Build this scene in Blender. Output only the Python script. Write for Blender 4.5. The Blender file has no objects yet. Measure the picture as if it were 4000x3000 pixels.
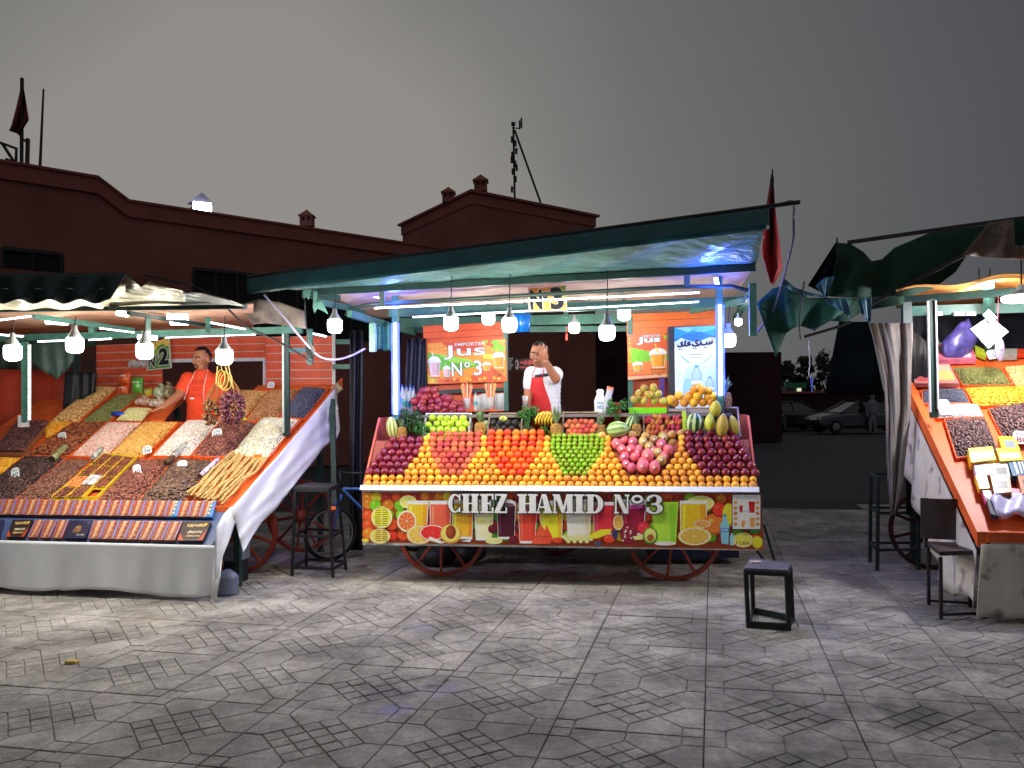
import bpy, bmesh, math, random
import numpy as np
from mathutils import Vector, Matrix, noise as mnoise
from mathutils.bvhtree import BVHTree

rnd = random.Random(7)
scene = bpy.context.scene
col = scene.collection
PI = math.pi

# ---------------------------------------------------------------- camera, sky, exposure
F_PX = 3400.0; ROLL = math.radians(0.5); CAM_H = 1.5; HOR = 75.0
cam_data = bpy.data.cameras.new('camera'); cam = bpy.data.objects.new('camera', cam_data); col.objects.link(cam)
cam.location = (0, 0, CAM_H)
cam.rotation_euler = (Matrix.Rotation(math.radians(90), 3, 'X') @ Matrix.Rotation(-ROLL, 3, 'Z')).to_euler()
cam_data.sensor_width = 36.0; cam_data.lens = 36.0 * F_PX / 4000.0
cam_data.shift_y = HOR * math.cos(ROLL) / 4000.0
cam_data.shift_x = -HOR * math.sin(ROLL) / 4000.0
cam_data.clip_start = 0.1; cam_data.clip_end = 2000
scene.camera = cam
vs = scene.view_settings
vs.view_transform = 'Standard'; vs.look = 'None'; vs.exposure = 0.12; vs.gamma = 1; vs.use_curve_mapping = False
scene.render.engine = 'CYCLES'
scene.cycles.use_denoising = True
scene.cycles.max_bounces = 6; scene.cycles.diffuse_bounces = 3; scene.cycles.glossy_bounces = 3
scene.cycles.transmission_bounces = 6; scene.cycles.transparent_max_bounces = 8
scene.cycles.sample_clamp_indirect = 4.0
scene.cycles.caustics_reflective = False; scene.cycles.caustics_refractive = False

world = bpy.data.worlds.new('World'); scene.world = world; world.use_nodes = True
wt = world.node_tree; wt.nodes.clear()
wo = wt.nodes.new('ShaderNodeOutputWorld'); bg = wt.nodes.new('ShaderNodeBackground')
tc = wt.nodes.new('ShaderNodeTexCoord')
# overcast night sky lit from below by the city: brighter low down to the left, darker to the right and overhead
dot = wt.nodes.new('ShaderNodeVectorMath'); dot.operation = 'DOT_PRODUCT'
nrm = wt.nodes.new('ShaderNodeVectorMath'); nrm.operation = 'NORMALIZE'
d0 = Vector((-0.27, 0.95, 0.10)).normalized(); dot.inputs[1].default_value = d0
wt.links.new(tc.outputs['Generated'], nrm.inputs[0]); wt.links.new(nrm.outputs[0], dot.inputs[0])
nz = wt.nodes.new('ShaderNodeTexNoise'); nz.inputs['Scale'].default_value = 2.4; nz.inputs['Detail'].default_value = 5
wt.links.new(nrm.outputs[0], nz.inputs['Vector'])
ma = wt.nodes.new('ShaderNodeMath'); ma.operation = 'MULTIPLY_ADD'; ma.inputs[1].default_value = 0.075
wt.links.new(nz.outputs['Fac'], ma.inputs[0]); wt.links.new(dot.outputs['Value'], ma.inputs[2])
rp = wt.nodes.new('ShaderNodeValToRGB'); el = rp.color_ramp.elements
el[0].position = 0.0; el[0].color = (0.165, 0.165, 0.172, 1)  # unseen sky behind the camera, raised to brighten the banner and walls
el[1].position = 1.0; el[1].color = (0.262, 0.248, 0.232, 1)
for pos, c3 in ((0.50, (0.080, 0.082, 0.090)), (0.70, (0.070, 0.074, 0.082)), (0.78, (0.088, 0.091, 0.098)), (0.86, (0.112, 0.114, 0.116)), (0.92, (0.140, 0.139, 0.136)), (0.965, (0.192, 0.186, 0.177))):
    e = el.new(pos); e.color = (*c3, 1)
wt.links.new(ma.outputs[0], rp.inputs[0]); wt.links.new(rp.outputs[0], bg.inputs['Color'])
bg.inputs['Strength'].default_value = 1.0
wt.links.new(bg.outputs[0], wo.inputs[0])

# ---------------------------------------------------------------- measuring helpers (photo measurement -> place in metres)
CR, SR = math.cos(ROLL), math.sin(ROLL)
def ray(px, py):
    dx, dy = px - 2000.0, py - 1500.0
    a = dx * CR - dy * SR; b = dx * SR + dy * CR - HOR
    return Vector((a / F_PX, 1.0, -b / F_PX))
CAM = Vector((0, 0, CAM_H))
def P(px, py, Y): return CAM + ray(px, py) * Y
def gnd(px, py, z=0.0):
    r = ray(px, py); return CAM + r * ((z - CAM_H) / r.z)

class Frame:
    def __init__(s, ox, oy, slope):
        s.o = Vector((ox, oy, 0)); n = math.hypot(1, slope)
        s.x = Vector((1 / n, -slope / n, 0)); s.y = Vector((slope / n, 1 / n, 0)); s.z = Vector((0, 0, 1))
        s.ang = math.atan2(-slope, 1)
    def w(s, x, y, z): return s.o + s.x * x + s.y * y + s.z * z
    def loc(s, p): d = p - s.o; return Vector((d.dot(s.x), d.dot(s.y), d.z))
    def plane(s, px, py, p0, n):      # ray against local plane
        p0w = s.w(*p0); nw = s.x * n[0] + s.y * n[1] + s.z * n[2]
        r = ray(px, py); t = (p0w - CAM).dot(nw) / r.dot(nw)
        return s.loc(CAM + r * t)
    def aty(s, px, py, y): return s.plane(px, py, (0, y, 0), (0, 1, 0))
    def atx(s, px, py, x): return s.plane(px, py, (x, 0, 0), (1, 0, 0))
    def atz(s, px, py, z): return s.plane(px, py, (0, 0, z), (0, 0, 1))

FC = Frame(-1.27, 7.33, 0.14)     # juice cart
FL = Frame(-2.31, 6.69, 0.19)     # dried fruit stall, left; origin = its right front corner
FR = Frame(3.17, 5.92, 0.18)      # dried fruit stall, right; origin = its left front corner
FG = Frame(0.8436, 3.881, 0.2299) # paving grid

# ---------------------------------------------------------------- materials
def lin(c): return tuple(((v / 255) / 12.92 if v <= 10.3 else ((v / 255 + 0.055) / 1.055) ** 2.4) for v in c)
MATS = {}
def mat(name, rgb, rough=0.6, metal=0.0, var=0.12, scale=14.0, bump=0.0, bscale=60.0, emit=0.0, ecol=None,
        trans=0.0, alpha=None, island=0.0, objr=0.0, coat=0.0, vcol=False, stretch=None, spec=0.5, sss=0.0, sample=True, hue=0.0):
    if name in MATS: return MATS[name]
    m = bpy.data.materials.new(name); m.use_nodes = True; MATS[name] = m
    nt = m.node_tree; bs = nt.nodes['Principled BSDF']; N = nt.nodes.new; Lk = nt.links.new
    base = lin(rgb)
    bs.inputs['Roughness'].default_value = rough; bs.inputs['Metallic'].default_value = metal
    bs.inputs['Specular IOR Level'].default_value = spec
    if coat: bs.inputs['Coat Weight'].default_value = coat; bs.inputs['Coat Roughness'].default_value = 0.12
    if trans: bs.inputs['Transmission Weight'].default_value = trans
    if sss: bs.inputs['Subsurface Weight'].default_value = sss; bs.inputs['Subsurface Radius'].default_value = (0.01, 0.004, 0.002)
    if alpha is not None: bs.inputs['Alpha'].default_value = alpha
    tcn = N('ShaderNodeTexCoord'); src = tcn.outputs['Object']
    if stretch:
        mp = N('ShaderNodeMapping'); mp.inputs['Scale'].default_value = stretch; Lk(src, mp.inputs[0]); src = mp.outputs[0]
    if vcol:
        at = N('ShaderNodeVertexColor'); at.layer_name = 'Col'; cout = at.outputs['Color']
    else:
        rg = N('ShaderNodeRGB'); rg.outputs[0].default_value = (*base, 1); cout = rg.outputs[0]
    ns = N('ShaderNodeTexNoise'); ns.inputs['Scale'].default_value = scale; ns.inputs['Detail'].default_value = 5; ns.inputs['Roughness'].default_value = 0.6
    Lk(src, ns.inputs['Vector'])
    val = None
    mr = N('ShaderNodeMapRange'); mr.inputs['From Min'].default_value = 0.3; mr.inputs['From Max'].default_value = 0.7
    mr.inputs['To Min'].default_value = 1 - var * 1.6; mr.inputs['To Max'].default_value = 1 + var
    Lk(ns.outputs['Fac'], mr.inputs['Value']); val = mr.outputs[0]
    def addrand(sock, amt, val):
        r2 = N('ShaderNodeMapRange'); r2.inputs['To Min'].default_value = 1 - amt; r2.inputs['To Max'].default_value = 1 + amt
        Lk(sock, r2.inputs['Value']); mm = N('ShaderNodeMath'); mm.operation = 'MULTIPLY'
        Lk(val, mm.inputs[0]); Lk(r2.outputs[0], mm.inputs[1]); return mm.outputs[0]
    if island:
        g = N('ShaderNodeNewGeometry'); val = addrand(g.outputs['Random Per Island'], island, val)
    if objr:
        oi = N('ShaderNodeObjectInfo'); val = addrand(oi.outputs['Random'], objr, val)
    hs = N('ShaderNodeHueSaturation'); Lk(cout, hs.inputs['Color']); Lk(val, hs.inputs['Value'])
    if hue:
        oi = N('ShaderNodeObjectInfo'); r3 = N('ShaderNodeMapRange')
        r3.inputs['To Min'].default_value = 0.5 - hue; r3.inputs['To Max'].default_value = 0.5 + hue
        Lk(oi.outputs['Random'], r3.inputs['Value']); Lk(r3.outputs[0], hs.inputs['Hue'])
    Lk(hs.outputs[0], bs.inputs['Base Color'])
    if bump:
        nb = N('ShaderNodeTexNoise'); nb.inputs['Scale'].default_value = bscale; nb.inputs['Detail'].default_value = 4
        Lk(src, nb.inputs['Vector']); bp = N('ShaderNodeBump'); bp.inputs['Strength'].default_value = min(1, bump); bp.inputs['Distance'].default_value = 0.01 if bscale > 8 else 0.045
        Lk(nb.outputs['Fac'], bp.inputs['Height']); Lk(bp.outputs[0], bs.inputs['Normal'])
    if emit:
        bs.inputs['Emission Color'].default_value = (*(lin(ecol) if ecol else base), 1)
        bs.inputs['Emission Strength'].default_value = emit
        if not sample: m.cycles.emission_sampling = 'NONE'
    return m

# ---------------------------------------------------------------- mesh collector (world coordinates)
SPH = {}
def sphere_uv(seg, ring):
    k = (seg, ring)
    if k in SPH: return SPH[k]
    v = [(0, 0, 1)]
    for r in range(1, ring):
        th = PI * r / ring
        for s in range(seg): a = 2 * PI * s / seg; v.append((math.sin(th) * math.cos(a), math.sin(th) * math.sin(a), math.cos(th)))
    v.append((0, 0, -1)); f = []
    for s in range(seg): f.append((0, 1 + s, 1 + (s + 1) % seg))
    for r in range(ring - 2):
        for s in range(seg):
            a = 1 + r * seg + s; b = 1 + r * seg + (s + 1) % seg
            f.append((a, a + seg, b + seg, b))
    L = len(v) - 1; o = 1 + (ring - 2) * seg
    for s in range(seg): f.append((L, o + (s + 1) % seg, o + s))
    SPH[k] = (v, f); return v, f

class M:
    def __init__(s): s.v = []; s.f = []; s.mi = []; s.c = []; s.cur = 0; s.cc = None
    def add(s, vs_, fs):
        o = len(s.v); s.v.extend([tuple(v) for v in vs_])
        for f in fs: s.f.append(tuple(i + o for i in f)); s.mi.append(s.cur); s.c.append(s.cc)
        return s
    def mat(s, i): s.cur = i; return s
    def color(s, rgb): s.cc = lin(rgb); return s
    def hexa(s, p):   # 8 points: bottom 4 ccw, top 4 ccw
        return s.add(p, [(3, 2, 1, 0), (4, 5, 6, 7), (0, 1, 5, 4), (1, 2, 6, 5), (2, 3, 7, 6), (3, 0, 4, 7)])
    def fbox(s, F, x0, x1, y0, y1, z0, z1):
        return s.hexa([F.w(x, y, z) for z in (z0, z1) for x, y in ((x0, y0), (x1, y0), (x1, y1), (x0, y1))])
    def box(s, c, d):
        x, y, z = c; a, b, h = d[0] / 2, d[1] / 2, d[2] / 2
        return s.hexa([(x + i * a, y + j * b, z + k * h) for k in (-1, 1) for i, j in ((-1, -1), (1, -1), (1, 1), (-1, 1))])
    def bar(s, p0, p1, w, h, up=(0, 0, 1)):
        p0, p1 = Vector(p0), Vector(p1); d = (p1 - p0).normalized(); up = Vector(up)
        if abs(d.dot(up)) > 0.98: up = Vector((0, 1, 0))
        sx = d.cross(up).normalized() * w / 2; u = sx.cross(d).normalized() * h / 2
        q = []
        for p in (p0, p1): q += [p - sx - u, p + sx - u, p + sx + u, p - sx + u]
        return s.add(q, [(3, 2, 1, 0), (4, 5, 6, 7), (0, 1, 5, 4), (1, 2, 6, 5), (2, 3, 7, 6), (3, 0, 4, 7)])
    def tube(s, pts, r, n=8, cap=True):
        pts = [Vector(p) for p in pts]; k = len(pts); rs = r if isinstance(r, (list, tuple)) else [r] * k
        vv = []; prev = None
        for i, p in enumerate(pts):
            t = (pts[min(i + 1, k - 1)] - pts[max(i - 1, 0)]).normalized()
            if prev is None:
                a = Vector((0, 0, 1)) if abs(t.z) < 0.9 else Vector((1, 0, 0)); u = t.cross(a).normalized()
            else: u = (prev - t * prev.dot(t)).normalized()
            prev = u; w = t.cross(u)
            for j in range(n):
                an = 2 * PI * j / n; vv.append(p + (u * math.cos(an) + w * math.sin(an)) * rs[i])
        ff = []
        for i in range(k - 1):
            for j in range(n):
                a = i * n + j; b = i * n + (j + 1) % n; ff.append((a, b, b + n, a + n))
        if cap: ff.append(tuple(range(n))[::-1]); ff.append(tuple(range((k - 1) * n, k * n)))
        return s.add(vv, ff)
    def lathe(s, c, prof, n=14, axis=(0, 0, 1)):
        c = Vector(c); ax = Vector(axis).normalized(); R = Vector((0, 0, 1)).rotation_difference(ax).to_matrix()
        vv = []
        for r, z in prof:
            for j in range(n):
                a = 2 * PI * j / n; vv.append(c + R @ Vector((r * math.cos(a), r * math.sin(a), z)))
        ff = []
        for i in range(len(prof) - 1):
            for j in range(n):
                a = i * n + j; b = i * n + (j + 1) % n; ff.append((a, b, b + n, a + n))
        ff.append(tuple(range(n))[::-1]); k = len(prof); ff.append(tuple(range((k - 1) * n, k * n)))
        return s.add(vv, ff)
    def ell(s, c, r, seg=12, ring=8, R=None):
        c = Vector(c); v, f = sphere_uv(seg, ring)
        if not hasattr(r, '__len__'): r = (r, r, r)
        vv = [Vector((a[0] * r[0], a[1] * r[1], a[2] * r[2])) for a in v]
        if R is not None: vv = [R @ a for a in vv]
        return s.add([c + a for a in vv], f)
    def poly(s, pts): return s.add(pts, [tuple(range(len(pts)))])
    def prism(s, pts, off):
        pts = [Vector(p) for p in pts]; off = Vector(off); n = len(pts)
        return s.add(pts + [p + off for p in pts], [tuple(range(n))[::-1], tuple(range(n, 2 * n))] + [(i, (i + 1) % n, n + (i + 1) % n, n + i) for i in range(n)])
    def sheet(s, rows, th=None):
        a, b = len(rows), len(rows[0]); vv = [Vector(p) for r in rows for p in r]
        ff = [(i * b + j, i * b + j + 1, (i + 1) * b + j + 1, (i + 1) * b + j) for i in range(a - 1) for j in range(b - 1)]
        if th is None: return s.add(vv, ff)
        th = Vector(th); n = a * b
        edge = [i for i in range(b)] + [i * b + b - 1 for i in range(1, a)] + [(a - 1) * b + j for j in range(b - 2, -1, -1)] + [i * b for i in range(a - 2, 0, -1)]
        g = [tuple(i + n for i in q[::-1]) for q in ff]
        g += [(edge[i], edge[i - 1], edge[i - 1] + n, edge[i] + n) for i in range(len(edge))]
        return s.add(vv + [v + th for v in vv], ff + g)

WL = {}
def put(o, parent, at):
    at = Vector(at); WL[o.name] = at; col.objects.link(o)
    if parent is not None: o.parent = parent; o.location = at - WL[parent.name]
    else: o.location = at
def tag(o, label=None, cat=None, group=None, kind=None):
    if label: o['label'] = label
    if cat: o['category'] = cat
    if group: o['group'] = group
    if kind: o['kind'] = kind
    return o
def thing(name, label, cat, at, group=None):
    o = bpy.data.objects.new(name, None); o.empty_display_size = 0.1; put(o, None, at); return tag(o, label, cat, group)
def mesh_of(name, m, mats, origin, smooth=False):
    me = bpy.data.meshes.new(name); o = Vector(origin)
    me.from_pydata([(v[0] - o.x, v[1] - o.y, v[2] - o.z) for v in m.v], [], m.f)
    for mm in (mats if isinstance(mats, (list, tuple)) else [mats]): me.materials.append(mm)
    me.polygons.foreach_set('material_index', m.mi)
    if any(c is not None for c in m.c):
        ca = me.color_attributes.new('Col', 'FLOAT_COLOR', 'CORNER'); arr = []
        for f, c in zip(m.f, m.c):
            c = c or (0.5, 0.5, 0.5); arr.extend([c[0], c[1], c[2], 1.0] * len(f))
        ca.data.foreach_set('color', arr)
    me.update()
    if smooth is True: me.polygons.foreach_set('use_smooth', [True] * len(me.polygons))
    elif smooth: me.shade_smooth() if False else me.polygons.foreach_set('use_smooth', [True] * len(me.polygons)); 
    return me
def center(m):
    a = np.array([tuple(v) for v in m.v]); lo, hi = a.min(0), a.max(0); return Vector(((lo[0] + hi[0]) / 2, (lo[1] + hi[1]) / 2, lo[2]))
def obj(name, m, mats, parent=None, label=None, cat=None, group=None, kind=None, origin=None, smooth=False, sharp=None):
    if not m.v: return None
    at = Vector(origin) if origin is not None else center(m)
    me = mesh_of(name, m, mats, at, smooth)
    if sharp:
        me.polygons.foreach_set('use_smooth', [True] * len(me.polygons)); me.set_sharp_from_angle(angle=math.radians(sharp))
    o = bpy.data.objects.new(name, me); put(o, parent, at); return tag(o, label, cat, group, kind)
def copy_obj(src, at, parent=None, rot=None, scale=None, **kw):
    o = src.copy(); WL[o.name] = Vector(at); col.objects.link(o)
    if parent is not None: o.parent = parent; o.location = Vector(at) - WL[parent.name]
    else: o.location = at
    if rot is not None: o.rotation_euler = rot
    if scale is not None: o.scale = scale if hasattr(scale, '__len__') else (scale,) * 3
    tag(o, **kw); return o

TEXT = {}
def text_shape(s, font=None, bold=0.0):
    k = (s, bold)
    if k not in TEXT:
        cu = bpy.data.curves.new('t', 'FONT'); cu.body = s; cu.size = 1; cu.offset = bold; cu.resolution_u = 3
        o = bpy.data.objects.new('t', cu); col.objects.link(o)
        dg = bpy.context.evaluated_depsgraph_get(); me = bpy.data.meshes.new_from_object(o.evaluated_get(dg))
        vv = [tuple(v.co[:2]) for v in me.vertices]; ff = [tuple(p.vertices) for p in me.polygons]
        bpy.data.objects.remove(o); bpy.data.curves.remove(cu); bpy.data.meshes.remove(me)
        if vv:
            xs = [v[0] for v in vv]; ys = [v[1] for v in vv]; x0, x1, y0, y1 = min(xs), max(xs), min(ys), max(ys)
            vv = [((v[0] - x0) / (x1 - x0 + 1e-9), (v[1] - y0) / (y1 - y0 + 1e-9)) for v in vv]
        TEXT[k] = (vv, ff)
    return TEXT[k]

def nth(k, n):
    """place words for item k of n counted from the left"""
    if k == 0: return 'leftmost'
    if k == n - 1: return 'rightmost'
    w = ('second', 'third', 'fourth', 'fifth', 'sixth', 'seventh', 'eighth', 'ninth', 'tenth')
    if k < 6 or n < 12 and k < n / 2 + 1: return w[k - 1] + ' from the left'
    if n - 1 - k <= 9: return w[n - 2 - k] + ' from the right'
    return str(k + 1) + {1: 'st', 2: 'nd', 3: 'rd'}.get((k + 1) % 10 if (k + 1) // 10 != 1 else 0, 'th') + ' from the left'
ROWW = ('bottom row', 'second row', 'third row', 'fourth row', 'fifth row', 'sixth row', 'seventh row', 'eighth row', 'ninth row', 'tenth row', 'eleventh row', 'twelfth row', 'thirteenth row')
class Print:
    """flat print made of thin coloured shapes; px-space coordinates are mapped by fn(u, v, layer) to the printed surface"""
    gain = 1.0
    def __init__(s, fn): s.m = M(); s.fn = fn; s.k = 0
    def _p(s, pts, rgb, k=None):
        s.k += 1; kk = s.k if k is None else k
        s.m.color(tuple(min(250, v * s.gain) for v in rgb)); s.m.add([s.fn(u, v, kk) for u, v in pts], [tuple(range(len(pts)))])
    def rect(s, x0, y0, x1, y1, rgb): s._p([(x0, y1), (x1, y1), (x1, y0), (x0, y0)], rgb)
    def poly(s, pts, rgb): s._p(pts, rgb)
    def ell(s, cx, cy, rx, ry, rgb, n=18, a0=0, a1=2 * PI): s._p([(cx + rx * math.cos(-a0 - (a1 - a0) * i / n), cy + ry * math.sin(-a0 - (a1 - a0) * i / n)) for i in range(n if a1 - a0 > 6.2 else n + 1)], rgb)
    def fruit(s, cx, cy, rx, ry, rgb, hi=1.35, lo=0.72):
        dk = tuple(v * lo for v in rgb); lt = tuple(min(255, v * hi + 20) for v in rgb)
        s.ell(cx, cy, rx, ry, dk); s.ell(cx - rx * .05, cy - ry * .08, rx * .88, ry * .88, rgb); s.ell(cx - rx * .3, cy - ry * .35, rx * .22, ry * .2, lt, 8)
    def slice(s, cx, cy, rx, ry, rind, flesh, lines=(255, 225, 150), n=9):
        s.ell(cx, cy, rx, ry, rind); s.ell(cx, cy, rx * .93, ry * .93, (250, 232, 180)); s.ell(cx, cy, rx * .84, ry * .84, flesh)
        for i in range(n):
            a = PI * 2 * i / n; s._p([(cx, cy), (cx + rx * .84 * math.cos(a + .03), cy + ry * .84 * math.sin(a + .03)), (cx + rx * .84 * math.cos(a - .03), cy + ry * .84 * math.sin(a - .03))], lines)
        s.ell(cx, cy, rx * .1, ry * .1, lines, 8)
    def leaf(s, x0, y0, x1, y1, w, rgb=(40, 120, 30)):
        dx, dy = x1 - x0, y1 - y0; L = math.hypot(dx, dy) + 1e-6; nx, ny = -dy / L * w, dx / L * w
        a = [(x0, y0)] + [(x0 + dx * t + nx * math.sin(PI * t), y0 + dy * t + ny * math.sin(PI * t)) for t in (.2, .45, .7)] + [(x1, y1)]
        b = [(x0 + dx * t - nx * math.sin(PI * t), y0 + dy * t - ny * math.sin(PI * t)) for t in (.7, .45, .2)]
        s._p(a + b, rgb); s._p([(x0, y0), (x0 + dx * .9 - nx * .06, y0 + dy * .9 - ny * .06), (x0 + dx * .9 + nx * .06, y0 + dy * .9 + ny * .06)], tuple(min(255, v * 1.5 + 20) for v in rgb))
    def cup(s, x0, x1, y0, y1, rgb, taper=.12, glass=True):
        w = x1 - x0; t = w * taper; dk = tuple(v * .82 for v in rgb); lt = tuple(min(255, v * 1.12 + 22) for v in rgb)
        s._p([(x0, y0), (x0 + t, y1), (x1 - t, y1), (x1, y0)], (236, 238, 232) if glass else rgb)
        q = .04 * w; s._p([(x0 + q, y0 + (y1 - y0) * .1), (x0 + t + q * .4, y1 - (y1 - y0) * .06), (x1 - t - q * .4, y1 - (y1 - y0) * .06), (x1 - q, y0 + (y1 - y0) * .1)], rgb)
        s._p([(x1 - w * .26, y0 + (y1 - y0) * .12), (x1 - t - w * .16, y1 - (y1 - y0) * .07), (x1 - t - q * .5, y1 - (y1 - y0) * .07), (x1 - q * 1.4, y0 + (y1 - y0) * .12)], dk)
        s._p([(x0 + w * .12, y0 + (y1 - y0) * .15), (x0 + t + w * .08, y1 - (y1 - y0) * .12), (x0 + t + w * .16, y1 - (y1 - y0) * .12), (x0 + w * .22, y0 + (y1 - y0) * .15)], lt)
    def text(s, st, x0, y0, x1, y1, rgb, outline=None, ow=2.0, bold=0.0, skew=0.0):
        if st[0] == '~':   # lettering too small to read in the photograph: short broken strokes
            rs = random.Random(len(st)); x = x0; W_ = x1 - x0
            while x < x1 - W_ * .04:
                w_ = W_ * rs.uniform(.03, .09); t_ = (y1 - y0) * rs.uniform(0, .35); s.rect(x, y0 + t_, min(x + w_, x1), y1 - (y1 - y0) * rs.uniform(0, .3), rgb); x += w_ + W_ * .03
            return
        vv, ff = text_shape(st, bold=bold)
        def go(dx, dy, c):
            s.k += 1; s.m.color(c)
            s.m.add([s.fn(x0 + dx + (x1 - x0) * a + skew * b, y1 + dy - (y1 - y0) * b, s.k) for a, b in vv], ff)
        if outline is not None:
            for i in range(8): s.k -= (1 if i else 0); go(ow * math.cos(i * PI / 4), ow * math.sin(i * PI / 4) , outline)
        go(0, 0, rgb)
    def done(s, name, m, parent, **kw): return obj(name, s.m, m, parent, **kw)

printed = mat('printed_vinyl', (255, 255, 255), rough=0.42, var=0.05, scale=30, vcol=True)
white_strip = mat('white_led', (255, 255, 255), emit=9, ecol=(240, 246, 255))
bulb_glow = mat('bulb_glow', (255, 255, 255), emit=9, ecol=(236, 255, 244), sample=False)
blue_fringe = mat('blue_fringe', (60, 70, 255), emit=2.6, ecol=(70, 96, 255))
green_paint = mat('green_paint', (62, 112, 100), rough=0.45, var=0.2, scale=9, bump=0.15)
dark_green_paint = mat('dark_green_paint', (28, 58, 52), rough=0.5, var=0.25, scale=8)
black_metal = mat('black_metal', (26, 26, 30), rough=0.5, metal=0.2, var=0.3, scale=12, bump=0.2)
def pt_light(at, power, rgb=(255, 248, 240), r=0.05, name='bulb_light', parent=None):
    l = bpy.data.lights.new(name, 'POINT'); l.energy = power; l.color = lin(rgb); l.shadow_soft_size = r
    o = bpy.data.objects.new(name, l); col.objects.link(o); WL[o.name] = Vector(at)
    if parent is not None: o.parent = parent; o.location = Vector(at) - WL[parent.name]
    else: o.location = at
    return o
# ================================================================ GROUND
stone = mat('paving_stone', (166, 161, 154), rough=0.72, var=0.16, scale=34, bump=0.6, bscale=90, island=0.11, objr=0.10, spec=0.4)
# world-space dirt, stains and violet tints on the stone
nt = stone.node_tree; bs = nt.nodes['Principled BSDF']; N = nt.nodes.new; Lk = nt.links.new
gm = N('ShaderNodeNewGeometry'); src = bs.inputs['Base Color'].links[0].from_socket
n1 = N('ShaderNodeTexNoise'); n1.inputs['Scale'].default_value = 1.35; n1.inputs['Detail'].default_value = 8; n1.inputs['Roughness'].default_value = 0.68
Lk(gm.outputs['Position'], n1.inputs['Vector'])
r1 = N('ShaderNodeMapRange'); r1.inputs['From Min'].default_value = 0.38; r1.inputs['From Max'].default_value = 0.60; r1.inputs['To Min'].default_value = 0.50; r1.inputs['To Max'].default_value = 1.14
Lk(n1.outputs['Fac'], r1.inputs['Value'])
n2 = N('ShaderNodeTexNoise'); n2.inputs['Scale'].default_value = 7; n2.inputs['Detail'].default_value = 6; n2.inputs['Roughness'].default_value = 0.7
Lk(gm.outputs['Position'], n2.inputs['Vector'])
r2 = N('ShaderNodeMapRange'); r2.inputs['From Min'].default_value = 0.34; r2.inputs['From Max'].default_value = 0.64; r2.inputs['To Min'].default_value = 0.66; r2.inputs['To Max'].default_value = 1.14
Lk(n2.outputs['Fac'], r2.inputs['Value'])
mm = N('ShaderNodeMath'); mm.operation = 'MULTIPLY'; Lk(r1.outputs[0], mm.inputs[0]); Lk(r2.outputs[0], mm.inputs[1])
h2 = N('ShaderNodeHueSaturation'); Lk(src, h2.inputs['Color']); Lk(mm.outputs[0], h2.inputs['Value'])
out = h2.outputs[0]
def stain_tint(out, at, rad, rgb, amt, sc=3.0):
    vm = N('ShaderNodeVectorMath'); vm.operation = 'DISTANCE'; Lk(gm.outputs['Position'], vm.inputs[0]); vm.inputs[1].default_value = at
    nn = N('ShaderNodeTexNoise'); nn.inputs['Scale'].default_value = sc / rad; nn.inputs['Detail'].default_value = 4; Lk(gm.outputs['Position'], nn.inputs['Vector'])
    ad = N('ShaderNodeMath'); ad.operation = 'MULTIPLY_ADD'; ad.inputs[1].default_value = rad * 1.6; Lk(nn.outputs['Fac'], ad.inputs[0]); Lk(vm.outputs['Value'], ad.inputs[2])
    rr = N('ShaderNodeMapRange'); rr.inputs['From Min'].default_value = rad * 1.05; rr.inputs['From Max'].default_value = rad * 1.5; rr.inputs['To Min'].default_value = amt; rr.inputs['To Max'].default_value = 0
    Lk(ad.outputs[0], rr.inputs['Value'])
    mx = N('ShaderNodeMix'); mx.data_type = 'RGBA'; Lk(rr.outputs[0], mx.inputs['Factor']); Lk(out, mx.inputs['A']); mx.inputs['B'].default_value = (*lin(rgb), 1)
    return mx.outputs['Result']
for (px, py, rad, rgb, amt) in ((1540, 2770, .16, (120, 115, 190), .5), (1500, 2700, .3, (60, 60, 78), .5), (1720, 2690, .22, (128, 124, 176), .35), (1640, 2450, .2, (112, 104, 150), .35),  # violet and blue-grey tints mixed into the stone colour
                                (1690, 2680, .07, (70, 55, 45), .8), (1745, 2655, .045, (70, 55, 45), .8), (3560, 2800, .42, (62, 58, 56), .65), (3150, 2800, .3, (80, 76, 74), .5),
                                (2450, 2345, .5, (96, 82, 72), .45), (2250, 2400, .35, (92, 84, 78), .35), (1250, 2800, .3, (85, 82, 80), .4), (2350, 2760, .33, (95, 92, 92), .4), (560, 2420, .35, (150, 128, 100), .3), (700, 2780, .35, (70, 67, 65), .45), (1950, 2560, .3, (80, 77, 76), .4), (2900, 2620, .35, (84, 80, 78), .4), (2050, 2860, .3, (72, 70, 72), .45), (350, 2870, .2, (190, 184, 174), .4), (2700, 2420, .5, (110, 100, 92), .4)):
    out = stain_tint(out, tuple(gnd(px, py)), rad, rgb, amt)
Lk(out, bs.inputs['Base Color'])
joint = mat('joint_dirt', (48, 45, 43), rough=0.95, var=0.3, scale=30)
asphalt = mat('dark_paving', (50, 48, 52), rough=0.8, var=0.3, scale=2.5, bump=0.3, bscale=40)

g = M(); g.add([(-600, -60, -0.035), (600, -60, -0.035), (600, 900, -0.035), (-600, 900, -0.035)], [(0, 1, 2, 3)])
obj('ground', g, asphalt, kind='structure', origin=(0, 0, 0))
SX, SY = 0.687, 0.724
pv = M(); pv.add([FG.w(x, y, -0.014) for x, y in ((-9 * SX * 1.6, -1.5), (16 * SX, -1.5), (16 * SX, 14 * SY), (-9 * SX * 1.6, 14 * SY))], [(0, 1, 2, 3)])
pavement = obj('pavement', pv, joint, kind='structure', origin=FG.w(0, 0, -0.014))

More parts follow.
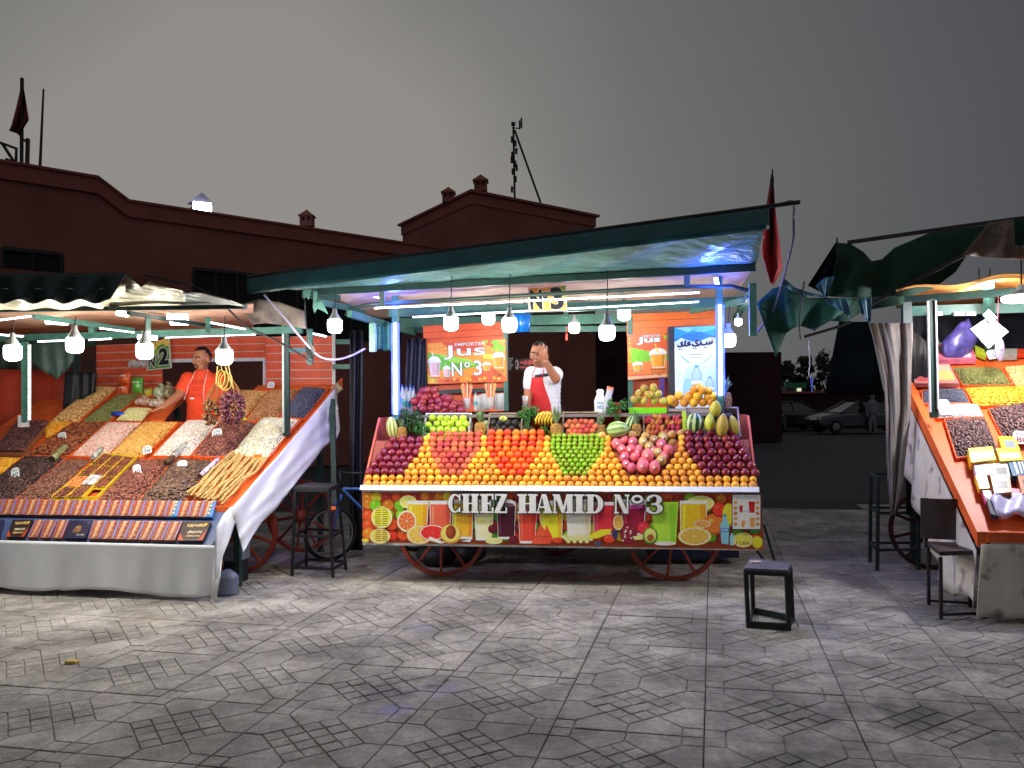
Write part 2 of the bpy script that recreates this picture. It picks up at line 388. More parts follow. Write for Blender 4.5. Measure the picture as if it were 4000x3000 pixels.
def tile_pads():
    """pads of one cast paving tile, centred on the origin, unit square coordinates -.5...5"""
    a, d = 0.365, 0.14      # diamond half diagonal, half corner square
    q = d; pads = []
    mid = (0.5 - a / 2, 0.5 - a / 2)
    base = []
    base.append([(0, 0), (q, 0), (q, q), (0, q)])
    base.append([(q, 0), (.5, 0), (.5, .5 - a), mid, (q, q)])
    base.append([(0, q), (q, q), mid, (.5 - a, .5), (0, .5)])
    for k in range(4):
        for b in base:
            pts = []
            for x, y in b:
                x -= .5; y -= .5
                for _ in range(k): x, y = -y, x
                pts.append((x, y))
            pads.append(('big', pts))
    for i in range(4):
        for j in range(4):
            pts = []
            for u, v in ((i, j), (i + 1, j), (i + 1, j + 1), (i, j + 1)):
                u = u / 4 - .5; v = v / 4 - .5
                pts.append(((u - v) * a, (u + v) * a))
            pads.append(('small', pts))
    return pads
def inset(pts, e):
    n = len(pts); A = sum(pts[i][0] * pts[(i + 1) % n][1] - pts[(i + 1) % n][0] * pts[i][1] for i in range(n)); sg = 1 if A > 0 else -1
    out = []
    for i in range(n):
        p0, p1, p2 = pts[i - 1], pts[i], pts[(i + 1) % n]
        def nr(a, b): dx, dy = b[0] - a[0], b[1] - a[1]; L = math.hypot(dx, dy); return (-dy / L * sg, dx / L * sg)
        n1_, n2_ = nr(p0, p1), nr(p1, p2); k = 1 + n1_[0] * n2_[0] + n1_[1] * n2_[1]
        out.append((p1[0] + (n1_[0] + n2_[0]) / k * e, p1[1] + (n1_[1] + n2_[1]) / k * e))
    return out
def tile_mesh(m, cx, cy, F, rr, wear):
    pads = tile_pads()
    m.add([F.w(cx + x * SX * .995, cy + y * SY * .997, -0.0075) for x, y in ((-.5, -.5), (.5, -.5), (.5, .5), (-.5, .5))], [(0, 1, 2, 3)])
    for kind, pts in pads:
        P2 = [(x * SX, y * SY) for x, y in pts]
        z = rr.uniform(-.0022, .0016) if kind == 'small' else rr.uniform(-.0012, .0008)
        g0 = .0034 * wear
        a1 = inset(P2, g0); a2 = inset(P2, g0 + .0035); n = len(pts)
        vv = [F.w(cx + x, cy + y, -0.0074) for x, y in a1] + [F.w(cx + x, cy + y, z - .0022) for x, y in a1] + [F.w(cx + x, cy + y, z) for x, y in a2]
        ff = [tuple(range(2 * n, 3 * n))]
        for i in range(n):
            j = (i + 1) % n; ff += [(i, j, n + j, n + i), (n + i, n + j, 2 * n + j, 2 * n + i)]
        m.add(vv, ff)
variants = []
rr = random.Random(3)
F0 = Frame(0, 0, 0)
F0.x, F0.y = FG.x, FG.y
for k in range(6):
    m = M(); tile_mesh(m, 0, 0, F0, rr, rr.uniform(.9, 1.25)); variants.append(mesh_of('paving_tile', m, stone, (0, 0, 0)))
cells = []
for i in range(-16, 18):
    for j in range(-2, 14):
        c = FG.w((i + .5) * SX, (j + .5) * SY, 0)
        if c.y < 2.9 or c.y > 12.2: continue
        px = c.x / c.y * 3400
        if -2350 < px < 2350: cells.append((c.length, i, j, c))
cells.sort(key=lambda t: t[0])
for _, i, j, c in cells[:300]:
    o = bpy.data.objects.new('paving_tile', variants[rr.randrange(6)])
    at = Vector((c.x, c.y, rr.uniform(-.003, .002))); put(o, pavement, at)
    o.rotation_euler = (rr.uniform(-.004, .004), rr.uniform(-.004, .004), rr.uniform(-.003, .003) + rr.choice((0, PI)))
far = M()
for _, i, j, c in cells[300:]:
    x0, y0 = i * SX, j * SY
    far.add([FG.w(x0 + a, y0 + b, 0) for a, b in ((.005, .002), (SX - .005, .002), (SX - .005, SY - .002), (.005, SY - .002))], [(0, 1, 2, 3)])
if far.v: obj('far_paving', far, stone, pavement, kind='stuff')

# litter: peanut shells, crumbs and a small yellow wedge
shell_m = mat('nut_shell', (225, 215, 195), rough=0.8)
for (px, py, s) in ((1100, 2250, 9), (1165, 2240, 9), (1022, 2271, 8), (1051, 2269, 9), (1214, 2266, 8), (970, 2318, 8), (1311, 2383, 7), (1448, 2342, 7), (1368, 2292, 6), (1180, 2252, 6), (800, 2380, 6), (1510, 2580, 5), (1160, 2700, 16)):
    c = gnd(px, py); m = M(); r = s / 3400 * c.y
    m.ell(c + Vector((0, 0, r * .3)), (r * .6, r * .36, r * .34), 8, 5, Matrix.Rotation(rnd.uniform(0, 3), 3, 'Z'))
    obj('nut_shell', m, shell_m, label='pale nut shell on the paving, %s of them all' % nth([970, 1022, 1051, 1100, 1160, 1165, 1180, 1214, 1311, 1368, 1448, 1510, 800].index(px) if px != 800 else 0, 13) if px not in (970,) else 'pale nut shell on the paving nearest the tablecloth corner', cat='nut shell', group='nut shells littering the paving', smooth=True)
m = M(); c = gnd(283, 2590); m.prism([c + Vector((-.035, -.02, .003)), c + Vector((.03, -.025, .003)), c + Vector((.035, .012, .003)), c + Vector((-.03, .02, .003))], (0, 0, .014))
obj('bread_scrap', m, mat('bread_scrap', (205, 178, 92), rough=.9), label='small yellow scrap lying alone on the paving in front of the dried fruit stall', cat='scrap')

# ================================================================ BUILDINGS BEHIND
red_wall = mat('red_plaster', (132, 82, 74), rough=0.9, var=0.16, scale=0.7, bump=0.3, bscale=8, spec=.2)
red_trim = mat('red_trim', (140, 84, 76), rough=0.9, var=0.12, scale=1.5, spec=.2)
dark_open = mat('dark_opening', (14, 12, 14), rough=0.9)
# long building on the left, its wall running obliquely away
w0 = Vector((-7.92, 18.0, 0)); wd = Vector((5.11, 5.0, 0)); wn = Vector((5.0, -5.11, 0)).normalized()
def W(t, z, out=0): p = w0 + wd * t + wn * out; return (p.x, p.y, z)
long_b = thing('terracotta_building', 'long dark terracotta building with a stepped parapet roofline at left', 'building', w0 + wd * .4 - wn * 3)
H1, H2, H3 = 6.10, 5.72, 3.2
m = M()
prof = [(-.335, 0), (1.9, 0), (1.9, H2), (-.0, H2), (-.085, H1), (-.335, H1)]
m.prism([W(t, z) for t, z in prof], -wn * 7); obj('wall', m, red_wall, long_b)
m = M()
for (a, b) in (((-.34, H1), (-.085, H1)), ((-.085, H1), (0, H2)), ((0, H2), (1.905, H2))):
    t0, z0 = a; t1, z1 = b
    q = [W(t0, z0 - .3, .003), W(t1, z1 - .3, .003), W(t1, z1 + .0, .003), W(t0, z0 + .0, .003)]
    m.prism(q[::-1], wn * .07)
    q = [W(t0, z0, .12), W(t1, z1, .12), W(t1, z1 + .05, .12), W(t0, z0 + .05, .12)]; m.prism(q, -wn * .6)
obj('parapet', m, red_trim, long_b)
for (pa, pb, ya, yb) in (((10), (240), 970, 1045), ((755), (1560), 1050, 1300)):
    # openings in the wall, cut as recessed dark boxes
    def hit(px, py):
        r = ray(px, py); t = (w0 - CAM).dot(wn) / r.dot(wn); return CAM + r * t
    a, b = hit(pa, ya), hit(pb, ya); z1 = a.z; z0 = hit(pa, yb).z
    m = M(); m.hexa([a.xy.to_3d() + Vector((0, 0, z0)) + wn * .012, b.xy.to_3d() + Vector((0, 0, z0)) + wn * .012, b.xy.to_3d() + Vector((0, 0, z0)) - wn * .05, a.xy.to_3d() + Vector((0, 0, z0)) - wn * .05,
                     a.xy.to_3d() + Vector((0, 0, z1)) + wn * .012, b.xy.to_3d() + Vector((0, 0, z1)) + wn * .012, b.xy.to_3d() + Vector((0, 0, z1)) - wn * .05, a.xy.to_3d() + Vector((0, 0, z1)) - wn * .05])
    w_ = obj('window', m, dark_open, long_b)
    m = M(); L = (b - a).length; nseg = max(2, int(L / .5)); 
    for i in range(nseg + 1):
        p = a.lerp(b, i / nseg); m.bar(Vector((p.x, p.y, z0)) + wn * .03, Vector((p.x, p.y, z1)) + wn * .03, .05, .05)
    m.bar(Vector((a.x, a.y, z1)) + wn * .03, Vector((b.x, b.y, z1)) + wn * .03, .07, .07)
    obj('frame', m, black_metal, w_)
# flood light on the parapet
fl = P(790, 812, 20.1)
t_ = thing('flood_light', 'bright white flood light in a small gabled housing on the parapet', 'light', fl)
m = M(); r_ = .22
m.fbox(Frame(fl.x, fl.y, -.6), -.22, .22, .0, .3, fl.z - .05, fl.z + .02)
m.prism([Frame(fl.x, fl.y, -.6).w(x, 0, fl.z + z) for x, z in ((-.27, .12), (.27, .12), (0, .36))], Frame(fl.x, fl.y, -.6).y * .34)
obj('housing', m, mat('lamp_housing', (58, 56, 64), rough=.6), t_)
m = M(); m.fbox(Frame(fl.x, fl.y, -.6), -.2, .2, -.05, -.0, fl.z - .16, fl.z + .12); obj('lens', m, mat('flood_lens', (255, 255, 255), emit=18, ecol=(225, 228, 255)), t_)
pt_light(fl + Vector((.1, -.45, -.1)), 45, (215, 220, 255), .12, 'flood_lamp', t_)

def lantern(at, w, h, label, name='roof_turret'):
    t = thing(name, label, 'roof turret', at)
    m = M(); m.box(at + Vector((0, 0, h * .28)), (w, w, h * .56)); obj('shaft', m, red_wall, t)
    m = M(); m.box(at + Vector((0, 0, h * .6)), (w * 1.22, w * 1.22, h * .07)); obj('cornice', m, red_trim, t)
    m = M(); a = at + Vector((0, 0, h * .635)); q = w * .56
    m.add([a + Vector((i * q, j * q, 0)) for i, j in ((-1, -1), (1, -1), (1, 1), (-1, 1))] + [a + Vector((0, 0, h * .37))], [(3, 2, 1, 0), (0, 1, 4), (1, 2, 4), (2, 3, 4), (3, 0, 4)]); obj('cap', m, red_trim, t)
    m = M()
    for s in (-1, 1): m.box(at + Vector((s * w * .22, -w * .5, h * .42)), (w * .2, .03, h * .16))
    obj('vent', m, dark_open, t)
lantern(P(1200, 886, 21.2), .30, .42, 'small pointed roof turret above the long left building')
# central block, corner towards the square
cb = [P(1572, 890, 28.4).xy, P(1845, 760, 24.0).xy, P(2322, 850, 27.3).xy]
cb4 = cb[0] + (cb[2] - cb[1]) ; CH = 7.33
tall = thing('terracotta_block', 'taller terracotta corner block rising behind the green awning', 'building', (cb[1].x, cb[1].y + 2, 0))
m = M(); base = [Vector((p.x, p.y, 0)) for p in (cb[0], cb[1], cb[2], cb4)]; m.prism(base, (0, 0, CH)); obj('wall', m, red_wall, tall)
m = M()
def grow(ps, e):
    c = sum((Vector(p) for p in ps), Vector((0, 0, 0))) / len(ps); return [p + (p - c).normalized() * e for p in ps]
m.prism([p + Vector((0, 0, CH - .32)) for p in grow(base, .05)], (0, 0, .3)); m.prism([p + Vector((0, 0, CH - .02)) for p in grow(base, .17)], (0, 0, .07)); obj('parapet', m, red_trim, tall)
for k in range(4):
    q = P(1578 + k * 19, 918, 0.0); f = .1 + k * .09
    a = Vector((cb[0].x, cb[0].y, 0)).lerp(Vector((cb[1].x, cb[1].y, 0)), f); m = M()
    m.box((a.x + .02, a.y - .03, CH - 1.35), (.16, .14, .34)); obj('window', m, dark_open, tall)
lantern(P(1752, 792, 25.2), .34, .46, 'left pointed roof turret on the corner block'); lantern(P(1878, 750, 24.6), .36, .50, 'right pointed roof turret at the peak of the corner block')
# antenna mast with stay
am = thing('antenna_mast', 'thin dark antenna mast with a slanting stay on the corner block roof', 'antenna', P(2011, 790, 25.5))
m = M(); m.tube([P(2011, 790, 25.5), P(2005, 490, 25.5)], .035, 6); obj('mast', m, black_metal, am)
m = M(); m.tube([P(2112, 792, 25.8), P(2010, 508, 25.5)], .035, 6); obj('stay', m, black_metal, am)
m = M()
for py, dx in ((545, -8), (590, 9), (605, -7), (640, 5), (655, 10), (670, -5), (700, 6), (740, -8), (560, 5), (625, -9)):
    c = P(2008 + dx, py, 25.45); m.box(c, (.07, .05, .18)); m.tube([c, c + Vector((-dx / 3400 * 25, 0, .05))], .015, 5)
m.box(P(2005, 484, 25.5), (.12, .1, .09)); m.tube([P(2006, 500, 25.5), P(2030, 502, 25.5)], .018, 5)
m.box(P(2030, 488, 25.5), (.05, .04, .25)); m.box(P(2037, 480, 25.5), (.05, .04, .3)); obj('aerial', m, black_metal, am)

# flag, rail and poles on the left roof
flag_red = mat('flag_cloth', (120, 26, 34), rough=0.7, var=.2, scale=6)
fp = thing('roof_flag', 'dark red flag drooping from its pole on the left roof', 'flag', P(84, 655, 17))
m = M(); m.tube([P(84, 665, 17), P(86, 305, 17)], .035, 6); obj('pole', m, black_metal, fp)
m = M()
edgeL = [(86, 315), (74, 370), (60, 430), (44, 490), (34, 510)]; edgeR = [(87, 315), (97, 372), (106, 430), (112, 468), (76, 525)]
rows = []
for (a, b) in zip(edgeL, edgeR): rows.append([P(a[0] + (b[0] - a[0]) * t, a[1] + (b[1] - a[1]) * t, 17 + .12 * math.sin(t * 9 + a[1] * .02)) for t in (0, .2, .4, .6, .8, 1)])
m.sheet(rows, (0, .012, 0)); obj('cloth', m, flag_red, fp, smooth=True)
rl = thing('roof_bracket', 'dark bent pipe bracket with hooks on the left roof corner', 'bracket', P(62, 655, 16.8))
m = M(); m.tube([P(62, 655, 16.8), P(64, 580, 16.8), P(-20, 550, 16.8)], .03, 6); m.tube([P(60, 640, 16.8), P(8, 560, 16.8)], .03, 6); m.tube([P(62, 635, 16.8), P(24, 622, 16.8), P(22, 636, 16.8)], .03, 6)
obj('pipe', m, black_metal, rl)
m = M(); m.bar(P(106, 660, 17.1), P(109, 541, 17.1), .06, .06); m.tube([P(106, 560, 17.1), P(72, 522, 17.1)], .02, 5); obj('post', m, mat('roof_post', (90, 50, 45), rough=.8), label='short square reddish post beside the roof flag', cat='post')
m = M(); m.tube([P(156, 660, 17.6), P(170, 348, 17.6)], [.03, .018], 6); obj('aerial_rod', m, black_metal, label='tall thin bare rod standing on the left roof', cat='rod')

# low dark building seen under the juice stall roof, trees, kiosk, cars beyond
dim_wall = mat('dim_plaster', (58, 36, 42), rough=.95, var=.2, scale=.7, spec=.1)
lowb = thing('low_building', 'low dark red building far behind the juice stall', 'building', (1.5, 32, 0))
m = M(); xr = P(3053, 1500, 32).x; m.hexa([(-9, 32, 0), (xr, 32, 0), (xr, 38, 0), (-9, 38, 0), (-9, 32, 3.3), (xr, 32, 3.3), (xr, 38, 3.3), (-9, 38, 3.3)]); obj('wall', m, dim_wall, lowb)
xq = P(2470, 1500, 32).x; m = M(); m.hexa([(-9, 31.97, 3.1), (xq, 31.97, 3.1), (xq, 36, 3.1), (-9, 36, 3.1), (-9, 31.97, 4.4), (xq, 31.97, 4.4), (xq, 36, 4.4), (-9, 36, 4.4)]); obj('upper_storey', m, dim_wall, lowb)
for (x0, y0, x1, y1) in ((2225, 1390, 2250, 1450), (2200, 1550, 2260, 1620), (2280, 1530, 2330, 1600), (2150, 1480, 2190, 1530)):
    a, b = P(x0, y1, 31.98), P(x1, y0, 31.98); m = M(); m.hexa([(a.x, 31.98, a.z), (b.x, 31.98, a.z), (b.x, 32.1, a.z), (a.x, 32.1, a.z), (a.x, 31.98, b.z), (b.x, 31.98, b.z), (b.x, 32.1, b.z), (a.x, 32.1, b.z)])
    w_ = obj('window', m, dark_open, lowb); m = M(); m.bar((a.x - .03, 31.95, a.z), (b.x + .03, 31.95, a.z), .08, .05); obj('sill', m, red_trim, w_)
lw = thing('garden_wall', 'long low dark wall behind the parked cars', 'wall', (14, 46, 0))
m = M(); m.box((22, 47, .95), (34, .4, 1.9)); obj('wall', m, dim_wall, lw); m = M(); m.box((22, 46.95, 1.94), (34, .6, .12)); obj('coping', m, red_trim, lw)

leaf_far = mat('night_foliage', (44, 58, 34), rough=.8, var=.4, scale=1, island=.4)
bark = mat('bark', (70, 55, 42), rough=.9)
def tree(at, h, w, label, seed):
    r = random.Random(seed); t = thing('tree', label, 'tree', at, 'trees beyond the square'); at = Vector(at)
    m = M(); m.tube([at, at + Vector((.05, 0, h * .3)), at + Vector((-.1, 0, h * .6))], [.18, .13, .06], 7)
    for k in range(5):
        a = r.uniform(0, 6.28); m.tube([at + Vector((0, 0, h * (.28 + .06 * k))), at + Vector((math.cos(a) * w * .3, math.sin(a) * w * .3, h * (.55 + .06 * k)))], [.07, .02], 5)
    obj('trunk', m, bark, t)
    m = M(); cl = [(Vector((r.gauss(0, w * .26), r.gauss(0, w * .26), h * r.uniform(.38, .95))), r.uniform(.12, .26) * w) for _ in range(16)]
    for c, rad in cl:
        for _ in range(60):
            d = Vector((r.gauss(0, 1), r.gauss(0, 1), r.gauss(0, 1))).normalized() * rad * r.uniform(.4, 1.05); p = at + c + d; e = r.uniform(.08, .2)
            u = Vector((r.uniform(-1, 1), r.uniform(-1, 1), r.uniform(-1, 1))).normalized(); v = u.cross(d).normalized()
            m.add([p - u * e, p + v * e * .6, p + u * e, p - v * e * .6], [(0, 1, 2, 3)])
    obj('crown', m, leaf_far, t)
for k, px in enumerate((3040, 3078, 3112, 3150, 3192, 3236)):
    Y = 62 + (k * 37 % 5) * 1.6; tree((P(px, 1500, Y).x, Y, 0), 4.3 + (k * 29 % 7) * .17, 1.9, 'dark tree on the far skyline, ' + nth(k, 6) + ' of the six', k + 5)
# kiosk with lit boards
kq = P(3115, 1610, 48); kx = kq.x
kt = thing('kiosk', 'distant kiosk with a pale lit sign and green board', 'kiosk', (kx, 48.3, 0))
m = M(); m.box((kx, 48.8, 1.15), (1.0, .9, 2.3)); obj('body', m, mat('kiosk_paint', (60, 66, 66)), kt)
m = M(); m.box((kx - .12, 48.31, 1.62), (.42, .06, .62)); m.box((kx + .2, 48.3, 1.8), (.22, .06, .95)); obj('sign', m, mat('kiosk_sign', (240, 240, 205), emit=.75, ecol=(235, 238, 200)), kt)
m = M(); m.box((kx, 48.28, 2.35), (1.15, .2, .3)); obj('awning', m, mat('kiosk_green', (28, 92, 66), emit=.05), kt)
m = M()
for k in range(6): m.box((kx - .35 + k * .15, 48.29, 1.0 + .1 * (k % 3)), (.05, .04, .3))
obj('shelf_goods', m, mat('kiosk_goods', (190, 200, 190), emit=.25), kt)

car_paint = mat('pale_car_paint', (58, 61, 72), rough=.3, metal=.3, coat=.6, var=.03)
dark_car = mat('dark_car_paint', (30, 33, 42), rough=.3, metal=.4, coat=.5, var=.03)
glass_dark = mat('car_glass', (10, 12, 15), rough=.08, coat=.5)
tyre = mat('tyre_rubber', (18, 18, 18), rough=.9)
def car(at, ang, paint, label, lamp):
    at = Vector(at); t = thing('parked_car', label, 'car', at, 'cars parked across the square'); Rm = Matrix.Rotation(ang, 3, 'Z')
    def T(x, y, z): return at + Rm @ Vector((x, y, z))
    st = [(-2.05, .42, .60, .74), (-2.0, .30, .86, .80), (-1.6, .26, .93, .84), (-1.25, .24, .96, .86), (.6, .24, .97, .86), (1.2, .25, .92, .84), (1.85, .28, .80, .78), (2.05, .40, .62, .70)]
    m = M(); rows = []
    for x, z0, z1, w in st: rows.append([T(x, -w * .9, z0), T(x, -w, z0 + .12), T(x, -w, z1 - .14), T(x, -w * .88, z1), T(x, w * .88, z1), T(x, w, z1 - .14), T(x, w, z0 + .12), T(x, w * .9, z0), T(x, -w * .9, z0)])
    m.sheet(rows); m.poly(rows[0][:-1]); m.poly(rows[-1][:-1][::-1]); obj('body', m, paint, t, smooth=False)
    m = M(); ca = [(-1.75, .92, .8), (-1.3, 1.42, .62), (.1, 1.47, .62), (1.05, .95, .8)]
    rows = [[T(x, -w, z), T(x, w, z)] for x, z, w in ca]
    m.add([T(-1.3, -.62, 1.42), T(-1.3, .62, 1.42), T(.1, .62, 1.47), T(.1, -.62, 1.47), T(-1.25, -.6, 1.36), T(-1.25, .6, 1.36), T(.08, .6, 1.41), T(.08, -.6, 1.41)], [(0, 1, 2, 3), (4, 7, 6, 5), (0, 4, 5, 1), (3, 2, 6, 7), (0, 3, 7, 4), (1, 5, 6, 2)])
    for s in (-1, 1):
        for (xa, za, wa), (xb, zb, wb) in ((ca[0], ca[1]), (ca[3], ca[2])): m.bar(T(xa, s * wa, za), T(xb, s * wb, zb), .07, .05)
        m.bar(T(-.45, s * .8, .95), T(-.5, s * .62, 1.44), .08, .04)
    obj('roof', m, paint, t)
    m = M(); m.add([T(-1.72, -.77, .94), T(-1.72, .77, .94), T(-1.3, .58, 1.37), T(-1.3, -.58, 1.37)], [(0, 3, 2, 1)]); m.add([T(1.0, -.77, .96), T(1.0, .77, .96), T(.12, .58, 1.42), T(.12, -.58, 1.42)], [(0, 1, 2, 3)])
    for s in (-1, 1): m.add([T(-1.65, s * .79, .95), T(.98, s * .79, .95), T(.1, s * .6, 1.41), T(-1.28, s * .6, 1.37)], [(0, 1, 2, 3)])
    obj('window_glass', m, glass_dark, t)
    for x in (-1.3, 1.3):
        for s in (-1, 1):
            c = T(x, s * .76, .31); wl = M(); ax = Rm @ Vector((0, s, 0)); wl.lathe(c - ax * .09, [(.16, 0), (.3, .01), (.31, .05), (.31, .14), (.29, .18), (.2, .185)], 18, ax)
            w_ = obj('wheel', wl, tyre, t, smooth=False); rm = M(); rm.lathe(c + ax * .09, [(.19, 0), (.17, .012), (.05, .02)], 12, ax); obj('rim', rm, mat('car_rim', (120, 122, 126), metal=.7, rough=.35), w_)
    for s in (-1, 1):
        m = M(); m.box(T(-2.02, s * .62, .72), (.08, .22, .14)); obj('tail_light', m, mat('tail_red', (150, 12, 12), emit=1.2 if lamp and s > 0 else .02, ecol=(255, 20, 20)) if s > 0 else mat('tail_dull', (90, 12, 12)), t)
        m = M(); m.box(T(2.0, s * .58, .68), (.1, .26, .12)); obj('headlight', m, mat('headlight_glass', (170, 175, 180), rough=.15), t)
    m = M(); m.box(T(-2.07, 0, .5), (.03, .5, .12)); obj('number_plate', m, mat('plate_pale', (200, 140, 110), emit=.12, ecol=(220, 120, 80)), t)
Yc = gnd(2960, 1692).y
car((P(2968, 1690, 41).x, 41, 0), math.radians(58), car_paint, 'pale parked car with a red tail light beyond the papayas', True)
car((P(3120, 1690, 43).x, 44, 0), math.radians(20), dark_car, 'dark parked car in deep shade between the two pale ones', False)
car((P(3335, 1695, 40).x, 40, 0), math.radians(188), car_paint, 'pale parked car beside the distant person in white', False)
# plastic bollards with orange reflectors beside the first car
ob = thing('road_barrier', 'small road barrier with two orange reflectors beside the pale car', 'barrier', (P(2912, 1690, 38).x, 38, 0))
x_ = P(2912, 1690, 38).x
m = M(); m.box((x_, 38, .22), (.7, .12, .44)); m.box((x_, 38, .5), (.5, .1, .14)); obj('body', m, mat('barrier_grey', (70, 68, 78)), ob)
for s in (-1, 1): m = M(); m.box((x_ + s * .09, 37.92, .3), (.12, .03, .12)); obj('reflector', m, mat('reflector_orange', (230, 110, 60), emit=.35, ecol=(255, 120, 60)), ob)
# ================================================================ JUICE CART (centre)
ld_paint = mat('red_wheel_paint', (150, 58, 42), rough=.55, var=.25, scale=10, bump=.2)
orange_panel = mat('orange_panel', (236, 100, 58), rough=.5, var=.08, scale=6)
white_trim = mat('white_trim', (225, 225, 230), rough=.4, var=.06)
wood_board = mat('counter_board', (120, 112, 108), rough=.6, var=.2, scale=8, stretch=(1, 8, 8))
tarp_green = mat('green_tarp', (14, 82, 88), rough=.38, var=.18, scale=5, bump=.35, bscale=5, spec=.6)
tarp_under = mat('green_tarp_underside', (92, 136, 128), rough=.26, var=.2, scale=4, bump=.9, bscale=4.5, stretch=(1, 3, 1), spec=.9)
roof_cloth = mat('roof_cloth', (205, 178, 160), rough=.75, var=.12, scale=3, bump=.3, bscale=4)
dark_fabric = mat('dark_tarp', (24, 26, 34), rough=.6, var=.3, scale=5, bump=.6, bscale=9)
def cw(x, y, z): return FC.w(x, y, z)
cart = thing('juice_cart', 'juice cart on red spoked wheels under a green awning, fronted by a fruit banner', 'market cart', cw(1.6, .8, 0))
# front panel, ledge, body
m = M(); m.fbox(FC, 0.0, 3.235, .014, .03, .318, .78); obj('front_panel', m, mat('panel_board', (120, 60, 40)), cart)
m = M(); m.prism([cw(-.012, y, z) for y, z in ((-.034, .784), (.05, .784), (.05, .808), (.0, .822), (-.004, .822))], FC.x * 3.257); obj('ledge', m, mat('ledge_white', (232, 238, 245), rough=.3, var=.04), cart)
for x in (-.004, 3.222):
    m = M(); m.prism([cw(x, .03, .76), cw(x, 1.0, .76), cw(x, 1.0, 1.38), cw(x, .5, 1.38), cw(x, .03, .82)], FC.x * .018); obj('side_panel', m, mat('side_orange', (205, 92, 62), rough=.5), cart)
m = M(); m.hexa([cw(0.02, .03, .775), cw(3.215, .03, .775), cw(3.215, .34, 1.165), cw(.02, .34, 1.165), cw(.02, .03, .79), cw(3.215, .03, .79), cw(3.215, .34, 1.18), cw(.02, .34, 1.18)]); obj('display_shelf', m, mat('shelf_orange', (150, 70, 40), rough=.7), cart)
m = M(); m.fbox(FC, .35, 3.1, .50, .98, 1.375, 1.40); obj('counter', m, wood_board, cart)
m = M(); m.fbox(FC, .35, 3.1, .97, .99, .78, 1.37); m.fbox(FC, .02, 3.21, .34, .36, .79, 1.16); obj('counter_front', m, orange_panel, cart)
m = M()
m.fbox(FC, .05, 3.18, .10, .16, .62, .72); m.fbox(FC, .05, 3.18, 1.75, 1.83, .52, .64)
for x in (.2, 1.6, 3.0): m.fbox(FC, x, x + .07, .1, 1.8, .56, .64)
obj('chassis', m, ld_paint, cart)
m = M(); m.fbox(FC, .05, 3.2, 1.0, 2.1, .42, .46); obj('floor_boards', m, wood_board, cart)
def wheel(px, pybot, Y, parent, F, r=.385, nsp=10, off=.2):
    g_ = P(px, pybot, Y); c = Vector((g_.x, g_.y, r)); ax = F.y
    w_ = M(); prof = [(r - .035, -.022), (r, -.022), (r, .022), (r - .035, .022), (r - .035, -.022)]
    R = Vector((0, 0, 1)).rotation_difference(ax).to_matrix(); vv = []; n = 48
    for k in range(n):
        a = 2 * PI * k / n
        for rr_, z in prof[:4]: vv.append(c + R @ Vector((rr_ * math.cos(a), rr_ * math.sin(a), z)))
    ff = [(k * 4 + i, k * 4 + (i + 1) % 4, ((k + 1) % n) * 4 + (i + 1) % 4, ((k + 1) % n) * 4 + i) for k in range(n) for i in range(4)]
    w_.add(vv, ff); wo_ = obj('wheel', w_, ld_paint, parent, origin=c)
    h = M(); h.lathe(c - ax * .09, [(.03, 0), (.045, .01), (.06, .06), (.06, .12), (.045, .17), (.03, .18)], 14, ax); obj('hub', h, ld_paint, wo_)
    for k in range(nsp):
        a = 2 * PI * k / nsp + off; d = R @ Vector((math.cos(a), math.sin(a), 0)); s = M()
        s.tube([c + d * .05, c + d * .2, c + d * (r - .03)], [.019, .015, .013], 7); obj('spoke', s, ld_paint, wo_)
wheel(1727, 2251, 7.57, cart, FC, .39); wheel(2632, 2269, 7.30, cart, FC, .40, off=.32)
wheel(2180, 2171, 8.65, cart, FC, .385)
m = M(); m.tube([P(2950, 2140, 7.05), P(3010, 2225, 7.0)], .012, 8); m.tube([P(2985, 2050, 7.3), P(3035, 2222, 7.2)], .012, 8); m.tube([P(3005, 2225, 7.0), P(3040, 2222, 7.2)], .01, 6); obj('handle_bar', m, black_metal, cart)
# things in the dark under the cart
m = M(); a = P(2700, 2165, 8.2); m.box((a.x, a.y, .16), (.8, .4, .2)); m.box((a.x - .1, a.y, .25), (.5, .36, .1)); obj('blue_crate', m, mat('blue_plastic', (12, 26, 60), rough=.4), label='dark blue plastic box pushed far under the juice cart', cat='box')
m = M(); a = P(1700, 2160, 7.9); m.ell((a.x, a.y + .2, .1), (.2, .2, .1), 12, 8); m.ell((a.x + .3, a.y + .2, .12), (.16, .16, .1), 10, 6); obj('dark_sack', m, dark_fabric, label='black sack lying in shade behind the left wheel of the juice cart', cat='sack', smooth=True)

# ---- printed banner on the front
def bfn(u, v, k):
    l = FC.aty(u, v, .0); return FC.w(l.x, .0085 - k * .00002, l.z)
p = Print(bfn); p.gain = 1.32; rp_ = random.Random(11)
BL, BT, BB, BR = 1415, 1921, 2118, 2984
def bot(x): return 2119 + (x - 1415) / 1570 * 29
def top(x): return 1922 + (x - 1415) / 1570 * 4
p.poly([(BL, top(BL)), (BL, bot(BL)), (BR, bot(BR)), (2975, top(BR))], (150, 60, 30))
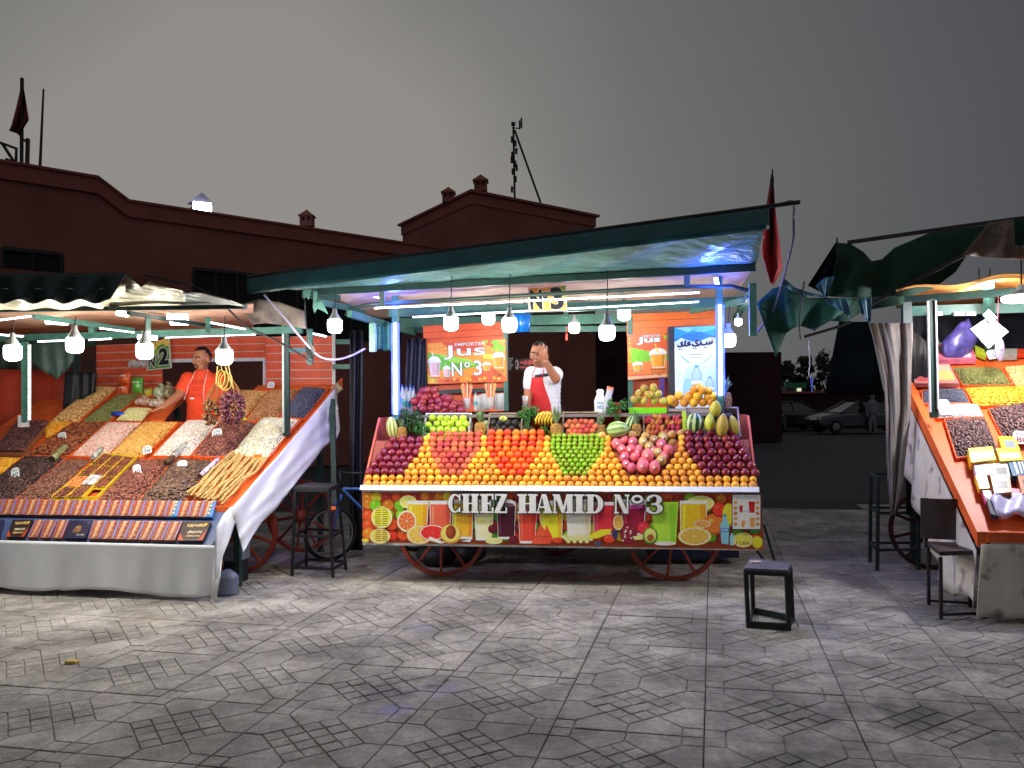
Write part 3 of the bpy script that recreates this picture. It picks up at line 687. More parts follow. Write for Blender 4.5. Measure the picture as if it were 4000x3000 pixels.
# tomatoes, limes, peppers in the back layer
palf = [(196, 44, 30), (210, 70, 34), (66, 140, 40), (112, 178, 40), (222, 110, 36), (150, 40, 36), (228, 168, 40)]
for rowy, n, rad in ((1938, 40, 24), (1972, 38, 22), (2010, 36, 26), (2050, 34, 26), (2088, 32, 24)):
    for i in range(n):
        x = 1430 + i * (1540 / (n - 1)) + rp_.uniform(-8, 8); c = rp_.choice(palf); r_ = rad * rp_.uniform(.7, 1.1); x = min(max(x, 1415 + r_), 2972 - r_)
        y = rowy + (x - 1415) * .01 + rp_.uniform(-5, 5); y = min(max(y, top(x) + r_), bot(x) - r_); p.fruit(x, y, r_, r_ * .95, c)
for i in range(46):
    x = rp_.uniform(1440, 2950); y = rp_.uniform(top(x) + 14, bot(x) - 14); p.leaf(x, y, x + rp_.uniform(-24, 24), y + rp_.uniform(-10, 10), .3, rp_.choice([(38, 122, 34), (70, 160, 40), (26, 92, 40)]))
for i in range(30):
    x = 1440 + i * 51; p.leaf(x - 22, bot(x) - 4, x + 28, bot(x) - 5, .13, (84, 176, 30)); p.leaf(x - 20, top(x) + 5, x + 20, top(x) + 5, .16, (60, 150, 40))
p.leaf(1450, 1965, 1500, 1930, .5, (58, 170, 50)); p.leaf(1440, 1945, 1510, 1945, .3, (52, 150, 44))
# lemons at both ends
p.slice(1595, 1960, 34, 26, (226, 200, 60), (240, 215, 80)); p.slice(1492, 2020, 42, 44, (222, 178, 36), (232, 188, 44)); p.slice(1485, 2094, 41, 30, (222, 170, 44), (226, 176, 70)); p.ell(1428, 2110, 14, 8, (222, 180, 60)); 
for k in range(9):
    for c0 in (1467, 1494): p.rect(c0, 1982 + k * 8.6, c0 + 21, 1985 + k * 8.6, (120, 100, 20))
for k in range(6):
    for c0 in (1468, 1494): p.rect(c0, 2070 + k * 8, c0 + 21, 2073 + k * 8, (130, 100, 30))
# drinks and cut fruit, left to right
p.cup(1590, 1676, 1955, 2100, (233, 160, 36)); p.cup(1678, 1764, 1955, 2100, (222, 84, 62), 0.06)
p.leaf(1640, 1968, 1745, 1950, .26, (40, 150, 40)); p.leaf(1690, 1965, 1720, 1925, .4, (40, 150, 40))
p.slice(1590, 2035, 38, 42, (236, 200, 150), (222, 90, 40)); p.slice(1640, 2088, 52, 38, (230, 140, 40), (238, 160, 60)); p.slice(1690, 2080, 54, 32, (230, 110, 100), (196, 36, 34), (226, 90, 84))
p.poly([(1680, 2095), (1740, 2118), (1720, 2123), (1672, 2108)], (238, 190, 180))
p.cup(1765, 1850, 1950, 2105, (236, 146, 40), .05); p.fruit(1762, 2085, 42, 38, (232, 176, 84)); p.ell(1762, 2078, 20, 27, (110, 42, 24)); p.ell(1757, 2074, 12, 18, (140, 62, 34))
p.leaf(1800, 2096, 1850, 2090, .3, (44, 130, 40)); p.poly([(1800, 2114), (1842, 2104), (1838, 2116)], (238, 238, 238))
p.cup(1850, 1932, 1950, 2110, (222, 222, 150)); p.leaf(1905, 2025, 1930, 2010, .4, (110, 180, 60)); p.ell(1880, 2032, 20, 10, (238, 214, 110))
p.cup(1940, 2016, 1960, 2105, (62, 16, 34), .08); p.ell(1978, 1962, 34, 12, (226, 226, 230)); p.ell(1978, 1972, 30, 9, (90, 70, 84))
for (x, y) in ((1925, 2066), (2028, 2062), (2006, 2108)): p.fruit(x, y, 18, 17, (86, 20, 34))
p.leaf(1905, 2100, 1945, 2096, .36); p.slice(1930, 2112, 34, 13, (232, 190, 60), (240, 220, 120)); p.leaf(2020, 2085, 2036, 2118, .3, (50, 140, 40))
p.cup(2022, 2100, 1965, 2122, (226, 62, 46)); p.cup(2108, 2200, 1955, 2110, (236, 184, 40), .04)
p.poly([(2076, 2124), (2112, 2045), (2132, 2075), (2126, 2124)], (226, 76, 50)); p.poly([(2115, 2124), (2135, 2050), (2160, 2100), (2150, 2124)], (222, 66, 44))
for k in range(7): p.ell(2095 + k * 8, 2094 + (k % 2) * 4, 2, 3, (60, 10, 8), 6)
p.fruit(2178, 2110, 22, 12, (205, 60, 30)); 
p.cup(2210, 2312, 1950, 2110, (226, 214, 178), .08)
for k in range(14): p.fruit(2205 + k * 8, 2096 + (k % 3) * 9, 9, 8, (224, 190, 116))
p.cup(2316, 2410, 1960, 2090, (182, 40, 56), .05); p.poly([(2300, 2090), (2345, 2068), (2388, 2066), (2384, 2082), (2340, 2100), (2306, 2104)], (224, 186, 40)); p.fruit(2380, 2104, 24, 18, (210, 56, 34)); p.ell(2402, 2085, 12, 20, (50, 50, 84))
p.ell(2335, 2122, 16, 8, (60, 70, 90))
p.cup(2425, 2525, 1950, 2090, (134, 24, 52), .1); p.ell(2474, 1966, 46, 11, (232, 226, 236)); p.ell(2474, 1980, 42, 8, (190, 70, 150))
p.slice(2415, 2040, 20, 30, (236, 196, 120), (230, 140, 50)); p.fruit(2515, 2062, 26, 26, (196, 40, 58)); p.ell(2455, 2085, 34, 42, (112, 26, 40))
for k in range(22): p.ell(2432 + rp_.uniform(0, 44), 2055 + rp_.uniform(0, 56), 3.2, 4, rp_.choice([(170, 50, 60), (236, 190, 190), (90, 16, 30)]), 6)
p.poly([(2540, 1960), (2650, 1960), (2640, 2126), (2562, 2126)], (148, 200, 56)); p.poly([(2615, 1965), (2645, 1965), (2636, 2118), (2620, 2118)], (120, 176, 44)); p.ell(2598, 2122, 42, 8, (226, 232, 220))
p.leaf(2590, 1955, 2640, 1925, .5, (30, 120, 40)); p.leaf(2610, 1950, 2700, 1962, .25, (70, 150, 50))
p.fruit(2540, 2092, 30, 34, (96, 140, 44)); p.ell(2540, 2090, 22, 27, (206, 214, 110)); p.ell(2541, 2100, 14, 15, (140, 84, 34)); p.poly([(2470, 2095), (2512, 2088), (2510, 2106), (2480, 2108)], (200, 216, 120))
p.slice(2735, 1965, 56, 30, (232, 204, 60), (240, 218, 90)); p.cup(2655, 2762, 1955, 2080, (240, 160, 30), .02); p.fruit(2790, 2046, 44, 42, (230, 106, 40)); p.slice(2742, 2045, 34, 16, (232, 160, 80), (236, 130, 50))
p.slice(2713, 2094, 66, 36, (240, 180, 70), (238, 150, 56), (246, 200, 130), 11)
p.fruit(2808, 1990, 26, 30, (206, 52, 36)); p.fruit(2846, 2010, 26, 46, (232, 180, 40))
p.poly([(2812, 2055), (2822, 2030), (2826, 2012), (2834, 2012), (2840, 2030), (2848, 2055), (2844, 2126), (2818, 2122)], (110, 170, 226)); p.rect(2813, 2062, 2846, 2078, (40, 110, 180)); p.rect(2824, 2008, 2836, 2016, (40, 110, 190))
p.text('~EAU', 2818, 2064, 2842, 2075, (230, 240, 250))
p.poly([(2850, 2095), (2858, 2078), (2866, 2095), (2866, 2130), (2850, 2128)], (130, 180, 226))
p.slice(2902, 2108, 40, 30, (224, 176, 50), (230, 186, 60)); p.fruit(2958, 2118, 22, 26, (224, 180, 44))
p.text('au Milieu', 2868, 2078, 2935, 2090, (90, 60, 20)); p.text('1 Litre', 2875, 2112, 2925, 2126, (70, 50, 14))
# small price board printed at the right
p.rect(2858, 1928, 2972, 2068, (60, 52, 60)); p.rect(2861, 1932, 2969, 2065, (226, 230, 238))
for (x, y, w_, h_) in ((2894, 1974, 14, 26), (2936, 1958, 26, 44)): p.poly([(x - w_ / 2, y), (x + w_ / 2, y), (x + w_ * .38, y + h_), (x - w_ * .38, y + h_)], (168, 30, 30))
for (x, y, w_, h_) in ((2902, 2032, 14, 26), (2938, 2022, 20, 36)): p.poly([(x - w_ / 2, y), (x + w_ / 2, y), (x + w_ * .38, y + h_), (x - w_ * .38, y + h_)], (196, 130, 60))
for k in range(5):
    for x in (2872, 2958): p.fruit(x, 1962 + k * 21, 7, 7, [(196, 140, 60), (180, 120, 50), (200, 90, 50)][k % 3])
p.rect(2902, 1994, 2928, 1998, (150, 170, 200))
# slab-serif lettering: CHEZ HAMID N°3
def glyph(ch):
    q = []
    def R_(x0, y0, x1, y1): q.append([(x0, y0), (x1, y0), (x1, y1), (x0, y1)])
    def ring(cx, cy, ox, oy, ix, iy, a0, a1, n=22, sh=0):
        for k in range(n):
            t0 = a0 + (a1 - a0) * k / n; t1 = a0 + (a1 - a0) * (k + 1) / n
            q.append([(cx + ox * math.cos(t0), cy + oy * math.sin(t0)), (cx + ox * math.cos(t1), cy + oy * math.sin(t1)), (cx + sh + ix * math.cos(t1), cy + iy * math.sin(t1)), (cx + sh + ix * math.cos(t0), cy + iy * math.sin(t0))])
    S = .09
    if ch == 'C': ring(.52, .5, .52, .5, .26, .41, .25 * PI, 1.75 * PI, sh=.06); R_(.84, .62, .96, .98); R_(.84, .04, .96, .30)
    elif ch == 'H':
        for x in (.08, .60): R_(x, 0, x + .32, 1)
        for y in (0, 1 - S): R_(0, y, .47, y + S); R_(.53, y, 1, y + S)
        R_(.3, .47, .7, .53)
    elif ch == 'E': R_(.12, 0, .55, 1); R_(0, 0, .95, S); R_(0, 1 - S, .95, 1); R_(.86, 0, .98, .3); R_(.86, .7, .98, 1); R_(.5, .46, .76, .54); R_(.7, .36, .78, .64)
    elif ch == 'Z': R_(.04, 1 - S, .98, 1); R_(.0, 0, .98, S); q.append([(.0, S), (.42, S), (.98, 1 - S), (.56, 1 - S)]); R_(.04, .7, .14, 1); R_(.88, 0, .98, .3)
    elif ch == 'A': q.append([(.36, 1), (.64, 1), (.96, S), (.56, S)]); q.append([(.36, 1), (.42, 1), (.14, S), (.06, S)]); R_(0, 0, .26, S); R_(.48, 0, 1, S); R_(.22, .28, .62, .36)
    elif ch == 'M': R_(.06, 0, .14, 1); R_(.70, 0, .96, 1); q.append([(.06, 1), (.34, 1), (.56, .14), (.44, .02)]); q.append([(.44, .02), (.56, .02), (.78, 1), (.68, 1)]); R_(0, 0, .22, S); R_(.62, 0, 1, S); R_(0, 1 - S, .3, 1); R_(.68, 1 - S, 1, 1)
    elif ch == 'I': R_(.2, 0, .8, 1); R_(0, 0, 1, S); R_(0, 1 - S, 1, 1)
    elif ch == 'D': R_(.12, 0, .44, 1); R_(0, 0, .5, S); R_(0, 1 - S, .5, 1); ring(.46, .5, .54, .5, .24, .41, -.5 * PI, .5 * PI)
    elif ch == 'N': R_(.06, 0, .16, 1); R_(.82, 0, .92, 1); q.append([(.06, 1), (.38, 1), (.92, 0), (.62, 0)]); R_(0, 0, .3, S); R_(.7, 1 - S, 1, 1); R_(0, 1 - S, .2, 1)
    elif ch == 'o': ring(.5, .5, .5, .5, .27, .24, 0, 2 * PI)
    elif ch == '3': ring(.46, .735, .46, .265, .16, .18, -.55 * PI, .85 * PI, 16); ring(.46, .27, .52, .28, .2, .19, -.85 * PI, .55 * PI, 18); q.append([(.3, .46), (.6, .46), (.6, .54), (.3, .54)]); R_(.02, .66, .2, .86); R_(0, .1, .2, .34)
    return q
word = [('C', 1754, 1803), ('H', 1807, 1873), ('E', 1878, 1931), ('Z', 1934, 1983), ('H', 2023, 2101), ('A', 2096, 2157), ('M', 2160, 2240), ('I', 2243, 2284), ('D', 2288, 2357), ('N', 2399, 2459), ('o', 2466, 2512), ('3', 2524, 2590)]
for pas, (dx, dy, c) in enumerate([(-4, 0, (18, 20, 26)), (4, 1, (18, 20, 26)), (0, -4, (18, 20, 26)), (3, 4, (18, 20, 26)), (-3, 3, (18, 20, 26)), (1.5, 2, (130, 140, 160)), (0, 0, (222, 230, 242))]):
    p.k += 1
    for ch, a, b in word:
        y0, y1 = (1927, 2001) if ch != 'o' else (1928, 1962); sl = (a - 1754) * .004
        for pts in glyph(ch): p._p([(a + dx + (b - a) * u, y1 + sl + dy - (y1 - y0) * v) for u, v in pts], c, p.k)
banner = thing('printed_banner', 'wide banner printed with juices and fruit, reading CHEZ HAMID, across the cart front', 'banner', cw(1.6, 0, .32))
m = M(); m.fbox(FC, -.002, 3.238, .0088, .0125, .316, .784); obj('backing', m, mat('vinyl_back', (200, 200, 200)), banner)
p.done('printed_face', printed, banner)

# ---- posts, frame and roof (parts of the cart)
B0, B1 = P(1190, 1143, 7.42), P(2950, 1047, 6.98)
la, lb = FC.loc(B0), FC.loc(B1)
m = M(); m.bar(B0, B1, .05, .055); obj('front_beam', m, dark_green_paint, cart)
m = M(); m.tube([P(1352, 1228, 8.1), P(1372, 1205, 7.7), P(1450, 1188, 7.55), P(2640, 1120, 7.2), P(2860, 1118, 7.15), P(2925, 1135, 7.2), P(2935, 1165, 7.5)], .017, 8); obj('bent_rail', m, dark_green_paint, cart)
m = M()
for a, b in (((1492, 1132, 7.38), (1492, 1195, 7.45)), ((2683, 1062, 7.1), (2683, 1122, 7.2))): m.bar(P(*a), P(*b), .045, .03, (0, 1, 0))
obj('strut', m, dark_green_paint, cart)
BK = 2.05
for x in (.46, 2.79):   # posts that carry the light strips
    pass
def post(px, y0, y1, yl, w=.05, name='post', mt=None, d=.05):
    a = FC.aty(px, (y0 + y1) / 2, yl); zt = FC.aty(px, y0, yl).z; zb = FC.aty(px, y1, yl).z
    m = M(); m.fbox(FC, a.x - w / 2, a.x + w / 2, yl, yl + d, zb, zt); return obj(name, m, mt or green_paint, cart)
post(1543, 1120, 1640, .50, .055); post(2812, 1060, 1640, .50, .055)
post(1453, 1262, 1374, .15, .05); post(2942, 1105, 1312, .05, .055)
post(1975, 1235, 1605, 1.75, .045); post(2462, 1235, 1600, 1.75, .05)
post(2210, 1195, 1240, 1.3, .04); post(2428, 1100, 1140, .9, .04)
def beam(a, b, w, h, mt=None): m = M(); m.bar(P(*a), P(*b), w, h); return obj('beam', m, mt or green_paint, cart)
beam((1365, 1225, 7.6), (1618, 1302, 9.3), .045, .06); beam((2928, 1152, 7.35), (2872, 1246, 9.0), .045, .06)
beam((1520, 1222, 8.3), (2940, 1176, 7.9), .05, .085); beam((1560, 1262, 9.25), (2790, 1236, 8.85), .05, .10)
beam((1600, 1290, 9.35), (2780, 1282, 9.0), .05, .06); beam((1250, 1180, 7.6), (1420, 1215, 8.6), .04, .05); beam((2700, 1215, 8.4), (2930, 1170, 7.6), .04, .05)
beam((1180, 1150, 7.5), (1330, 1165, 7.55), .05, .05, dark_green_paint)
# roof sheet, cream cloth below
rows = []
for j in range(9):
    t = j / 8; yy = la.y + (BK - la.y) * t; r_ = []
    for i in range(25):
        s = i / 24; x = la.x + (lb.x - la.x) * s; z = la.z + (lb.z - la.z) * s + .03 - .07 * t - .015 * math.sin(PI * t) * (1 + math.sin(s * 40)); r_.append(FC.w(x, yy + (lb.y - la.y) * s * (1 - t), z))
    rows.append(r_)
m = M(); m.sheet(rows, (0, 0, .006)); obj('roof_sheet', m, roof_cloth, cart, smooth=True)
# awning flap propped up in front: valance + sloping sheet
A0, A1 = P(966, 1083, 7.0), P(3002, 806, 6.30)
rows = []; NS = 60
for j in range(13):
    t = j / 12; r_ = []
    for i in range(NS + 1):
        s = i / NS; f = A0.lerp(A1, s); b = (B0 + Vector((0, 0, .03))).lerp(B1 + Vector((0, 0, .03)), s)
        q = f.lerp(b, t); sag = math.sin(PI * t) * (.035 + .02 * math.sin(s * 7))
        wr = .022 * math.sin(s * 38 + t * 9) * math.sin(PI * t) + .012 * mnoise.noise(Vector((s * 12, t * 3, 1)))
        q.z -= sag + wr * (.4 + s); r_.append(q)
    rows.append(r_)
m = M(); m.sheet(rows, (0, 0, .004)); obj('awning_sheet', m, tarp_under, cart, smooth=True)
rows = []
for j in range(5):
    t = j / 4; r_ = []
    for i in range(NS + 1):
        s = i / NS; f = A0.lerp(A1, s); h = .150 + .030 * s
        r_.append(f + Vector((0, -.01 + .006 * math.sin(s * 50) * t, .012 - h * t)))
    rows.append(r_)
m = M(); m.sheet(rows, (0, .004, 0)); obj('valance', m, tarp_green, cart, smooth=True)
m = M(); m.tube([A0, A1 + (A1 - A0).normalized() * .22], .016, 8); obj('awning_pole', m, black_metal, cart)
m = M(); m.tube([P(1215, 1140, 7.1), P(1218, 1175, 7.1)], .02, 6)
m = M()   # torn flap ends at the left corner
for pts in ([(1183, 1135), (1215, 1130), (1205, 1172), (1196, 1158), (1186, 1168)], [(1225, 1135), (1240, 1140), (1238, 1180), (1260, 1175), (1282, 1228), (1262, 1215), (1240, 1205), (1228, 1222), (1222, 1200)]):
    m.prism([P(a, b, 7.2) for a, b in pts], (0, .004, 0))
obj('torn_flap', m, mat('pale_teal_tarp', (96, 140, 132), rough=.5, var=.2), cart)
# teal side cloth with wavy hem and dark side tarps
m = M(); rows = []
for j in range(6):
    t = j / 5; r_ = []
    for i in range(20):
        s = i / 19; y0 = 1250 + 10 * s; y1 = 1368 + 8 * abs(math.sin(s * 8)) - (1 - s) * 12; r_.append(P(1458 + 75 * s, y0 + (y1 - y0) * t, 8.35 + .04 * math.sin(s * 14)))
    rows.append(r_)
m.sheet(rows, (0, .004, 0)); obj('side_cloth', m, mat('teal_cloth', (58, 120, 118), rough=.5, var=.15), cart, smooth=True)
m = M(); rows = []
for j in range(8):
    t = j / 7; rows.append([P(1590 + 75 * s - 12 * t * (1 - s), 1322 + 230 * t, 9.0 + .05 * math.sin(s * 16 + t)) for s in [k / 15 for k in range(16)]])
m.sheet(rows, (0, .004, 0)); obj('hanging_tarp', m, mat('navy_tarp', (40, 42, 66), rough=.55, var=.3, bump=.6, bscale=12), label='dark blue crumpled tarp hanging left of the juice sign', cat='tarp', smooth=True)
m = M(); rows = []
for j in range(10):
    t = j / 9; rows.append([P(1366 + 52 * s, 1290 + 860 * t, 8.6 + .06 * math.sin(s * 12 + t * 2)) for s in [k / 11 for k in range(12)]])
m.sheet(rows, (0, .005, 0)); obj('dark_curtain', m, dark_fabric, label='tall dark tarpaulin strip hanging left of the juice cart', cat='tarp', smooth=True)
sq = thing('square_frame', 'open square green metal frame left of the juice cart', 'frame', P(1295, 1440, 9.3))
m = M(); q = [P(1352, 1345, 9.3), P(1385, 1320, 9.3), P(1385, 1440, 9.3), P(1300, 1440, 9.3)]
for a, b in ((P(1312, 1335, 9.3), P(1382, 1335, 9.3)), (P(1378, 1330, 9.3), P(1378, 1440, 9.3)), (P(1384, 1432, 9.3), P(1300, 1432, 9.3))): m.bar(a, b, .05, .045, (0, 1, 0))
obj('bars', m, green_paint, sq)
wv = thing('light_cover', 'blank', 'x', (0, 0, -5)) if False else None

# ---- back panels
def cpoly(pts, y, th=.015): return [FC.w(l.x, y, l.z) for l in (FC.aty(a, b, y) for a, b in pts)]
def panel(name, pts, y, mt, parent, th=.018, **kw):
    m = M(); m.prism(cpoly(pts, y)[::-1], FC.y * th); return obj(name, m, mt, parent, **kw)
def planks(pts, y, n, mt, parent, gapm=None):   # TL TR BR BL quads divided into boards
    for k in range(n):
        t0, t1 = k / n + .008, (k + 1) / n - .008; TL, TR, BR, BL_ = [Vector((*a, 0)) for a in pts]
        q = [TL.lerp(BL_, t0), TR.lerp(BR, t0), TR.lerp(BR, t1), TL.lerp(BL_, t1)]
        panel('plank', [(v.x, v.y) for v in q], y, mt, parent)
backw = thing('plank_back', 'orange planked back panel with shelf behind the left juice sign', 'panel', FC.w(.9, 1.85, 1.4))
planks([(1652, 1273), (1985, 1255), (1985, 1335), (1655, 1350)], 1.84, 3, orange_panel, backw)
panel('back_board', [(1672, 1345), (1982, 1330), (1982, 1530), (1674, 1542)], 1.86, orange_panel, backw)
panel('back_board', [(1700, 1530), (1968, 1524), (1968, 1606), (1700, 1610)], 1.90, orange_panel, backw)
panel('shelf', [(1674, 1526), (1984, 1512), (1984, 1526), (1674, 1541)], 1.78, dark_green_paint, backw, .1)
backr = thing('plank_back', 'orange back panel above the small juice sign at right', 'panel', FC.w(2.6, 1.85, 1.4))
planks([(2448, 1226), (2802, 1212), (2802, 1300), (2448, 1310)], 1.78, 3, mat('bright_orange_panel', (246, 122, 52), rough=.45, var=.06), backr)
panel('back_board', [(2470, 1480), (2622, 1472), (2622, 1600), (2470, 1600)], 1.84, orange_panel, backr)
panel('purple_tube', [(2576, 1475), (2596, 1472), (2596, 1560), (2576, 1560)], 1.7, mat('purple_tube', (96, 60, 160), rough=.3), backr, .04)

# ---- signs
def quadmap(TL, TR, BR, BL_, y, F=FC):
    c = [Vector((*a, 0)) for a in (TL, TR, BR, BL_)]
    def fn(u, v, k):
        q = c[0].lerp(c[1], u).lerp(c[3].lerp(c[2], u), v); l = F.aty(q.x, q.y, y); return F.w(l.x, y - .004 - k * .00003, l.z)
    return fn
def sign_board(name, label, quad, y, frame_rgb=(232, 110, 60), cat='sign', F=FC):
    ls = [F.aty(a, b, y) for a, b in quad]; c = F.w(sum(l.x for l in ls) / 4, y, min(l.z for l in ls))
    t = thing(name, label, cat, c); m = M(); m.prism([F.w(l.x, y, l.z) for l in ls][::-1], F.y * .02); obj('board', m, mat(name + '_board', frame_rgb), t)
    return t, Print(quadmap(*quad, y, F=F))
qd = ((1664, 1338), (1976, 1323), (1981, 1490), (1671, 1501))
t, p = sign_board('juice_sign', 'wide juice menu sign reading EMPORTER Jus N°3, left of the vendor', qd, 1.74)
p.rect(0, 0, 1, 1, (226, 104, 44)); p.rect(.012, .025, .988, .975, (240, 150, 50))
p.poly([(.01, .25), (.35, .36), (.7, .6), (.3, .72), (.01, .62)], (90, 180, 40)); p.poly([(.15, .3), (.55, .45), (.6, .6), (.3, .5)], (150, 220, 70))
p.poly([(.7, .02), (.985, .02), (.985, .3), (.85, .27)], (120, 190, 40)); p.poly([(.2, .02), (.7, .02), (.72, .3), (.3, .22)], (216, 76, 40)); p.poly([(.0, .75), (.18, .98), (.0, .98)], (246, 200, 60))
p.poly([(.55, .85), (.8, .62), (.985, .9), (.985, .975), (.5, .975)], (222, 90, 44)); p.poly([(.7, .33), (.985, .38), (.985, .5), (.72, .44)], (250, 214, 70))
p.poly([(.13, .9), (.4, .88), (.4, .975), (.12, .975)], (226, 90, 40))
for (x, y) in ((.05, .12), (.10, .1), (.15, .14), (.2, .1), (.25, .18)): p.fruit(x, y, .028, .05, (238, 150, 40))
for (x, y) in ((.78, .1), (.82, .14), (.8, .04)): p.fruit(x, y, .025, .045, (224, 80, 50))
for (x, y) in ((.93, .08), (.96, .12)): p.fruit(x, y, .03, .04, (236, 150, 50))
for k, x in enumerate((.34, .38, .5, .54, .62, .66, .72, .78, .84, .9)): p.fruit(x, .91 + .02 * (k % 2), .024, .04, [(226, 180, 50), (214, 80, 60), (238, 170, 60)][k % 3])
def jcup(p, x0, x1, y0, y1, c, straw, d=.0):
    p.cup(x0, x1, y0 + (y1 - y0) * .35, y1, c, .14); cx = (x0 + x1) / 2; w_ = (x1 - x0)
    p.ell(cx, y0 + (y1 - y0) * .36, w_ * .54, (y1 - y0) * .24, (230, 236, 240), 18, 0, PI); p.rect(x0 - w_ * .06, y0 + (y1 - y0) * .34, x1 + w_ * .06, y0 + (y1 - y0) * .4, (214, 222, 230))
    p.poly([(cx - w_ * .2, y0 - (y1 - y0) * .08), (cx - w_ * .12, y0 - (y1 - y0) * .08), (cx + w_ * .06, y0 + (y1 - y0) * .3), (cx - w_ * .02, y0 + (y1 - y0) * .3)], straw)
jcup(p, .02, .17, .27, .82, (214, 176, 196), (236, 236, 236)); jcup(p, .20, .29, .54, .84, (222, 186, 190), (236, 236, 236)); jcup(p, .83, .975, .25, .68, (244, 150, 40), (236, 196, 30)); jcup(p, .70, .80, .5, .74, (240, 160, 50), (220, 200, 90))
p.text('EMPORTER', .36, .045, .74, .125, (236, 236, 240), (120, 60, 50), .004, .01)
p.text('Jus', .215, .10, .74, .43, (244, 250, 255), (90, 70, 120), .008, .012); p.text('N', .31, .50, .44, .83, (244, 250, 255), (90, 70, 120), .008, .012); p.text('o', .47, .50, .545, .64, (244, 250, 255), (110, 96, 130), .008, .02); p.text('3', .585, .48, .69, .83, (244, 250, 255), (90, 70, 120), .008, .012)
p.text('Orange', .83, .72, .975, .775, (70, 40, 20), bold=.01); p.text('Orange', .695, .72, .80, .765, (90, 50, 20)); p.text('Breakfast', .84, .79, .965, .825, (90, 50, 20)); p.text('10', .885, .83, .925, .885, (60, 30, 20), bold=.02)
p.text('Mixte', .05, .83, .17, .88, (70, 40, 20)); p.text('Mixte', .2, .83, .31, .88, (70, 40, 20)); p.text('20', .08, .9, .12, .96, (60, 30, 20)); p.text('10', .235, .9, .265, .96, (60, 30, 20))
p.done('printed_face', printed, t)
qd = ((2450, 1309), (2607, 1300), (2616, 1472), (2453, 1484))
t, p = sign_board('juice_sign', 'narrow juice menu sign beside the bottled water fridge', qd, 1.70)
p.rect(0, 0, 1, 1, (226, 96, 48)); p.poly([(.02, .27), (.98, .5), (.98, .66), (.5, .62), (.02, .62)], (120, 200, 40)); p.poly([(.02, .63), (.98, .6), (.98, .93), (.02, .88)], (240, 130, 50)); p.rect(.0, .93, 1, 1, (240, 180, 140))
for k in range(6): p.fruit(.06, .1 + k * .09, .04, .035, (240, 150, 50))
p.fruit(.88, .05, .05, .04, (236, 130, 50)); p.fruit(.95, .1, .05, .05, (150, 190, 50))
p.text('EMPORTER', .38, .02, .82, .09, (240, 240, 240), (140, 70, 50), .006); p.text('Jus', .24, .06, .82, .23, (246, 250, 255), (120, 96, 120), .014, .03)
jcup(p, .54, .94, .27, .78, (246, 160, 40), (240, 200, 30)); jcup(p, .12, .36, .58, .83, (244, 170, 60), (236, 200, 60))
p.text('Orange', .55, .78, .93, .85, (80, 50, 20), bold=.01); p.text('Orange', .08, .79, .36, .85, (100, 60, 20)); p.text('Breakfast', .57, .86, .92, .895, (90, 50, 20)); p.text('10', .72, .9, .8, .96, (60, 30, 20))
p.done('printed_face', printed, t)
# N°3 sign up under the roof
qd = ((2062, 1124), (2210, 1114), (2216, 1214), (2066, 1218))
t, p = sign_board('number_sign', 'N°3 number sign with orange slices hanging under the juice stall roof', qd, .35)
p.rect(0, 0, 1, 1, (226, 226, 214)); p.rect(.02, .03, .98, .97, (238, 176, 60)); p.poly([(.9, .03), (.98, .03), (.98, .5), (.92, .4)], (140, 190, 50))
for (x, y, r_) in ((.52, .8, .13), (.62, .3, .12), (.44, .2, .1), (.9, .75, .1), (.1, .15, .09)): p.slice(x, y, r_, r_ * 1.4, (236, 140, 40), (240, 160, 60))
p.text('N', .05, .12, .36, .92, (26, 26, 30), (240, 240, 236), .022, .04); p.text('o', .38, .2, .52, .5, (26, 26, 30), (240, 240, 236), .018, .03); p.text('3', .58, .0 + .06, .92, .94, (26, 26, 30), (240, 240, 236), .022, .04)
p.done('printed_face', printed, t)
# small dark sign with red and white lettering behind the vendor + pale strip
t, p = sign_board('wall_notice', 'small dark notice with red and white lettering behind the vendor', ((2012, 1400), (2085, 1400), (2085, 1448), (2012, 1448)), 2.35, (28, 22, 24))
p.ell(.1, .5, .1, .4, (190, 180, 180)); p.ell(.08, .5, .05, .25, (90, 50, 50)); p.text('~CAFE', .26, .1, .95, .55, (222, 60, 56), (240, 236, 236), .02, .03); p.text('~RESTAURANT', .24, .62, .96, .85, (236, 80, 76), (236, 232, 232), .012); p.done('printed_face', printed, t)
t, p = sign_board('wall_notice', 'narrow upright notice with white lettering right of the juice sign', ((1984, 1396), (2006, 1396), (2006, 1446), (1984, 1446)), 2.3, (28, 22, 24))
for k in range(6): p.text('~MENU', .1, .05 + k * .16, .9 - (k % 3) * .15, .16 + k * .16, (210, 206, 208))
p.done('printed_face', printed, t)
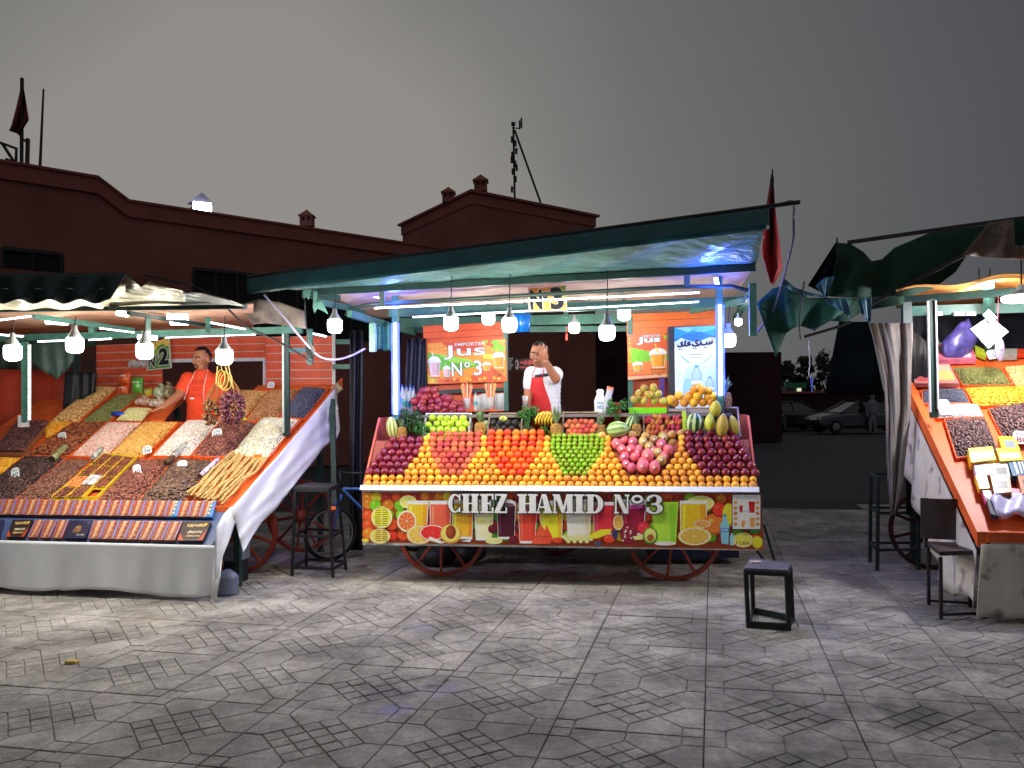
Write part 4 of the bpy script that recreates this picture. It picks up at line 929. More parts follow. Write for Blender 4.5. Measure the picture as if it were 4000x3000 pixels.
# bottled-water fridge
fr = thing('drinks_fridge', 'tall drinks fridge covered with a blue water-bottle advert in Arabic', 'fridge', FC.w(2.75, 1.3, .45))
yF = 1.28
fl_ = FC.aty(2612, 1400, yF).x; f0 = FC.aty(2634, 1400, yF).x; f1 = FC.aty(2806, 1400, yF).x; zt = FC.aty(2700, 1274, yF).z
m = M(); m.fbox(FC, fl_, f1, yF + .004, yF + .45, .47, zt); obj('cabinet', m, mat('fridge_body', (40, 42, 46), rough=.4), fr)
qd = ((2634, 1280), (2806, 1271), (2806, 1620), (2638, 1620)); p = Print(quadmap(*qd, yF))
p.rect(0, 0, 1, 1, (214, 232, 242))
p.rect(0, 0, 1, .13, (30, 140, 220)); p.poly([(0, .0), (.3, .06), (.6, .0)], (130, 200, 240)); p.poly([(.3, 0), (.6, .08), (1, .02), (1, 0)], (90, 180, 236)); p.poly([(0, .13), (.2, .09), (.45, .07), (.6, .06), (.8, .1), (1, .12), (1, .15), (.5, .17), (0, .16)], (30, 110, 190)); p.poly([(0, .17), (.15, .12), (.3, .15), (.5, .18), (0, .2)], (190, 222, 240)); p.poly([(.6, .16), (.8, .13), (1, .14), (1, .2)], (170, 212, 238))
p.ell(.86, .155, .05, .024, (226, 130, 130), 12); p.ell(.85, .155, .032, .015, (110, 170, 220), 10)
p.ell(.55, .62, .35, .22, (190, 224, 240), 24); p.ell(.9, .55, .12, .2, (176, 214, 238)); p.ell(.3, .72, .12, .14, (150, 206, 238)); 
p.rect(.3, .315, .66, .322, (70, 80, 120)); p.text('~eau minerale', .38, .34, .62, .358, (110, 120, 150))
p.poly([(.12, .33), (.16, .33), (.36, .41), (.34, .42)], (90, 180, 226)); p.poly([(.84, .33), (.88, .33), (.66, .42), (.64, .41)], (90, 180, 226))
def bottle2(cx, y0, w_, h_, c=(170, 206, 232)):
    p.rect(cx - w_ * .18, y0, cx + w_ * .18, y0 + h_ * .06, (60, 130, 190)); p.poly([(cx - w_ * .18, y0 + h_ * .06), (cx - w_ * .5, y0 + h_ * .27), (cx - w_ * .5, y0 + h_), (cx + w_ * .5, y0 + h_), (cx + w_ * .5, y0 + h_ * .27), (cx + w_ * .18, y0 + h_ * .06)], (130, 176, 214)); p.poly([(cx - w_ * .12, y0 + h_ * .09), (cx - w_ * .42, y0 + h_ * .28), (cx - w_ * .42, y0 + h_ * .97), (cx + w_ * .36, y0 + h_ * .97), (cx + w_ * .36, y0 + h_ * .28), (cx + w_ * .1, y0 + h_ * .09)], c)
    p.rect(cx - w_ * .5, y0 + h_ * .52, cx + w_ * .5, y0 + h_ * .7, (224, 238, 248)); p.poly([(cx - w_ * .5, y0 + h_ * .66), (cx, y0 + h_ * .6), (cx + w_ * .5, y0 + h_ * .66), (cx + w_ * .5, y0 + h_ * .7), (cx - w_ * .5, y0 + h_ * .7)], (60, 120, 190))
bottle2(.5, .44, .24, .34); bottle2(.8, .57, .2, .24)
# Arabic lettering drawn as pen strokes (sidi ali)
def pen(pts, w_, c=(24, 26, 74)):
    for i in range(len(pts) - 1):
        (x0, y0), (x1, y1) = pts[i], pts[i + 1]; dx, dy = (x1 - x0) * 172, (y1 - y0) * 349; L = math.hypot(dx, dy) + 1e-6; nx, ny = -dy / L * w_ / 172, dx / L * w_ / 349
        p._p([(x0 + nx, y0 + ny), (x1 + nx, y1 + ny), (x1 - nx, y1 - ny), (x0 - nx, y0 - ny)], c, 400); p.ell(x1, y1, w_ / 172, w_ / 349, c, 6)
def z(x, y): return ((x - 555) / 520 , (y - 85) / 1053)   # from the enlarged view of the advert
W_ = 3.6
seen = [(1000, 262), (1003, 290), (990, 300), (975, 296), (972, 275), (970, 298), (955, 304), (940, 300), (936, 276), (932, 300), (915, 308), (895, 308), (880, 304)]
pen([z(*a) for a in seen], W_); pen([z(*a) for a in [(905, 308), (890, 306), (876, 300), (868, 282)]], W_)
pen([z(*a) for a in [(868, 262), (862, 285), (858, 303), (838, 312), (815, 312)]], W_)
pen([z(*a) for a in [(838, 262), (820, 254), (806, 262), (808, 280), (826, 290), (830, 305), (812, 318), (786, 318), (768, 310), (770, 296)]], W_)
pen([z(*a) for a in [(745, 275), (726, 268), (712, 280), (722, 292), (745, 297), (720, 306), (700, 310), (680, 308)]], W_)
pen([z(*a) for a in [(683, 245), (680, 275), (676, 305), (655, 312), (640, 306)]], W_)
pen([z(*a) for a in [(655, 270), (636, 268), (632, 285), (648, 296), (645, 312), (622, 322), (600, 318), (594, 305)]], W_)
for (x, y) in ((910, 340), (935, 340), (782, 345), (806, 345), (615, 350), (640, 350)): p.ell(*z(x, y), .018, .0085, (24, 26, 74), 8)
p.done('advert', printed, fr)
m = M(); m.fbox(FC, f1 - .008, f1 + .03, yF - .03, yF + .2, .8, zt - .05); obj('door_edge', m, mat('ad_edge', (50, 120, 200), rough=.3), fr)
# ================================================================ FRUIT
def fmat(name, rgb, **kw): d = dict(rough=.42, var=.14, scale=22, bump=.12, bscale=260, objr=.18, hue=.010, spec=.45, sss=.0); d.update(kw); return mat(name, rgb, **d)
m_orange = fmat('orange_skin', (250, 176, 58), bscale=420, bump=.22, hue=.012)
m_pom = fmat('pomegranate_skin', (136, 30, 48), rough=.26, scale=9, var=.3, coat=.3)
m_pom2 = fmat('pomegranate_skin_pale', (150, 48, 58), rough=.3, scale=9, var=.35)
m_peach = fmat('peach_skin', (206, 92, 66), rough=.6, scale=7, var=.3, hue=.02)
m_tang = fmat('tangerine_skin', (240, 92, 26), rough=.35, bscale=400, bump=.2, hue=.014, scale=8, var=.15)
m_lime = fmat('lime_skin', (140, 178, 34), rough=.38, hue=.02, scale=8, var=.2)
m_drag = fmat('pink_fruit_skin', (232, 112, 126), rough=.4, scale=8, var=.25, hue=.01)
m_drag2 = fmat('pink_green_fruit_skin', (196, 160, 100), rough=.4, scale=6, var=.3, hue=.03)
m_gapple = fmat('green_apple_skin', (178, 210, 50), rough=.3, coat=.3, var=.1)
m_avo = fmat('avocado_skin', (34, 32, 32), rough=.5, bump=.5, bscale=160, var=.3)
m_mango = fmat('mango_skin', (244, 172, 44), rough=.35, hue=.015, scale=5, var=.12)
m_gmango = fmat('green_mango_skin', (190, 168, 70), rough=.4, hue=.03, scale=5, var=.25)
m_papaya = fmat('papaya_skin', (206, 196, 74), rough=.4, hue=.05, scale=9, var=.3)
m_bmango = fmat('tan_mango_skin', (214, 168, 96), rough=.42, hue=.015, scale=8, var=.2)
m_banana = fmat('banana_skin', (214, 178, 52), rough=.45, var=.1)
m_cactus = fmat('cactus_fig_skin', (186, 74, 44), rough=.5, hue=.05, scale=12, var=.35)
m_stem = mat('fruit_stem', (84, 70, 34), rough=.9)
m_sticker = mat('fruit_sticker', (240, 240, 240), rough=.4)
m_leaf = mat('herb_leaf', (52, 116, 40), rough=.55, var=.3, scale=30, island=.4)
m_leafd = mat('dark_herb_leaf', (44, 78, 48), rough=.6, var=.3, scale=30, island=.45)

def fruit_mesh(name, mt, shape='round', seg=18, ring=12, extra=None):
    v, f = sphere_uv(seg, ring); vv = []
    for x, y, z in v:
        if shape == 'round': s = 1 - .05 * max(0, (z - .75) / .25) ** 2; q = (x * s, y * s, z * (1 - .1 * max(0, z) ** 8))
        elif shape == 'apple': s = 1 + .06 * z; q = (x * s, y * s, z * .92 - .16 * math.exp(-((x * x + y * y) / .06)) * (1 if z > 0 else -.7))
        elif shape == 'pom':
            h = math.sqrt(x * x + y * y); k = 1 + .03 * math.cos(6 * math.atan2(y, x)) * h; q = (x * k, y * k, z * .94)
        elif shape == 'lime': q = (x * .95, y * .95, z * 1.0 + (.12 if z > .96 else (-.08 if z < -.96 else 0)))
        elif shape == 'mango': q = (x * 1.0 + .12 * z * z, y * .82, z * 1.25)
        elif shape == 'avo': s = 1 - .28 * max(0, z); q = (x * s, y * s, z * 1.22)
        elif shape == 'drag': s = 1 + .04 * math.cos(7 * math.atan2(y, x)) ; q = (x * s * .95, y * s * .95, z * 1.12)
        elif shape == 'papaya': s = 1 - .30 * max(0, z) + .05 * math.cos(5 * math.atan2(y, x)); q = (x * s, y * s, z * 1.75)
        elif shape == 'melon': s = 1; q = (x, y, z * 1.22)
        elif shape == 'fig': s = 1 - .2 * z; q = (x * s, y * s, z * 1.4)
        vv.append(q)
    m = M(); m.add(vv, f)
    if shape in ('pom',):   # crown
        m.mat(0); n = 6
        for k in range(n):
            a = 2 * PI * k / n; b = a + .5; c0 = (.2 * math.cos(a), .2 * math.sin(a), .9); c1 = (.2 * math.cos(b), .2 * math.sin(b), .9); tpt = (.34 * math.cos((a + b) / 2), .34 * math.sin((a + b) / 2), 1.24)
            m.add([c0, c1, tpt], [(0, 1, 2), (2, 1, 0)])
        m.mat(1); m.ell((0, 0, .9), (.16, .16, .06), 8, 4); m.mat(0)
    if shape in ('apple',): m.mat(1); m.tube([(0, 0, .7), (.06, .02, 1.08)], [.05, .035], 5)
    if shape in ('round', 'mango'): m.mat(1); m.ell((0, 0, .93 if shape == 'round' else 1.2), (.09, .09, .05), 7, 4)
    me = mesh_of(name, m, [mt, m_stem], (0, 0, 0), True); return me
FM = dict(orange=fruit_mesh('orange', m_orange), pom=fruit_mesh('pomegranate', m_pom, 'pom'), pom2=fruit_mesh('pomegranate', m_pom2, 'pom'), peach=fruit_mesh('peach', m_peach, 'apple'),
          tang=fruit_mesh('persimmon', m_tang), lime=fruit_mesh('lime', m_lime, 'lime', 14, 9), drag=fruit_mesh('pink_fruit', m_drag, 'drag'), drag2=fruit_mesh('pink_fruit', m_drag2, 'drag'),
          gapple=fruit_mesh('green_apple', m_gapple, 'apple'), avo=fruit_mesh('avocado', m_avo, 'avo'), mango=fruit_mesh('mango', m_mango, 'round'), gmango=fruit_mesh('mango', m_gmango, 'mango'),
          papaya=fruit_mesh('papaya', m_papaya, 'papaya'), bmango=fruit_mesh('mango', m_bmango, 'mango'), cactus=fruit_mesh('cactus_fig', m_cactus, 'fig', 12, 8))
def fruit(kind, name, c, r, rot=None, label=None, cat=None, group=None, sq=1.0, jitter=True):
    o = bpy.data.objects.new(name, FM[kind]); put(o, None, c)
    if rot is None: rot = (rnd.uniform(0, 6.28), rnd.uniform(0, 6.28), rnd.uniform(0, 6.28)) if kind not in ('pom', 'pom2', 'gapple', 'peach') else (rnd.uniform(.5, 1.9), rnd.uniform(-.4, .4), rnd.uniform(-.7, .7))
    o.rotation_euler = rot; k = r * (rnd.uniform(.94, 1.045) if jitter else 1); o.scale = (k, k, k * sq); return tag(o, label, cat, group)

R0 = .0318; DY, DZ = .035, .0458
def hcenter(h, out=0.0):   # local (y, z) of a fruit centre at row height h on the stepped slope
    n = Vector((0, -.79, .61)); return Vector((0, .035 + DY * h, .827 + DZ * h)) + n * out
def rowpy(h): return 1894 - (1894 - 1713) * h / 8
def lx(px, h): return FC.aty(px, rowpy(h), .035 + DY * h).x
pairs = ((1430, 2948), (1432, 2950), (1440, 2952), (1456, 2940), (1474, 2925), (1490, 2912), (1506, 2898), (1520, 2884), (1536, 2872), (1550, 2860))
def edge(h, k): i = min(int(h), 8); t = h - i; a, b = pairs[i][k], pairs[i + 1][k]; return lx(a + (b - a) * t, h)
apx = ((1650, 1668), (1882, 1892), (2123, 2138), (2371, 2378), (2664, 2663))
def tri_c(k, h): t = (h - 2) / 6; a, b = apx[k]; return lx(a + (b - a) * t, h)
gname = 'oranges stacked on the juice cart'
for h in (0, 1):
    x0, x1 = edge(h, 0) + R0 * .6, edge(h, 1) - R0 * .6; n = 49 - h; 
    for i in range(n):
        x = x0 + (x1 - x0) * i / (n - 1); q = hcenter(h)
        fruit('orange', 'orange', cw(x + rnd.uniform(-.002, .002), q.y + rnd.uniform(-.002, .002), q.z + rnd.uniform(-.0015, .0015)), R0,
              label='orange, %s in the %s of the juice cart' % (nth(i, n), 'bottom row behind the ledge' if h == 0 else 'second row up'), cat='orange', group=gname)
tl = ('between the pomegranates and the peaches', 'between the peaches and the persimmons', 'between the persimmons and the limes', 'between the limes and the pink fruit', 'between the pink fruit and the right pomegranates')
PYR = ('leftmost pyramid', 'second pyramid', 'middle pyramid', 'fourth pyramid', 'rightmost pyramid')
for k in range(5):
    for h in range(2, 9):
        n = max(1, 7 - h); 
        if k == 0 and h in (6,): n = 2
        for i in range(n):
            q = hcenter(h); x = tri_c(k, h) + (i - (n - 1) / 2) * .0655
            fruit('orange', 'orange', cw(x + rnd.uniform(-.0025, .0025), q.y + rnd.uniform(-.003, .003), q.z + rnd.uniform(-.002, .002)), R0, label='orange, %s in the %s of the %s' % (nth(i, n) if n > 1 else 'alone', ROWW[h - 2], PYR[k]), cat='orange', group='oranges in the pyramid ' + tl[k])
gapw = ('the left end stack', 'the peach stack', 'the persimmon stack', 'the lime stack', '', 'the right end stack')
def fillgap(k, kind, name, d, pitch, lab, cat, grp, htop=8.6, alt=None):
    h = 2.0; row = 0; rr_ = d / 2; hs = pitch / math.hypot(DY, DZ)
    while h < htop:
        hw = lambda hh: max(.5, (7 - hh) / 2) * .0655
        a = edge(h, 0) + .01 if k == 0 else tri_c(k - 1, h) + hw(h) + rr_ * .72
        b = edge(h, 1) - .01 if k == 5 else tri_c(k, h) - hw(h) - rr_ * .72
        n = max(1, int(round((b - a) / d)) + 1)
        for i in range(n):
            x = a + (b - a) * (i / (n - 1) if n > 1 else .5); q = hcenter(h, rr_ - R0)
            kd = kind if not alt or rnd.random() > alt[1] else alt[0]
            fruit(kd, name, cw(x + rnd.uniform(-.003, .003), q.y + rnd.uniform(-.003, .003), q.z + rnd.uniform(-.003, .003)), rr_, label='%s, %s in the %s of %s' % (lab, nth(i, n) if n > 1 else 'single', ROWW[row], gapw[k]), cat=cat, group=grp)
        h += hs; row += 1
fillgap(0, 'pom', 'pomegranate', .076, .066, 'dark red pomegranate', 'pomegranate', 'pomegranates at the left end', 8.4, ('pom2', .15))
fillgap(1, 'peach', 'peach', .066, .0565, 'reddish peach', 'peach', 'peaches on the cart slope', 9.6)
fillgap(2, 'tang', 'persimmon', .071, .058, 'orange red persimmon', 'persimmon', 'persimmons on the cart slope', 9.7, ('orange', .05))
fillgap(3, 'lime', 'lime', .049, .042, 'green lime', 'lime', 'limes on the cart slope', 8.9)
fillgap(5, 'pom', 'pomegranate', .078, .066, 'dark red pomegranate', 'pomegranate', 'pomegranates at the right end', 9.4, ('pom2', .15))
# pink fruit, irregular, some with stickers
pk = [(2410, 1741, 46, 0), (2437, 1722, 36, 0), (2472, 1732, 40, 0), (2512, 1732, 42, 1), (2555, 1722, 40, 1), (2583, 1742, 42, 0), (2430, 1760, 40, 0), (2462, 1762, 42, 0), (2495, 1760, 38, 0), (2536, 1752, 40, 1), (2567, 1775, 42, 1), (2610, 1765, 44, 0),
      (2440, 1793, 44, 0), (2480, 1792, 44, 0), (2530, 1790, 54, 0), (2582, 1805, 44, 1), (2467, 1832, 40, 0), (2512, 1828, 52, 0), (2556, 1833, 48, 0), (2592, 1712, 34, 1), (2592, 1786, 38, 0), (2552, 1762, 34, 0), (2508, 1806, 38, 0), (2558, 1818, 36, 0), (2448, 1818, 36, 0), (2490, 1770, 36, 0)]
for pi_, (px, py, w_, kk) in enumerate(pk):
    h = (1894 - py) / 22.6; q = hcenter(h, w_ / 3400 * 7 / 2 - R0 + .004); l = FC.aty(px, py, q.y); c = cw(l.x, q.y, q.z); r = w_ / 3400 * 7.05 / 2
    t = fruit('drag2' if kk else 'drag', 'pink_fruit', c, r, rot=(rnd.uniform(-.5, .9), rnd.uniform(-.6, .6), rnd.uniform(0, 6)), label=('greenish pink fruit with a sticker, ' if kk else 'pink fruit right of the limes, ') + nth(sorted(range(len(pk)), key=lambda q_: pk[q_][0]).index(pi_), len(pk)) + ' of the whole pile', cat='fruit', group='pink fruit with stickers' if kk else 'pink fruit on the slope')
    if rnd.random() < .5 or kk:
        s = M(); nd = (CAM - c).normalized(); up = Vector((0, 0, 1)); sx = nd.cross(up).normalized(); su = sx.cross(nd)
        nd2 = (nd + sx * rnd.uniform(-.25, .25) + su * rnd.uniform(.0, .3)).normalized(); a_ = c + nd2 * r * 1.1; s.lathe(a_, [(.0095, 0), (.0095, .0015)], 10, nd2); 
        o = obj('sticker', s, m_sticker); o.parent = t; o.matrix_parent_inverse = Matrix.Identity(4)
        o.location = (0, 0, 0); o.matrix_parent_inverse = (Matrix.LocRotScale(t.location, t.rotation_euler, t.scale)).inverted(); o.location = center(s)
# brownish mangoes and odd ones above the pink fruit
for (px, py, w_, hgt, ang, kd, lab) in ((2468, 1698, 52, 30, 1.5, 'bmango', 'tan mango lying in front of the pineapple'), (2520, 1703, 50, 27, 1.4, 'bmango', 'pinkish tan mango beside the cactus figs'), (2553, 1722, 34, 34, .5, 'gmango', 'green brown mango above the pink fruit'),
                                        (2588, 1708, 30, 38, .3, 'gmango', 'upright green mango under the cactus fig crate'), (2624, 1697, 48, 32, 1.2, 'bmango', 'curved tan mango below the cactus fig crate'), (2662, 1691, 52, 26, 1.5, 'bmango', 'long tan mango beside the striped watermelon'), (2625, 1730, 46, 32, 1.0, 'bmango', 'tan mango leaning above the orange pyramid'),
                                        (2352, 1700, 40, 26, 1.4, 'bmango', 'small tan mango between peach crate and green watermelon')):
    yl = .33; l = FC.aty(px, py, yl); fruit(kd, 'mango', cw(l.x, yl, l.z), hgt / 3400 * 7.2 / 2 * 1.05, rot=(0, ang, 0), label=lab, cat='mango')

# crates with fruit
card = mat('cardboard', (152, 132, 112), rough=.85, var=.18, scale=10, bump=.2)
white_crate = mat('white_crate', (206, 204, 200), rough=.6, var=.1)
Y0c, Z0c, Y1c, Z1c = .345, 1.172, .525, 1.405
def cplane(px, py, off=0.0):   # hit of the ray with the leaning crate plane, moved out along its normal
    n = Vector((0, -(Z1c - Z0c), Y1c - Y0c)).normalized(); l = FC.plane(px, py, (0, Y0c - n.y * -off * 0 + n.y * off, Z0c + n.z * off), (0, n.y, n.z)); return l
def crate(name, label, x0, x1, y0, y1, mt, deep=.085, in_mt=None):
    a = cplane(x0, (y0 + y1) / 2); b = cplane(x1, (y0 + y1) / 2); tp = cplane((x0 + x1) / 2, y0); bt = cplane((x0 + x1) / 2, y1)
    u = Vector((0, tp.y - bt.y, tp.z - bt.z)); n = Vector((0, u.z, -u.y)).normalized()   # pointing back and down
    t = thing(name, label, 'crate', FC.w((a.x + b.x) / 2, bt.y, bt.z))
    def Wd(x, s, d): q = Vector((x, bt.y, bt.z)) + u * s + n * d; return FC.w(*q)
    th = .012
    def slab(nm, x0_, x1_, s0, s1, d0, d1): m = M(); m.hexa([Wd(x0_, s0, d1), Wd(x1_, s0, d1), Wd(x1_, s0, d0), Wd(x0_, s0, d0), Wd(x0_, s1, d1), Wd(x1_, s1, d1), Wd(x1_, s1, d0), Wd(x0_, s1, d0)]); obj(nm, m, mt, t)
    L = u.length; e = th / L
    slab('base', a.x, b.x, 0, 1, deep, deep + .01); slab('side', a.x, a.x + th, 0, 1, 0, deep); slab('side', b.x - th, b.x, 0, 1, 0, deep); slab('end', a.x + th + .001, b.x - th - .001, 1 - e, 1, 0, deep); slab('end', a.x + th + .001, b.x - th - .001, 0, e, .02, deep)
    return t
def incrate(kind, name, x0, x1, y0, y1, wpx, rowpx, lab, cat, grp, jit=2.0, rot=None, out=.012, skip=()):
    y = y1; row = 0
    while y > y0 - 1:
        x = x0 + (wpx * .5 if row % 2 else 0); nn = int((x1 - x) / wpx) + 1; ii = -1
        while x <= x1:
            ii += 1
            l = cplane(x + rnd.uniform(-jit, jit), y + rnd.uniform(-jit, jit), out + rnd.uniform(-.006, .006))
            k = kind if isinstance(kind, str) else rnd.choice(kind)
            fruit(k, name, FC.w(*l), wpx / 3400 * 7.45 / 2 * 1.06, rot=rot() if rot else None, label='%s, %s, %s' % (lab, ROWW[row], nth(ii, nn)), cat=cat, group=grp); x += wpx
        y -= rowpx; row += 1
crate('fruit_crate', 'white-edged crate of green apples tilted at the left of the cart', 1655, 1836, 1613, 1712, white_crate)
incrate('gapple', 'green_apple', 1676, 1822, 1632, 1704, 29, 23, 'green apple in the crate', 'apple', 'green apples in the crate', 3)
crate('fruit_crate', 'dark cardboard crate of black avocados near the middle of the cart', 1905, 2040, 1612, 1708, card)
incrate('avo', 'avocado', 1925, 2026, 1632, 1700, 30, 24, 'black avocado in the crate', 'avocado', 'avocados in the crate', 3, rot=lambda: (rnd.uniform(1.1, 1.9), rnd.uniform(-.5, .5), rnd.uniform(-.8, .8)))
l = cplane(1966, 1636, .035); ha = thing('halved_avocado', 'cut avocado half showing pale green flesh on the black avocados', 'avocado', FC.w(*l))
m = M(); m.ell(FC.w(*l), (.036, .02, .026), 14, 8); obj('flesh', m, fmat('avocado_flesh', (206, 214, 96), objr=0), ha, smooth=True); m = M(); m.ell(FC.w(l.x - .004, l.y - .016, l.z + .004), (.014, .008, .012), 10, 6); obj('stone', m, mat('avocado_stone', (150, 150, 60)), ha, smooth=True)
crate('fruit_crate', 'cardboard crate of small peaches behind the limes', 2196, 2338, 1608, 1708, card)
incrate(['peach', 'peach', 'peach'], 'peach', 2212, 2326, 1632, 1702, 22.5, 18, 'small peach in the crate behind the limes', 'peach', 'peaches in the crate', 3)
crate('fruit_crate', 'crate of red and green cactus figs behind the pink fruit', 2512, 2672, 1602, 1694, card)
incrate('cactus', 'cactus_fig', 2526, 2660, 1622, 1688, 19, 19, 'cactus fig in its crate', 'cactus fig', 'cactus figs in the crate', 5, rot=lambda: (rnd.uniform(-.6, .6), rnd.uniform(-.5, .5), rnd.uniform(0, 6)))
crate('fruit_crate', 'brown cardboard box with a striped watermelon and papayas at the right end', 2678, 2890, 1590, 1706, card, .12)

stripe = mat('watermelon_striped', (70, 120, 60), rough=.35, var=.1)
def melon_mat(name, c1, c2, scale, dist):
    m = mat(name, c1, rough=.35, var=.1); nt = m.node_tree; bs = nt.nodes['Principled BSDF']; N = nt.nodes.new; tcx = N('ShaderNodeTexCoord'); sp = N('ShaderNodeSeparateXYZ'); nt.links.new(tcx.outputs['Object'], sp.inputs[0])
    at = N('ShaderNodeMath'); at.operation = 'ARCTAN2'; nt.links.new(sp.outputs[1], at.inputs[0]); nt.links.new(sp.outputs[0], at.inputs[1]); ns = N('ShaderNodeTexNoise'); ns.inputs['Scale'].default_value = dist; nt.links.new(tcx.outputs['Object'], ns.inputs['Vector'])
    ma_ = N('ShaderNodeMath'); ma_.operation = 'MULTIPLY_ADD'; ma_.inputs[1].default_value = scale; nt.links.new(at.outputs[0], ma_.inputs[0]); mb = N('ShaderNodeMath'); mb.operation = 'MULTIPLY'; mb.inputs[1].default_value = 3.2; nt.links.new(ns.outputs['Fac'], mb.inputs[0]); nt.links.new(mb.outputs[0], ma_.inputs[2])
    si = N('ShaderNodeMath'); si.operation = 'SINE'; nt.links.new(ma_.outputs[0], si.inputs[0]); cr = N('ShaderNodeValToRGB'); cr.color_ramp.elements[0].position = .38; cr.color_ramp.elements[0].color = (*lin(c1), 1); cr.color_ramp.elements[1].position = .6; cr.color_ramp.elements[1].color = (*lin(c2), 1)
    mc = N('ShaderNodeMath'); mc.operation = 'MULTIPLY_ADD'; mc.inputs[1].default_value = .5; mc.inputs[2].default_value = .5; nt.links.new(si.outputs[0], mc.inputs[0]); nt.links.new(mc.outputs[0], cr.inputs[0]); nt.links.new(cr.outputs[0], bs.inputs['Base Color']); return m
def melon(px, py, w_, h_, yl, rot, mt, lab, cat='watermelon'):
    l = FC.aty(px, py, yl); m = M(); m.ell((0, 0, 0), (w_ / 2 / 3400 * 7.3, w_ / 2 / 3400 * 7.3, h_ / 2 / 3400 * 7.3), 26, 18); o = obj('watermelon', m, mt, origin=(0, 0, 0), smooth=True, label=lab, cat=cat)
    o.location = cw(l.x, yl, l.z); o.rotation_euler = rot
ms1 = melon_mat('pale_striped_rind', (120, 136, 66), (206, 208, 140), 9, 9); ms2 = melon_mat('dark_striped_rind', (34, 78, 44), (186, 206, 140), 8, 7); ms3 = melon_mat('soft_striped_rind', (112, 146, 78), (170, 196, 120), 9, 12)
melon(1532, 1672, 48, 92, .36, (0, -.12, 0), ms1, 'pale yellow-green striped watermelon standing at the left end of the cart')
melon(2412, 1678, 66, 86, .30, (.2, 1.45, 0), ms3, 'light green watermelon lying between peach crate and pineapple')
melon(2714, 1655, 72, 84, .36, (0, .06, .5), ms2, 'dark striped watermelon standing in the cardboard box at right')
melon(1892, 1668, 30, 62, .48, (0, .3, 0), ms2, 'small striped watermelon partly hidden behind a pineapple'); melon(2462, 1655, 44, 66, .50, (0, .3, 0), ms2, 'striped watermelon partly hidden behind the middle right pineapple')
for (px, py, w_, h_, ang, yl, lab) in ((2795, 1597, 48, 70, -.45, .42, 'green papaya lying on top of the others by the pineapple'), (2772, 1650, 44, 70, .05, .33, 'orange-yellow papaya beside the striped watermelon'), (2822, 1662, 50, 92, -.1, .31, 'large yellow papaya in the middle of the box'), (2866, 1662, 44, 78, .2, .34, 'green papaya at the right edge of the box')):
    l = FC.aty(px, py, yl); o = fruit('papaya', 'papaya', cw(l.x, yl, l.z), w_ / 2 / 3400 * 7.1 * 1.0, rot=(0, ang, rnd.uniform(0, 3)), label=lab, cat='papaya')
    o.scale.z = h_ / 2 / 3400 * 7.1 / 1.7
# yellow crate strip at the papaya box
m = M(); m.prism([FC.w(*FC.aty(a, b, .40)) for a, b in ((2664, 1605), (2680, 1605), (2684, 1700), (2668, 1700))], FC.y * .03); obj('price_strip', m, mat('lime_plastic', (190, 220, 70)), label='narrow yellow-green strip beside the papaya box', cat='strip')

# piles on the counter
def pile(kind, name, pts, yl, w_, lab, cat, grp, alt=None):
    for i, (px, py) in enumerate(pts):
        l = FC.aty(px, py, yl + rnd.uniform(-.02, .03)); k = kind if not alt or rnd.random() > alt[1] else alt[0]
        fruit(k, name, FC.w(*l), w_ / 2 / 3400 * 7.6, label='%s, %s' % (lab, nth(sorted(range(len(pts)), key=lambda q_: pts[q_][0]).index(i), len(pts))), cat=cat, group=grp)
Z7 = lambda L: [(1550 + x * .3164, 1250 + y * .3164) for x, y in L]
pile('pom', 'pomegranate', Z7([(330, 1095), (415, 1100), (510, 1085), (610, 1110), (705, 1118), (800, 1112), (215, 1005), (320, 1012), (425, 1012), (520, 1000), (615, 1042), (715, 1032), (780, 1042), (285, 938), (393, 942), (483, 940), (650, 970), (595, 965), (322, 880), (372, 872), (460, 868), (240, 1085), (655, 1080), (560, 1050), (350, 960), (440, 1060), (300, 1060), (690, 1070)]), .60, 35,
     'pomegranate in the counter pile behind the apples', 'pomegranate', 'pomegranates piled on the counter', ('pom2', .4))
Z6 = lambda L: [(2450 + x * .33152, 1250 + y * .33152) for x, y in L]
pile('gmango', 'mango', Z6([(85, 940), (203, 948), (320, 948), (432, 950), (135, 865), (255, 880), (372, 868), (203, 805), (310, 800), (140, 930), (290, 870)]), .62, 30, 'greenish mango piled on the bright green tray', 'mango', 'green mangoes on the green tray')
pile('mango', 'mango', Z6([(515, 942), (560, 972), (675, 972), (785, 972), (893, 970), (990, 965), (612, 892), (725, 900), (832, 892), (960, 900), (1010, 905), (790, 830), (890, 830), (950, 840), (845, 800), (800, 815)]), .62, 37, 'yellow mango piled before the water fridge', 'mango', 'yellow mangoes before the fridge')
m = M(); a = FC.aty(2455, 1590, .53); b = FC.aty(2604, 1590, .53); m.fbox(FC, a.x, b.x, .52, .74, 1.402, 1.452); obj('green_tray', m, mat('lime_tray', (126, 226, 20), rough=.35, emit=.0), label='flat bright lime green tray under the greenish mangoes', cat='tray')
m = M(); a = FC.aty(2604, 1590, .53); b = FC.aty(2782, 1590, .53); m.fbox(FC, a.x + .01, b.x, .56, .74, 1.402, 1.440); obj('tray', m, mat('grey_tray', (170, 160, 150)), label='plain tray under the yellow mangoes by the fridge', cat='tray')

